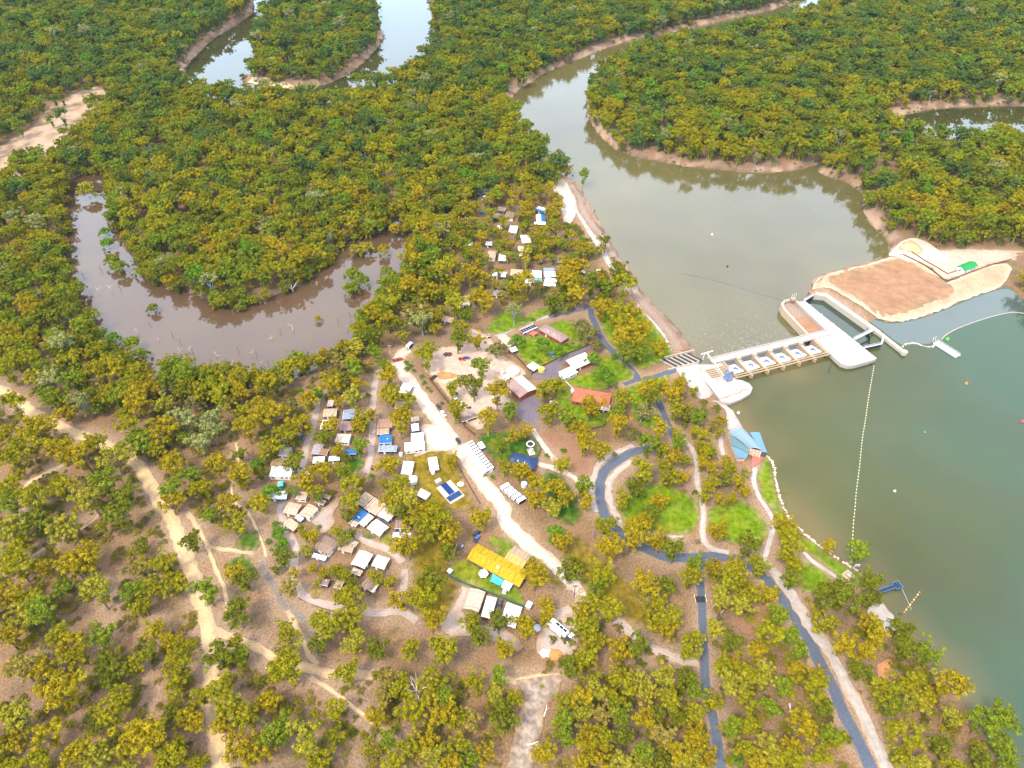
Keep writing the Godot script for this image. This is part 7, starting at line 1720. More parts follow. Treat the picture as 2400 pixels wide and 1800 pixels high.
	dead_tree("dark bare burnt tree at the left edge",-218,-149.7)
	plant("third nearest yellowish gum tree left of the bend of the yellow sand track",-246.3,-205.7,15.1,"y",0)
	plant("dark olive gum tree left of the bend of the yellow sand track",-236.2,-211.2,15.3,"d",0)
	plant("second nearest yellowish gum tree left of the bend of the yellow sand track",-222.1,-205.7,15.1,"y",0)
	plant("second nearest olive gum tree left of the faint upright track",-237.8,-195.1,11.8,"n",0)
	plant("olive tall gum tree left of the faint upright track",-229.6,-183.2,14.4,"n",1)
	plant("golden olive gum tree left of the faint upright track",-229.7,-173.6,12.7,"o",0)
	plant("nearest olive gum tree left of the faint upright track",-218.2,-170.4,12.6,"n",0)
	plant("golden olive gum tree above the faint upright track",-199,-190.8,16.1,"o",0)
	plant("golden olive tall gum tree above the faint upright track",-205.5,-185.7,13,"o",1)
	plant("dark olive tall gum tree left of the fork of the yellow sand track",-190.6,-212.2,15.3,"d",1)
	plant("nearest olive gum tree left of the fork of the yellow sand track",-164.1,-187.4,11.6,"n",0)
	plant("second nearest olive gum tree left of the fork of the yellow sand track",-155.5,-179.2,12.1,"n",0)
	plant("second nearest green gum tree above the faint upright track",-173,-172.8,11.3,"g",0)
	plant("second nearest olive gum tree right of the faint upright track",-164.8,-173.6,11.3,"n",0)
	plant("nearest olive gum tree right of the faint upright track",-166.1,-165.8,9.7,"n",0)
	plant("green tall gum tree below the fork of the yellow sand track",-138,-171.2,12.6,"g",1)
	plant("golden olive tall gum tree below the green patch by the dusty footpath",-127.6,-181.6,10.8,"o",1)
	plant("dark olive gum tree below the green patch by the dusty footpath",-122.4,-178.4,10.7,"d",0)
	plant("dark olive gum tree right of the pale left track in the woodland",-121.4,-159.8,13.7,"d",0)
	plant("olive gum tree above the green patch by the dusty footpath",-138.8,-210.3,12.2,"n",0)
	plant("nearest bright green round garden tree right of the green patch by the dusty footpath",-116.2,-208.5,7.6,"v",3)
	plant("second nearest bright green round garden tree right of the green patch by the dusty footpath",-113.1,-202.1,7.5,"v",3)
	plant("dark olive gum tree left of the grey brown roof",-108.8,-189.9,10.2,"d",0)
	plant("brownish gum tree below the grey brown roof",-103.3,-175.9,9.9,"b",0)
	plant("yellowish tall gum tree above the faint upright track",-186.1,-168.9,13.9,"y",1)
	plant("nearest green gum tree above the faint upright track",-195.1,-175.2,9.9,"g",0)
	plant("green tall gum tree left of the faint upright track",-208.2,-161.3,13.7,"g",1)
	plant("yellowish gum tree left of the faint upright track",-217.7,-158.3,13.6,"y",0)
	plant("third nearest golden olive tall gum tree left of the faint upright track",-218,-151.1,10.7,"o",1)
	plant("golden olive gum tree above the pale left track in the woodland",-149,-149,9.3,"o",0)
	plant("second nearest olive tall gum tree right of the pale left track in the woodland",-138.4,-137.3,11.7,"n",1)
	plant("nearest olive tall gum tree right of the pale left track in the woodland",-139.4,-144.1,9.2,"n",1)
	plant("dark olive tall gum tree above the sandy lower left track end",-121.9,-140.7,13.1,"d",1)
	plant("olive gum tree above the sandy lower left track end",-98.4,-151.8,10.7,"n",0)
	plant("olive tall gum tree below the stained white gable",-81.4,-154,13.5,"n",1)
	plant("dark olive tall gum tree left of the burnt stump post",-83.2,-146.2,9.3,"d",1)
	plant("brownish gum tree above the sandy lower left track end",-95.6,-142.7,11.8,"b",0)
	plant("fifth nearest olive tall gum tree above the sandy lower left track end",-91.2,-134.7,14.1,"n",1)
	plant("green gum tree below the faint upright track",-178.3,-149,12,"g",0)
	plant("nearest golden olive tall gum tree left of the faint upright track",-188.3,-147.6,10.6,"o",1)
	plant("yellowish tall gum tree left of the faint upright track",-191.4,-142.7,9.2,"y",1)
	plant("second nearest golden olive tall gum tree left of the faint upright track",-196.7,-137.3,10.4,"o",1)
	plant("second nearest dark olive gum tree left of the pale left track in the woodland",-173.1,-141.4,9.2,"d",0)
	plant("nearest dark olive gum tree left of the pale left track in the woodland",-168.7,-135.3,11.6,"d",0)
	plant("nearest olive gum tree left of the pale left track in the woodland",-161.9,-139.3,9.1,"n",0)
	plant("brownish tall gum tree left of the faint upright track",-204.1,-135.3,12.9,"b",1)
	plant("nearest golden olive tall gum tree left of the pale left track in the woodland",-179.2,-124.4,16.3,"o",1)
	plant("nearest olive gum tree below the pale left track in the woodland",-158.4,-125.7,12.6,"n",0)
	plant("olive tall gum tree below the pale left track in the woodland",-157.6,-117.7,11.1,"n",1)
	plant("olive gum tree right of the pale left track in the woodland",-138.9,-129.5,10.2,"n",0)
	plant("nearest golden olive gum tree above the sandy lower left track end",-128.7,-115.9,11,"o",0)
	plant("fourth nearest olive tall gum tree above the sandy lower left track end",-127.1,-126.3,8.8,"n",1)
	plant("third nearest olive tall gum tree above the sandy lower left track end",-119.3,-127.6,11.4,"n",1)
	plant("nearest olive tall gum tree above the sandy lower left track end",-113.1,-121.3,11.2,"n",1)
	plant("second nearest golden olive gum tree above the sandy lower left track end",-100.2,-124.4,11.3,"o",0)
	plant("second nearest olive tall gum tree above the sandy lower left track end",-105.7,-117.1,11.1,"n",1)
	plant("golden olive tall gum tree above the sandy lower left track end",-114.4,-115.3,9.8,"o",1)
	plant("nearest golden olive gum tree right of the sandy lower left track end",-106.1,-107.7,12,"o",0)
	plant("green gum tree right of the sandy lower left track end",-89.9,-110,13.3,"g",0)
	plant("second nearest golden olive gum tree right of the sandy lower left track end",-97,-102.6,11.8,"o",0)
	plant("yellowish tall gum tree left of the pale left track in the woodland",-196.1,-117.1,13.5,"y",1)
	plant("golden olive gum tree left of the pale left track in the woodland",-196.8,-110,10.9,"o",0)
	plant("second nearest golden olive tall gum tree left of the pale left track in the woodland",-180.2,-109.4,12.1,"o",1)
	plant("golden olive gum tree below the pale left track in the woodland",-168.6,-103.7,11.9,"o",0)
	plant("second nearest olive gum tree left of the pale left track in the woodland",-181.7,-102.6,10.7,"n",0)
	plant("yellowish gum tree below the pale left track in the woodland",-160,-100.4,11.8,"y",0)
	plant("golden olive tall gum tree left of the sandy lower left track end",-141.6,-107.7,16.8,"o",1)
	plant("second nearest olive tall gum tree left of the sandy lower left track end",-132,-100.9,11.8,"n",1)
	plant("second nearest olive gum tree below the pale left track in the woodland",-148.8,-112.3,8.5,"n",0)
	plant("nearest olive tall gum tree left of the sandy lower left track end",-128.6,-106.6,8.4,"n",1)
	plant("olive tall gum tree left of the burnt stump post",-72.2,-118.9,9.9,"n",1)
	plant("yellowish tall gum tree left of the burnt stump post",-78.9,-106.6,13.2,"y",1)
	plant("second nearest olive gum tree left of the burnt stump post",-71.8,-100.9,10.6,"n",0)
	plant("third nearest olive gum tree left of the pale left track in the woodland",-192.1,-100.9,8.3,"n",0)
	plant("nearest olive gum tree below the stained white gable",-73,-168.9,12.6,"n",0)
	plant("second nearest olive gum tree below the stained white gable",-69.2,-158.3,13.6,"n",0)
	plant("yellowish gum tree above the burnt stump post",-67.7,-149,10.7,"y",0)
	plant("dark olive gum tree above the burnt stump post",-59,-144.1,9.9,"d",0)
	plant("second nearest olive gum tree above the burnt stump post",-43.9,-144.8,9.2,"n",0)
	plant("olive tall gum tree above the burnt stump post",-28.7,-144.8,13.2,"n",1)
	plant("second nearest olive gum tree right of the burnt stump post",-32.4,-133.4,10.9,"n",0)
	plant("golden olive gum tree below the silver bowed awning",-50,-195.1,14.8,"o",0)
	plant("golden olive gum tree left of the beige gabled shed",-49.2,-168.9,10.5,"o",0)
	plant("olive gum tree right of the silver bowed awning",-41.2,-204.8,12.1,"n",0)
	plant("nearest olive tall gum tree right of the silver bowed awning",-44.8,-211.2,10.7,"n",1)
	plant("second nearest olive tall gum tree right of the silver bowed awning",-34.9,-211.2,13.8,"n",1)
	plant("golden olive gum tree right of the silver bowed awning",-28.4,-204.8,13.6,"o",0)
	plant("dark olive gum tree left of the beige gabled shed",-36.1,-179.2,12.8,"d",0)
	plant("olive gum tree left of the beige gabled shed",-38.1,-168.9,13.9,"n",0)
	plant("golden olive tall gum tree left of the beige gabled shed",-35.7,-157.6,10.9,"o",1)
	plant("golden olive tall gum tree above the yellow roofed house",-14.2,-211.2,12.2,"o",1)
	plant("olive gum tree below the beige gabled shed",-16.8,-159.1,9.5,"n",0)
	plant("dark olive tall gum tree below the beige gabled shed",-15.1,-151.1,10.7,"d",1)
	plant("golden olive gum tree left of the long white motorhome",6.4,-156.9,11.5,"o",0)
	plant("golden olive tall gum tree right of the yellow roofed house",10.3,-178.4,12.8,"o",1)
	plant("bright green round garden tree right of the yellow roofed house",21.5,-206.6,10.6,"v",3)
	plant("dark olive gum tree above the end of the white village road",29.3,-185.7,13,"d",0)
	plant("green gum tree right of the end of the white village road",39.2,-175.2,11.3,"g",0)
	plant("olive gum tree right of the end of the white village road",42.6,-181.6,12.9,"n",0)
	plant("golden olive gum tree above the end of the white village road",48.4,-196,13.3,"o",0)
	plant("golden olive tall gum tree below the round park lawn",57.9,-200.4,13.5,"o",1)
	plant("golden olive gum tree left of the round park lawn",66.8,-211.2,11.5,"o",0)
	plant("golden olive gum tree left of the junction of the asphalt roads",71,-198.6,11.2,"o",0)
	plant("dark olive tall gum tree left of the junction of the asphalt roads",77.6,-193.4,11.8,"d",1)
	plant("olive tall gum tree right of the end of the white village road",35.7,-166.6,10.4,"n",1)
	plant("golden olive tall gum tree right of the long white motorhome",31.2,-162.8,9.6,"o",1)
	plant("olive tall gum tree above the gravel lane right of the motorhome",42.2,-162.8,12.4,"n",1)
	plant("olive gum tree right of the long white motorhome",33.3,-154,12.1,"n",0)
	plant("second nearest olive gum tree right of the orange soil heap",36.8,-148.3,10,"n",0)
	plant("nearest olive gum tree right of the orange soil heap",29.7,-142,11.8,"n",0)
	plant("dark olive tall gum tree right of the orange soil heap",24.2,-137.3,9.1,"d",1)
	plant("golden olive gum tree left of the gravel lane right of the motorhome",44.4,-144.1,10.5,"o",0)
	plant("dark olive tall gum tree below the gravel lane right of the motorhome",53.7,-145.5,10.6,"d",1)
	plant("golden olive tall gum tree above the gravel lane right of the motorhome",60.2,-173.6,12.7,"o",1)
	plant("second nearest olive gum tree above the gravel lane right of the motorhome",65.8,-168.9,10.5,"n",0)
	plant("dark olive gum tree left of the cattle grid",72.1,-177.6,10.7,"d",0)
	plant("nearest olive gum tree above the gravel lane right of the motorhome",62.8,-162,10.3,"n",0)
	plant("olive tall gum tree right of the gravel lane right of the motorhome",72,-159.8,10.2,"n",1)
	plant("golden olive gum tree right of the gravel lane right of the motorhome",66.9,-153.2,9.4,"o",0)
	plant("nearest olive gum tree left of the burnt stump post",-67.8,-134,10.9,"n",0)
	plant("second nearest brownish gum tree above the burnt stump post",-52.9,-132.7,9.6,"b",0)
	plant("nearest brownish gum tree above the burnt stump post",-51.9,-125.7,8.8,"b",0)
	plant("nearest olive gum tree above the burnt stump post",-44.8,-128.9,10.1,"n",0)
	plant("yellowish gum tree right of the burnt stump post",-34.3,-125.7,8.8,"y",0)
	plant("green tall gum tree right of the burnt stump post",-26.8,-125.7,8.8,"g",1)
	plant("nearest olive gum tree right of the burnt stump post",-40.4,-117.7,12.3,"n",0)
	plant("second nearest golden olive gum tree right of the burnt stump post",-27.5,-118.3,12.3,"o",0)
	plant("second nearest olive gum tree left of the dry creek bed",-21.4,-118.9,8.7,"n",0)
	plant("golden olive gum tree left of the burnt stump post",-54.4,-116.5,9.2,"o",0)
	plant("nearest olive gum tree left of the dry creek bed",-15.1,-132.1,8.9,"n",0)
	plant("yellowish gum tree left of the dry creek bed",-7.3,-125.7,9.4,"y",0)
	plant("dark olive gum tree left of the dry creek bed",-5.9,-117.1,12.3,"d",0)
	plant("brownish tall gum tree left of the dry creek bed",-15.7,-115.3,8.6,"b",1)
	plant("nearest golden olive gum tree right of the burnt stump post",-32.9,-108.8,9.6,"o",0)
	plant("yellowish tall gum tree right of the burnt stump post",-30,-103.2,9.5,"y",1)
	plant("third nearest olive gum tree right of the burnt stump post",-22.5,-106.6,9.6,"n",0)
	plant("nearest olive gum tree below the burnt stump post",-39,-104.3,8.9,"n",0)
	plant("second nearest olive gum tree below the burnt stump post",-45.8,-100.9,8.8,"n",0)
	plant("golden olive tall gum tree right of the burnt stump post",-23.9,-99.8,9.4,"o",1)
	plant("green gum tree left of the dry creek bed",-18.1,-102.1,8.9,"g",0)
	plant("golden olive gum tree left of the dry creek bed",-11.1,-104.9,8.3,"o",0)
	plant("nearest olive gum tree right of the dry creek bed",20.2,-122.6,8.7,"n",0)
	plant("nearest green gum tree right of the dry creek bed",20.5,-116.5,9.8,"g",0)
	plant("second nearest green gum tree right of the dry creek bed",21.4,-111.2,8.5,"g",0)
	plant("golden olive gum tree below the dry creek bed",13.3,-104.3,9.5,"o",0)
	plant("yellowish gum tree right of the dry creek bed",29.9,-118.9,8.7,"y",0)
	plant("third nearest olive gum tree right of the orange soil heap",41,-124.4,8.8,"n",0)
	plant("olive tall gum tree below the gravel lane right of the motorhome",47.2,-128.9,8.9,"n",1)
	plant("yellowish gum tree below the gravel lane right of the motorhome",50.9,-133.4,10.3,"y",0)
	plant("yellowish tall gum tree below the gravel lane right of the motorhome",62.2,-132.1,9.6,"y",1)
	plant("brownish gum tree right of the dry creek bed",36.7,-118.3,9.3,"b",0)
	plant("third nearest green gum tree right of the dry creek bed",42.7,-117.1,9.8,"g",0)
	plant("nearest golden olive gum tree right of the dry creek bed",31.1,-111.2,9.1,"o",0)
	plant("second nearest olive gum tree right of the dry creek bed",37.1,-110,9.1,"n",0)
	plant("third nearest dark olive gum tree left of the lower end of the side road",44.9,-109.4,9,"d",0)
	plant("third nearest golden olive tall gum tree left of the lower end of the side road",51.7,-115.3,9.2,"o",1)
	plant("second nearest dark olive gum tree left of the lower end of the side road",58.3,-118.3,8.6,"d",0)
	plant("second nearest olive tall gum tree above the lower end of the side road",64.8,-124.4,9.4,"n",1)
	plant("brownish tall gum tree left of the lower end of the side road",58.7,-109.4,9.6,"b",1)
	plant("green tall gum tree left of the lower end of the side road",50.3,-104.9,8.9,"g",1)
	plant("third nearest golden olive gum tree right of the dry creek bed",35.2,-103.2,9.5,"o",0)
	plant("second nearest golden olive gum tree right of the dry creek bed",26.1,-99.8,8.2,"o",0)
	plant("yellowish tall gum tree right of the dry creek bed",42.1,-100.9,8.3,"y",1)
	plant("nearest dark olive gum tree left of the lower end of the side road",58.6,-100.9,8.8,"d",0)
	plant("yellowish gum tree left of the lower end of the side road",50.2,-99.8,8.2,"y",0)
	plant("second nearest golden olive tall gum tree left of the lower end of the side road",63.7,-103.2,8.9,"o",1)
	plant("green gum tree above the cattle grid",84.8,-187.4,10.2,"g",0)
	plant("olive gum tree right of the gravel lane right of the motorhome",78,-151.1,10,"n",0)
	plant("dark olive tall gum tree right of the junction of the asphalt roads",112.6,-194.2,12.5,"d",1)
	plant("olive tall gum tree left of the barbecue slab",131.5,-196,14.1,"n",1)
	plant("olive gum tree left of the barbecue slab",133,-188.2,11.7,"n",0)
	plant("olive tall gum tree right of the cattle grid",100,-177.6,12.8,"n",1)
	plant("olive gum tree above the red soil clearing",107.6,-173.6,11.3,"n",0)
	plant("yellowish tall gum tree right of the cattle grid",93.9,-168.9,10.5,"y",1)
	plant("yellowish gum tree above the red soil clearing",102.2,-165.8,11.1,"y",0)
	plant("golden olive gum tree above the red soil clearing",117,-172,10.5,"o",0)
	plant("green tall gum tree right of the red soil clearing",118.7,-162.8,10.3,"g",1)
	plant("dark olive tall gum tree below the red soil clearing",95.6,-149,10,"d",1)
	plant("olive tall gum tree below the red soil clearing",111.5,-151.1,12,"n",1)
	plant("golden olive tall gum tree below the red soil clearing",105.7,-144.1,9.2,"o",1)
	plant("green gum tree right of the red soil clearing",124.5,-145.5,9.9,"g",0)
	plant("nearest golden olive gum tree below the red soil clearing",94.2,-140,9.1,"o",0)
	plant("yellowish gum tree below the red soil clearing",103.3,-134.7,11.6,"y",0)
	plant("third nearest olive tall gum tree above the lower end of the side road",97.5,-132.1,9.6,"n",1)
	plant("second nearest golden olive gum tree below the red soil clearing",118.9,-135.3,9,"o",0)
	plant("olive gum tree above the lower end of the wide asphalt road",124.2,-127.6,11.4,"n",0)
	plant("second nearest green tall gum tree above the lower end of the side road",110.5,-128.2,8.9,"g",1)
	plant("yellowish tall gum tree above the lower end of the side road",88.6,-129.5,11.4,"y",1)
	plant("nearest olive gum tree above the lower end of the side road",83.5,-123.2,8.7,"n",0)
	plant("second nearest olive gum tree above the lower end of the side road",95.7,-124.4,9.4,"n",0)
	plant("second nearest green gum tree above the lower end of the side road",105.2,-122.6,9.4,"g",0)
	plant("dark olive gum tree above the lower end of the wide asphalt road",127.3,-121.3,9.3,"d",0)
	plant("bright green shrub above the lower end of the wide asphalt road",131.6,-125.1,5,"v",2)
	plant("nearest green tall gum tree above the lower end of the side road",87.5,-113.5,8.5,"g",1)
	plant("second nearest olive gum tree right of the lower end of the side road",95.6,-114.1,8.5,"n",0)
	plant("golden olive gum tree left of the lower end of the wide asphalt road",115.5,-115.3,11,"o",0)
	plant("nearest olive gum tree right of the lower end of the side road",91.3,-106.6,9,"n",0)
	plant("yellowish gum tree right of the lower end of the side road",99.7,-106.6,9.6,"y",0)
	plant("golden olive gum tree right of the lower end of the side road",108.4,-107.7,9,"o",0)
	plant("golden olive tall gum tree right of the lower end of the side road",93.5,-100.9,8.3,"o",1)
	plant("third nearest olive gum tree right of the lower end of the side road",101.5,-99.8,8.8,"n",0)
	plant("olive tall gum tree right of the lower end of the side road",107.7,-100.9,8.8,"n",1)
	plant("bright green shrub right of the lower end of the side road",88.1,-103.2,5.9,"v",2)
	plant("olive tall gum tree left of the lower end of the wide asphalt road",118.5,-101.5,8.9,"n",1)
	plant("dark olive gum tree left of the barbecue slab",141.3,-168.9,12.6,"d",0)
	plant("dark olive gum tree left of the white gravel beach",149.8,-167.3,15.3,"d",0)
	plant("olive gum tree right of the red soil clearing",137,-159.8,10.2,"n",0)
	plant("dark olive gum tree right of the barbecue slab",165.7,-178.4,11.4,"d",0)
	plant("golden olive gum tree left of the white gravel beach",157.5,-159.8,10.2,"o",0)
	plant("golden olive gum tree left of the red clay patch",142.2,-146.9,11.3,"o",0)
	plant("second nearest golden olive tall gum tree above the red clay patch",158.3,-151.1,10.7,"o",1)
	plant("nearest golden olive tall gum tree above the red clay patch",150.9,-145.5,9.2,"o",1)
	plant("dark olive gum tree left of the red clay patch",146.9,-136,9.7,"d",0)
	plant("bright green shrub left of the red clay patch",152.4,-138.7,5.2,"v",2)
	plant("dark olive gum tree right of the white gravel beach",170.6,-153.2,10.8,"d",0)
	plant("dark olive gum tree above the red clay patch",169.5,-144.1,12.5,"d",0)
	plant("nearest green gum tree right of the red clay patch",177.5,-142.7,11.8,"g",0)
	plant("olive tall gum tree below the red clay patch",152.4,-126.9,12,"n",1)
	plant("dark olive tall gum tree above the lower end of the wide asphalt road",152.3,-120.1,10.5,"d",1)
	plant("golden olive tall gum tree right of the red clay patch",177.9,-128.9,12.7,"o",1)
	plant("golden olive gum tree right of the red clay patch",170.9,-124.4,9.4,"o",0)
	plant("nearest yellowish gum tree right of the red clay patch",164.1,-123.2,9.4,"y",0)
	plant("second nearest yellowish gum tree right of the red clay patch",177.9,-116.5,9.8,"y",0)
	plant("nearest green tall gum tree right of the red clay patch",185.1,-113.5,12.2,"g",1)
	plant("second nearest green tall gum tree right of the red clay patch",193,-114.7,11.6,"g",1)
	plant("third nearest green tall gum tree right of the red clay patch",190.7,-106.6,10.2,"g",1)
	plant("second nearest green gum tree right of the red clay patch",190.2,-100.9,9.4,"g",0)
	plant("dark olive gum tree right of the red clay patch",180.2,-100.9,10,"d",0)
	plant("olive tall gum tree right of the lower end of the wide asphalt road",156.4,-107.7,9,"n",1)
	plant("dark olive gum tree right of the lower end of the wide asphalt road",169.1,-106.6,9,"d",0)
	plant("nearest olive gum tree right of the lower end of the wide asphalt road",151.2,-102.1,8.9,"n",0)
	plant("yellowish tall gum tree right of the lower end of the wide asphalt road",155.3,-99.3,8.8,"y",1)
	plant("second nearest olive gum tree right of the lower end of the wide asphalt road",170.8,-99.8,8.8,"n",0)
	plant("nearest green gum tree above the lower end of the side road",74.9,-127.6,8.8,"g",0)
	plant("nearest olive tall gum tree above the lower end of the side road",72,-118.3,8.6,"n",1)
	plant("golden olive gum tree above the lower end of the side road",73.1,-111.2,9.1,"o",0)
	plant("yellowish tall gum tree left of the lower end of the side road",68.9,-101.5,8.3,"y",1)
	plant("nearest golden olive tall gum tree left of the lower end of the side road",69.9,-107.1,9,"o",1)
	plant("second nearest olive gum tree left of the white lagoon snags",-257,-316.4,13,"n",0)
	plant("golden olive tall gum tree left of the white lagoon snags",-237.4,-316.4,14,"o",1)
	plant("nearest olive gum tree left of the white lagoon snags",-226.3,-319.2,14,"n",0)
	plant("green gum tree left of the white lagoon snags",-228.2,-309.6,12.9,"g",0)
	plant("green tall gum tree below the white lagoon snags",-204.8,-316.4,14,"g",1)
	plant("nearest olive gum tree below the white lagoon snags",-193.2,-312.3,13.9,"n",0)
	plant("second nearest olive gum tree below the white lagoon snags",-184,-306.9,13.7,"n",0)
	plant("golden olive tall gum tree above the broad white roof at the park edge",-165.6,-316.4,13,"o",1)
	plant("golden olive gum tree left of the broad white roof at the park edge",-161.8,-302.9,12.7,"o",0)
	plant("dull brown green round garden tree above the bend of the yellow sand track",-186.5,-297.7,12.6,"k",3)
	plant("bright green round garden tree left of the white lagoon snags",-280.5,-349.9,9.8,"v",3)
	plant("second nearest golden olive gum tree left of the bend of the yellow sand track",-254.4,-286.3,12.4,"o",0)
	plant("third nearest golden olive gum tree left of the bend of the yellow sand track",-263.5,-270.6,17,"o",0)
	plant("third nearest olive tall gum tree left of the bend of the yellow sand track",-284.6,-290,14.2,"n",1)
	plant("fourth nearest olive gum tree left of the bend of the yellow sand track",-263.8,-259.1,16.8,"n",0)
	plant("second nearest olive tall gum tree left of the bend of the yellow sand track",-264.9,-248.2,15.6,"n",1)
	plant("golden olive tall gum tree left of the bend of the yellow sand track",-242.6,-256.9,14.2,"o",1)
	plant("nearest golden olive gum tree left of the bend of the yellow sand track",-228,-250.3,17,"o",0)
	plant("nearest olive tall gum tree left of the bend of the yellow sand track",-226.8,-259.1,12.6,"n",1)
	plant("nearest yellowish gum tree left of the bend of the yellow sand track",-211.9,-249.2,16.5,"y",0)
	plant("nearest green tall gum tree left of the bend of the yellow sand track",-209.9,-234.5,14.4,"g",1)
	plant("dark olive gum tree below the bend of the yellow sand track",-197.9,-228.5,15,"d",0)
	plant("yellowish tall gum tree left of the bend of the yellow sand track",-212.7,-222.6,14.1,"y",1)
	plant("nearest olive gum tree left of the bend of the yellow sand track",-233,-232.5,13.6,"n",0)
	plant("second nearest olive gum tree left of the bend of the yellow sand track",-240.9,-222.6,15.7,"n",0)
	plant("third nearest olive gum tree left of the bend of the yellow sand track",-256.9,-232.5,15.2,"n",0)
	plant("second nearest green tall gum tree left of the bend of the yellow sand track",-254,-220.6,11.7,"g",1)
	plant("second nearest golden olive gum tree above the bend of the yellow sand track",-216.6,-293.8,17,"o",0)
	plant("golden olive gum tree left of the white lagoon snags",-211.5,-304.2,13.7,"o",0)
	plant("green gum tree above the bend of the yellow sand track",-202.9,-264.8,17,"g",0)
	plant("nearest golden olive gum tree above the bend of the yellow sand track",-194.8,-273,16.4,"o",0)
	plant("olive gum tree above the bend of the yellow sand track",-194.5,-258,12.6,"n",0)
	plant("bright green shrub right of the bend of the yellow sand track",-183.8,-258.6,6.7,"v",2)
	plant("pale grey green tall gum tree right of the bend of the yellow sand track",-183,-278.9,13.1,"p",1)
	plant("pale grey green gum tree left of the broad white roof at the park edge",-166.5,-270.6,12.9,"p",0)
	plant("golden olive gum tree right of the bend of the yellow sand track",-179.8,-247.1,14,"o",0)
	plant("second nearest golden olive tall gum tree left of the rusty patched roof",-157.6,-247.1,12.3,"o",1)
	plant("nearest golden olive tall gum tree left of the rusty patched roof",-143.7,-238.6,13.7,"o",1)
	plant("green tall gum tree right of the bend of the yellow sand track",-174,-230.5,11.9,"g",1)
	plant("golden olive gum tree above the fork of the yellow sand track",-173.6,-222.6,11.7,"o",0)
	plant("golden olive tall gum tree above the green patch by the dusty footpath",-142.3,-222.6,11.7,"o",1)
	plant("bright green round garden tree below the rusty patched roof",-126,-232.5,10.4,"v",3)
	plant("golden olive tall gum tree left of the broad white roof at the park edge",-147.9,-271.8,12.9,"o",1)
	plant("golden olive gum tree above the broad white roof at the park edge",-133,-281.4,15.8,"o",0)
	plant("golden olive gum tree left of the left gravel lane",-123.1,-276.5,13,"o",0)
	plant("olive gum tree above the rusty patched roof",-132.1,-263.7,13.6,"n",0)
	plant("dull brown green round garden tree above the broad white roof at the park edge",-128.8,-293.8,10.8,"k",3)
	plant("bright green round garden tree above the left gravel lane",-117.8,-305.6,10.1,"v",3)
	plant("second nearest golden olive gum tree right of the rusty patched roof",-99.9,-246,12.3,"o",0)
	plant("nearest golden olive gum tree right of the rusty patched roof",-106.7,-239.7,12.1,"o",0)
	plant("bright green round garden tree left of the rusty patched roof",-138.8,-253.6,7.5,"v",3)
	plant("dull brown green round garden tree right of the storage yard",-9.4,-345.3,12.7,"k",3)
	plant("golden olive tall gum tree above the mauve roofed house",7.9,-403.5,17,"o",1)
	plant("nearest dull brown green round garden tree right of the mauve roofed house",46.1,-369,13.2,"k",3)
	plant("second nearest dull brown green round garden tree right of the mauve roofed house",51.8,-364.1,12.1,"k",3)
	plant("third nearest dull brown green round garden tree right of the mauve roofed house",54.8,-353,8.9,"k",3)
	plant("second nearest bright green round garden tree left of the mauve roofed house",3.4,-356.1,9.9,"v",3)
	plant("nearest bright green round garden tree left of the mauve roofed house",19.2,-352.2,10.9,"v",3)
	plant("bright green round garden tree below the mauve roofed house",29.8,-346.8,8.8,"v",3)
	plant("third nearest bright green round garden tree above the terracotta roofed house",51.6,-338.6,9.7,"v",3)
	plant("second nearest bright green round garden tree above the terracotta roofed house",56,-323.4,12.3,"v",3)
	plant("nearest bright green round garden tree above the terracotta roofed house",60.3,-319.2,8.4,"v",3)
	plant("bright green shrub above the terracotta roofed house",65.7,-345.6,5.9,"v",2)
	plant("olive gum tree right of the mauve and white shed",18.7,-306.9,13.7,"n",0)
	plant("dull brown green round garden tree above the storage yard",-29.7,-321.2,7.5,"k",3)
	plant("golden olive tall gum tree left of the mauve and white shed",-8.7,-297.7,14.4,"o",1)
	plant("olive gum tree above the navy roofed house",22.4,-285.1,13.2,"n",0)
	plant("golden olive gum tree below the terracotta roofed house",43.9,-288.8,14.2,"o",0)
	plant("dull brown green round garden tree above the bend of the asphalt loop",68.7,-274.2,9.5,"k",3)
	plant("golden olive tall gum tree above the second gravel lane",-72.1,-315,13.9,"o",1)
	plant("golden olive tall gum tree right of the second gravel lane",-62.9,-275.3,13.9,"o",1)
	plant("olive gum tree right of the bright blue roof",-58.2,-234.5,12.8,"n",0)
	plant("olive tall gum tree above the round park lawn",68.5,-240.7,13.8,"n",1)
	plant("dark olive shrub below the weir apron",115,-303.8,5.4,"d",2)
	plant("dark olive shrub left of the boathouse",99.3,-286.3,6.4,"d",2)
	plant("dark olive shrub above the boathouse",121.8,-298.7,5.9,"d",2)
	plant("bright green shrub left of the boathouse",93.1,-270.3,6.2,"v",2)
	plant("dark olive shrub above the pale footpath to the junction",97.2,-236.7,3.7,"d",2)
	plant("bright green shrub above the broad white roof at the park edge",-128.5,-313.4,5.2,"v",2)
	plant("bright green shrub above the second gravel lane",-87.7,-310.7,4.2,"v",2)
	plant("dark olive shrub above the second gravel lane",-69.3,-293.6,4.5,"d",2)
	plant("nearest dark olive shrub right of the rusty patched roof",-120.1,-262.9,6,"d",2)
	plant("second nearest dark olive shrub right of the rusty patched roof",-104.2,-253.9,5.9,"d",2)
	plant("bright green shrub above the bright blue roof",-75.8,-247.1,4.2,"v",2)
	plant("bright green shrub below the rusty patched roof",-127.4,-238.4,5.7,"v",2)
	plant("dark olive shrub left of the bright blue roof",-95.3,-235.8,4.5,"d",2)
	plant("bright green shrub above the grey brown roof",-97.6,-214.5,3.1,"v",2)
	plant("second nearest bright green shrub right of the green patch by the dusty footpath",-119.8,-215.5,5.1,"v",2)
	plant("nearest bright green shrub right of the green patch by the dusty footpath",-121.5,-205.3,3.8,"v",2)
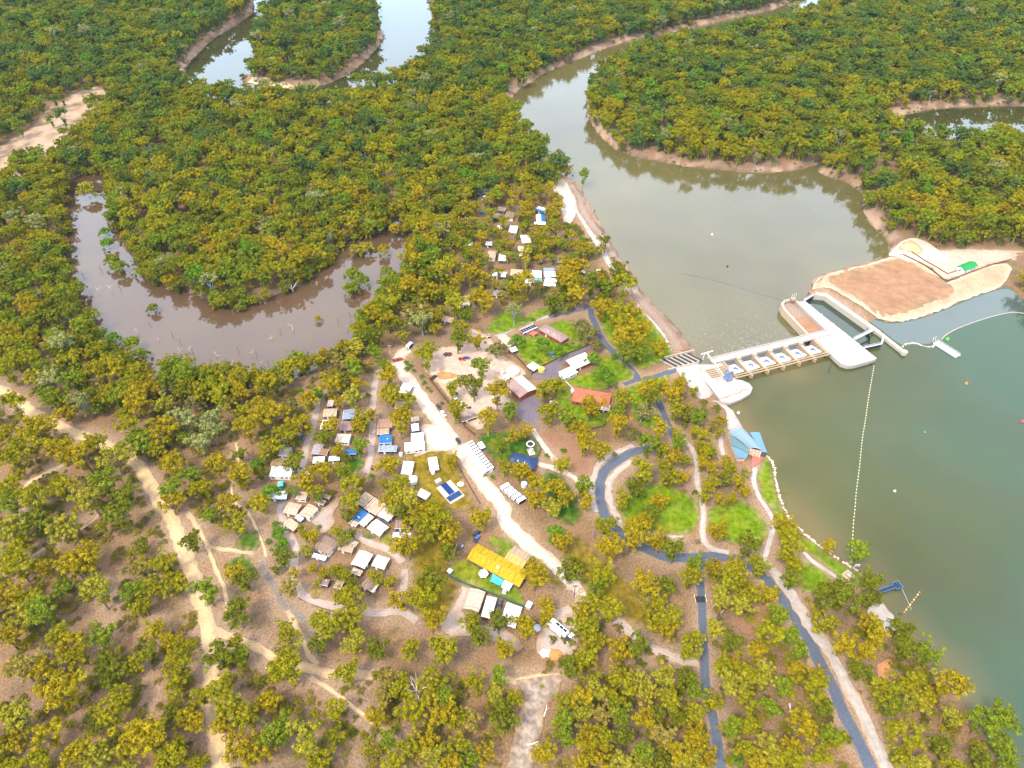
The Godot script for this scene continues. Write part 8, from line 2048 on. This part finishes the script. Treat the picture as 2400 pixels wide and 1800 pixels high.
	plant("fourth nearest dark olive shrub above the mauve roofed house",27.1,-545.1,5.9,"d",2)
	plant("fourth nearest bright green shrub above the mauve roofed house",4.6,-489.7,6.1,"v",2)
	plant("third nearest dark olive shrub above the mauve roofed house",50.6,-503.7,8.7,"d",2)
	plant("second nearest dark olive shrub above the mauve roofed house",53.8,-496.7,7.4,"d",2)
	plant("third nearest bright green shrub above the mauve roofed house",51.6,-448.4,6.3,"v",2)
	plant("nearest dull brown green shrub above the mauve roofed house",12.4,-450,4,"k",2)
	plant("second nearest dull brown green shrub above the mauve roofed house",4.9,-448.4,6.3,"k",2)
	plant("nearest dark olive shrub above the mauve roofed house",-16.4,-448.4,5.2,"d",2)
	plant("second nearest bright green shrub above the mauve roofed house",22.4,-419.8,5.5,"v",2)
	plant("nearest bright green shrub above the mauve roofed house",22.2,-411.4,4.9,"v",2)
	loose.append_array([-207.5,-177.6,8.5,4,-155.2,-199.9,9.7,3,-173.7,-185.7,8.7,6,-156,-155.4,8.8,1,-156.6,-146.2,7.9,3,-115.3,-142.7,7.9,4,-100.7,-136.7,7.8,1,-121,-99.8,7.1,0,-70,-110.6,7.3,0,-30.7,-194.2,8.9,3,-5.8,-156.9,8.1,3,-4.4,-145.5,8.6,1,15.5,-166.6,8.3,1,14.6,-160.5,5.5,1,25.6,-198.6,9.7,1,48.3,-209.4,9.9,0,-49,-107.7,7.8,4,-5.5,-134,7.7,4,0.9,-124.4,6.3,0,28.5,-124.4,8.1,1,34.2,-125.7,8.2,2,55.4,-128.9,8.2,2,45.8,-133.4,7.7,0,66,-116.5,8,3,29.5,-105.4,7.8,1,81.8,-179.2,9.3,0,74.8,-144.1,7.9,0,100.8,-204.8,9.1,1,105.1,-187.4,9.4,1,96.4,-187.4,8,1,133.5,-211.2,9.9,1,136.3,-204.8,9.8,1,130.3,-179.2,9.3,3,154,-199,6.7,1,89.6,-155.4,8.1,2,122.2,-151.1,8,4,127.7,-134.7,7.7,1,124.8,-110,7.9,4,164.3,-168.9,9.1,3,151.1,-112.3,7.9,0,73.7,-134.7,8.4,3,74.7,-104.3,7.7,1,-249.3,-324.8,12.3,0,-259.3,-334.9,10.6,0,-213,-329.1,11.4,0,-204,-330.5,11.4,0,-187,-322,11.3,4,-178.1,-320.5,12.2,1,-171.2,-306.9,11.9,2,-151.5,-319.2,11.2,1,-147.6,-326.2,11.4,4,-140.4,-332,11.5,0,-135,-337.8,10.6,4,-127.7,-330.5,10.5,0,-121.2,-336.3,9.6,1,-268.2,-329.1,11.4,4,-281.6,-343.8,11.7,0,-293.3,-349.9,11.8,2,-265.9,-297.7,11.7,3,-200.5,-293.8,10.8,2,-213,-275.3,12.1,0,-172.4,-281.4,11.4,7,-189.5,-282.6,10.5,7,-171.9,-266,11.9,7,-170.1,-242.8,10.6,4,-161.8,-234.5,10.4,0,-127.4,-222.6,10.2,1,-142.4,-283.8,11.4,1,-125.3,-267.1,11.9,0,-144.3,-305.6,11.9,1,-146.7,-293.8,10.8,1,-121.3,-296.4,10.8,1,-104.4,-269.4,11.1,3,-100.6,-276.5,9.6,1,-107.3,-308.2,12.9,1,-117.2,-250.3,11.6,3,-133.2,-244.9,7.4,3,-73.6,-435.9,15.7,1,-60.2,-424.1,15.4,3,-47.2,-428,15.5,0,-58.6,-405.3,15,1,-72.3,-403.5,13.9,1,-81.5,-391,12.6,0,-88.7,-382.3,12.4,1,-99.3,-377.3,10.3,4,-99.1,-362.5,12.1,0,-99.8,-348.4,10.8,2,-86.9,-354.6,11.9,3,-71.6,-359.3,9,2,-59.5,-369,14.2,7,-82,-370.6,12.2,0,-51.9,-375.6,11.3,1,-38.1,-385.8,14.6,0,-29.6,-380.6,9.3,4,-20.6,-391,14.7,1,-32.8,-364.1,10.1,0,-22.4,-353,10.9,1,-35.1,-349.9,11.8,3,-52.4,-345.3,10.8,0,-52.2,-332,12.4,0,1.4,-380.6,10.3,7,25.6,-391,11.6,3,-30.4,-424.1,13.2,1,40.8,-435.9,13.5,1,48.8,-437.9,12.4,1,37.4,-414.6,15.2,1,44.1,-399.9,13.8,1,55.3,-407.1,11.8,3,74.3,-424.1,15.4,3,77.5,-403.5,15,0,66,-407.1,12.9,4,61.7,-384,13.5,1,68.8,-372.3,14.3,0,78.8,-378.9,11.3,1,74.8,-362.5,14.1,1,78.6,-353,11.9,1,85.8,-362.5,11.1,1,68.4,-349.9,11.8,1,71.8,-337.8,11.6,3,81.9,-340.8,10.7,4,91.5,-346.8,10.8,1,27.1,-310.9,10.2,0,-19.4,-323.4,10.4,4,-22.5,-305.6,11.9,3,-36.4,-308.2,10.1,0,-1.4,-288.8,9.8,4,-13.6,-277.7,11.3,1,-6.4,-263.7,7.6,4,8.2,-277.7,7.8,1,2.1,-273,7.8,1,31.8,-280.2,10.5,4,37.4,-271.8,11.2,1,48.2,-258,9.2,1,38.3,-261.4,11,1,62.6,-297.7,11.7,0,60.7,-288.8,9.8,4,60.1,-275.3,10.4,1,80.7,-304.2,10.9,1,82.7,-312.3,10.2,0,74.9,-288.8,9.8,7,80.3,-295.1,9.9,3,93.9,-301.6,10.9,1,99.1,-310.9,10.2,1,94.5,-288.8,9.8,0,82.1,-271.8,9.5,1,26.8,-250.3,9.1,0,35.5,-233.5,9.6,4,38,-224.5,8.6,1,-4.6,-247.1,8.2,0,3.6,-242.8,9,1,10.1,-241.8,8.1,1,-33.3,-287.5,10.6,0,-72.3,-301.6,11.8,0,-79.6,-329.1,8.6,4,-95.6,-322,11.3,4,-99.8,-330.5,9.5,1,-93.1,-312.3,8.3,1,-93.4,-297.7,10.8,2,-61,-297.7,9.9,0,-86.5,-287.5,9.7,0,-86.5,-276.5,9.6,1,-84.9,-261.4,9.3,4,-66.5,-249.2,11.6,1,-54,-225.5,11,2,-61.3,-227.5,9.5,1,-33.6,-251.4,8.3,1,-83.5,-232.5,9.6,0,-80.5,-223.5,9.4,0,-87.7,-242.8,9,4,-39.4,-220.6,10.1,0,-47.1,-218.7,9.3,1,23.6,-234.5,8.8,1,15.4,-230.5,10.3,1,19.1,-222.6,9.4,2,11.3,-225.5,9.4,1,27.1,-226.5,8.7,1,63.3,-231.5,10.4,3,75.3,-226.5,8.7,1,84.3,-242.8,10.6,0,69.4,-218.7,8.5,3,56,-223.5,8.6,0,74.6,-261.4,10.1,4,81.1,-259.1,9.2,0,88.5,-253.6,9.2,1,91.3,-264.8,8.5,4,92.6,-313.7,7.2,0,110,-308.4,6,0,100.1,-294.8,7.6,1,103.3,-289.8,7.5,3,107.7,-289,7.5,4,105.4,-282.6,7.4,4,119.8,-285.8,6.3,1,117.3,-277.1,6.2,0,113.7,-278.6,5.7,6,102.3,-275.5,6.8,0,106.8,-272.4,7.3,0,92.8,-275.5,6.2,0,103.6,-264.9,7.7,0,109.4,-263.4,6.6,2,104.8,-256.8,7.6,1,109.6,-259,6,4,101.5,-251.1,7,1,107.1,-249.6,7,1,108.4,-245.5,6.4,6,116.1,-253.9,6.5,1,116.7,-246.8,6.9,0,113.1,-240,6.3,3,105.9,-238.6,6.3,0,101.4,-234.6,6.8,1,124.3,-246.1,5.3,7,119.6,-238.6,7.4,1,121.4,-233.3,6.2,1,114.5,-228.1,6.2,1,107.8,-228.1,6.2,1,99.2,-228.7,6.2,0,81.1,-251.1,5.9,0,93.2,-252.5,5.9,0,91.4,-242.7,6.4,1,-101.4,-297.8,6.8,1,-94.7,-306.3,6,3,-80.6,-288.2,6.2,1,-84.6,-282,4.8,2,-74.6,-307,7.8,0,-63.3,-292,5.4,1,-120.5,-283.9,7,0,-117.1,-280.2,5.7,0,-138.9,-274.8,6.1,3,-121,-270.7,5.6,3,-135.2,-258.6,5.5,0,-94.8,-260.9,7.6,1,-92.4,-257,5.4,3,-92,-247.7,7,2,-103.5,-233.6,7.2,0,-99.9,-229.5,4.8,4,-80.4,-239.2,5.7,1,-67.6,-239.7,4.9,1,-117.2,-235.6,4.8,4,-113.8,-233,4.4,7,-98.6,-203.8,6.4,1,-101.7,-206,5.7,0,-99.6,-198,5.6,2,-86.1,-207.9,5.7,0,-82,-206,6.1,4,-84,-202.4,4.5,6,-78.9,-207.9,4.2,3,-112.1,-186.8,4.4,3,-102.5,-184.8,5.1,1,-95.5,-188.9,4.4,1,-90.3,-184.8,5.4,1,-84.1,-186.8,6.2,1])
	var _s0 := 0
	loose.append_array([-81.3,-183.1,5.4,4,-91.7,-181.1,3.6,0,-77.9,-182.3,5.4,0,-73.9,-179.4,5.7,3,-75.6,-175,5.3,0,-72.8,-162.7,5.8,0,-61.9,-181.1,5.7,0,-65.2,-183.5,4.7,0,-57.9,-180.2,6.1,0,-59.3,-222,7.4,2,-54.9,-217.7,6.6,3,-52.3,-214.4,5.8,1,-49.3,-223,5.9,2,-42.7,-175,5.3,1,-81.7,-217.7,6.6,3,-105.2,-210.2,4.2,0,-50.1,-534.3,10.9,4,-42.3,-543.5,11,1,-37,-526.6,9.5,1,-30.5,-522.8,10.1,0,-36.4,-512.9,10.6,0,-45.6,-511.7,9.3,0,-46.8,-500.8,9.2,1,-35.5,-494.9,8.5,0,-38.4,-467.7,9.4,0,-45.1,-473.2,8.9,3,-42.4,-486.8,9,1,-32,-484.5,8.4,4,-24,-477.7,8.9,1,-13.3,-544.9,11,4,-8.8,-552.9,9.2,1,-15.9,-550.2,8.5,1,-0.3,-540.9,9,1,-2.2,-531.8,8.3,1,-17,-536.9,8.3,0,10.9,-558.4,7.9,0,17.3,-552.9,8.5,4,14.5,-539.6,9,1,10.4,-520.3,9.4,1,13.4,-512.9,9.3,1,12,-502,8,4,32.4,-552.9,9.8,1,37,-540.9,9.7,0,32.4,-521.6,9.4,1,35.7,-510.4,9.3,1,33.3,-499.6,8.6,0,20.8,-561.1,9.2,0,-6.4,-498.4,9.8,0,-11.1,-483.3,7.8,0,-15.4,-489.1,7.8,4,-5.6,-472.1,8.3,0,-10.8,-465.6,8.2,4,-0.9,-467.7,8.2,1,-3.2,-457,7.5,2,9.4,-494.9,6.7,0,5.9,-511.7,6.8,6,15.9,-483.3,7.8,0,21.9,-484.5,8.4,1,20.4,-475.5,7.1,4,25.8,-476.6,8.3,3,33.5,-476.6,8.3,2,43,-486.8,9.6,3,55.7,-472.1,8.8,4,39,-467.7,8.2,4,45.5,-478.8,8.3,0,27.1,-462.3,8.7,0,23.2,-467.7,8.2,1,18.3,-460.2,7.5,3,12.5,-462.3,6.4,4,11.2,-453.8,6.3,0,15.5,-465.6,6.4,1,29.7,-454.9,7.5,4,10,-445.5,6.8,2,21,-453.8,6.9,1,56,-460.2,9.3,1,52.2,-464.5,8.2,1,61.3,-461.3,7,0,71.4,-469.9,9.4,3,68.2,-466.7,7,0,-30.9,-457,8.7,1,-34,-449.7,8,4,-26.1,-453.8,8,0,-18.6,-451.7,6.3,2,-35.5,-434.4,9.5,7,-20.6,-421.7,6.6,1,-9.8,-435.4,6.7,0,-12.8,-417.9,6.6,0,-4.6,-417.9,8.2,7,-0.8,-411.3,7,0,-7.8,-406.7,5.9,1,3.5,-397.6,7.4,0,9,-415.1,6,1,16.5,-411.3,5.4,2,-25.8,-399.4,8,1,-18.8,-398.5,6.4,1,-7.7,-402.1,4.8,0,40.5,-423.6,8.3,0,45.2,-427.5,7.2,1,45.6,-417,8.2,3,38.4,-405.8,7.5,4,40.4,-395,6.3,0,33,-404.9,6.4,1,27.8,-395.9,6.3,4,26.4,-401.2,5.9,7,67,-424.6,8.3,1,64,-416,8.2,3,59.3,-399.4,7.4,3,65.3,-395.9,7.9,4,-40.8,-411.3,7,1,-44.3,-405.8,7,0])
	var _s250 := 0
	plant("gum tree standing in the lagoon water, first from the left",-311.4,-416,13.3,"g",3,-3.0,"gum_tree")
	plant("gum tree standing in the lagoon water, second from the left",-366.3,-561.4,16.1,"y",3,-3.0,"gum_tree")
	plant("gum tree standing in the lagoon water, third from the left",-291.2,-392.4,9.3,"y",3,-3.0,"gum_tree")
	plant("gum tree standing in the lagoon water, fourth from the left",-273.7,-368.7,10.1,"g",3,-3.0,"gum_tree")
	plant("gum tree standing in the lagoon water, fifth from the left",-324.9,-497.8,9.4,"v",3,-3.0,"gum_tree")
	plant("gum tree standing in the lagoon water, sixth from the left",-314.8,-479.4,10.5,"v",3,-3.0,"gum_tree")
	plant("gum tree standing in the lagoon water, seventh from the left",-300.6,-453.7,11.5,"g",3,-3.0,"gum_tree")
	plant("gum tree standing in the lagoon water, eighth from the left",-261.9,-362.3,10,"v",3,-3.0,"gum_tree")
	plant("gum tree standing in the lagoon water, ninth from the left",-291.5,-445.4,11.3,"g",3,-3.0,"gum_tree")
	plant("gum tree standing in the lagoon water, tenth from the left",-247.3,-355.9,12.1,"g",3,-3.0,"gum_tree")
	plant("gum tree standing in the lagoon water, eleventh from the left",-238.7,-346.7,9.8,"g",3,-3.0,"gum_tree")
	plant("gum tree standing in the lagoon water, twelfth from the left",-249.7,-397.7,8.2,"d",3,-3.0,"gum_tree")
	plant("gum tree standing in the lagoon water, thirteenth from the right",-133.3,-387.2,5.2,"o",3,-3.0,"gum_tree")
	plant("gum tree standing in the lagoon water, twelfth from the right",-115.1,-417.9,12.1,"g",3,-3.0,"gum_tree")
	plant("gum tree standing in the lagoon water, eleventh from the right",-115.4,-433.4,13.6,"g",3,-3.0,"gum_tree")
	plant("gum tree standing in the lagoon water, tenth from the right",-119.9,-468.4,10.4,"y",3,-3.0,"gum_tree")
	plant("gum tree standing in the lagoon water, ninth from the right",-108.9,-427.5,11,"g",3,-3.0,"gum_tree")
	plant("gum tree standing in the lagoon water, eighth from the right",-112.3,-472.8,11.8,"y",3,-3.0,"gum_tree")
	plant("gum tree standing in the lagoon water, seventh from the right",-111.2,-497.8,16.2,"g",3,-3.0,"gum_tree")
	plant("gum tree standing in the lagoon water, sixth from the right",-92.3,-412.3,10.8,"g",3,-3.0,"gum_tree")
	plant("gum tree standing in the lagoon water, fifth from the right",-99,-470.6,10.4,"o",3,-3.0,"gum_tree")
	plant("gum tree standing in the lagoon water, fourth from the right",-91.6,-423.6,12.2,"g",3,-3.0,"gum_tree")
	plant("gum tree standing in the lagoon water, third from the right",-92.8,-441.4,10,"g",3,-3.0,"gum_tree")
	plant("gum tree standing in the lagoon water, second from the right",-87,-431.4,12.3,"g",3,-3.0,"gum_tree")
	plant("gum tree standing in the lagoon water, first from the right",-92.8,-497.8,12.1,"o",3,-3.0,"gum_tree")
	plant("first shrub from the top in the hedge beside the white road",-67.5,-340.4,4.1,"v",2)
	plant("second shrub from the top in the hedge beside the white road",-66.4,-334.5,4,"v",2)
	plant("third shrub from the top in the hedge beside the white road",-64.3,-337.4,4.2,"v",2)
	plant("fourth shrub from the top in the hedge beside the white road",-61.9,-333.1,3.3,"v",2)
	plant("fifth shrub from the top in the hedge beside the white road",-56.5,-327.3,3.9,"v",2)
	plant("sixth shrub from the top in the hedge beside the white road",-54,-321.6,3.8,"v",2)
	plant("seventh shrub from the top in the hedge beside the white road",-51.8,-317.5,2.9,"v",2)
	plant("eighth shrub from the top in the hedge beside the white road",-49.6,-314.7,2.6,"v",2)
	plant("ninth shrub from the top in the hedge beside the white road",-42.3,-304,2.9,"v",2)
	plant("green shrub right of the dark lawn by its fence",4.7,-263.5,2.8,"v",2)
	plant("green shrub at the lower end of the long white shed",-14.8,-249,2.7,"v",2)
	plant("second shrub at the lower end of the long white shed",-10.5,-246.9,3.2,"v",2)
	plant("shrub in the asphalt apron trees",26.9,-297.5,3.8,"v",2)
	plant("shrub at the white garden wall",31.5,-314.7,3.1,"v",2)
	plant("leftmost shrub of the garden beds by the mauve house",35.9,-358.8,3.4,"v",2)
	plant("second shrub of the garden beds by the mauve house",40,-360.4,2.6,"v",2)
	plant("rightmost shrub of the garden beds by the mauve house",43.9,-357.2,2.9,"v",2)
	plant("lower left shrub of the garden beds by the mauve house",37.7,-355.7,4.1,"v",2)
	plant("lower right shrub of the garden beds by the mauve house",41.7,-354.1,2.6,"v",2)
	plant("shrub between navy roofed house and white path",19.3,-262.3,3.4,"v",2)
	plant("shrub behind the white roofed carport",17.2,-341.9,3.9,"v",2)
	plant("shrub beside the white drive above the walled garden",14.1,-385.1,3.9,"v",2)
	plant("yellow green shrub along the brown garden fence",13.3,-346.4,3.8,"v",2)
	plant("shrub beside the bend of the loop road",57.3,-263.5,3.2,"v",2)
	plant("shrub in the bare soil right of the navy house",28.9,-265.8,3.9,"v",2)
	grow()
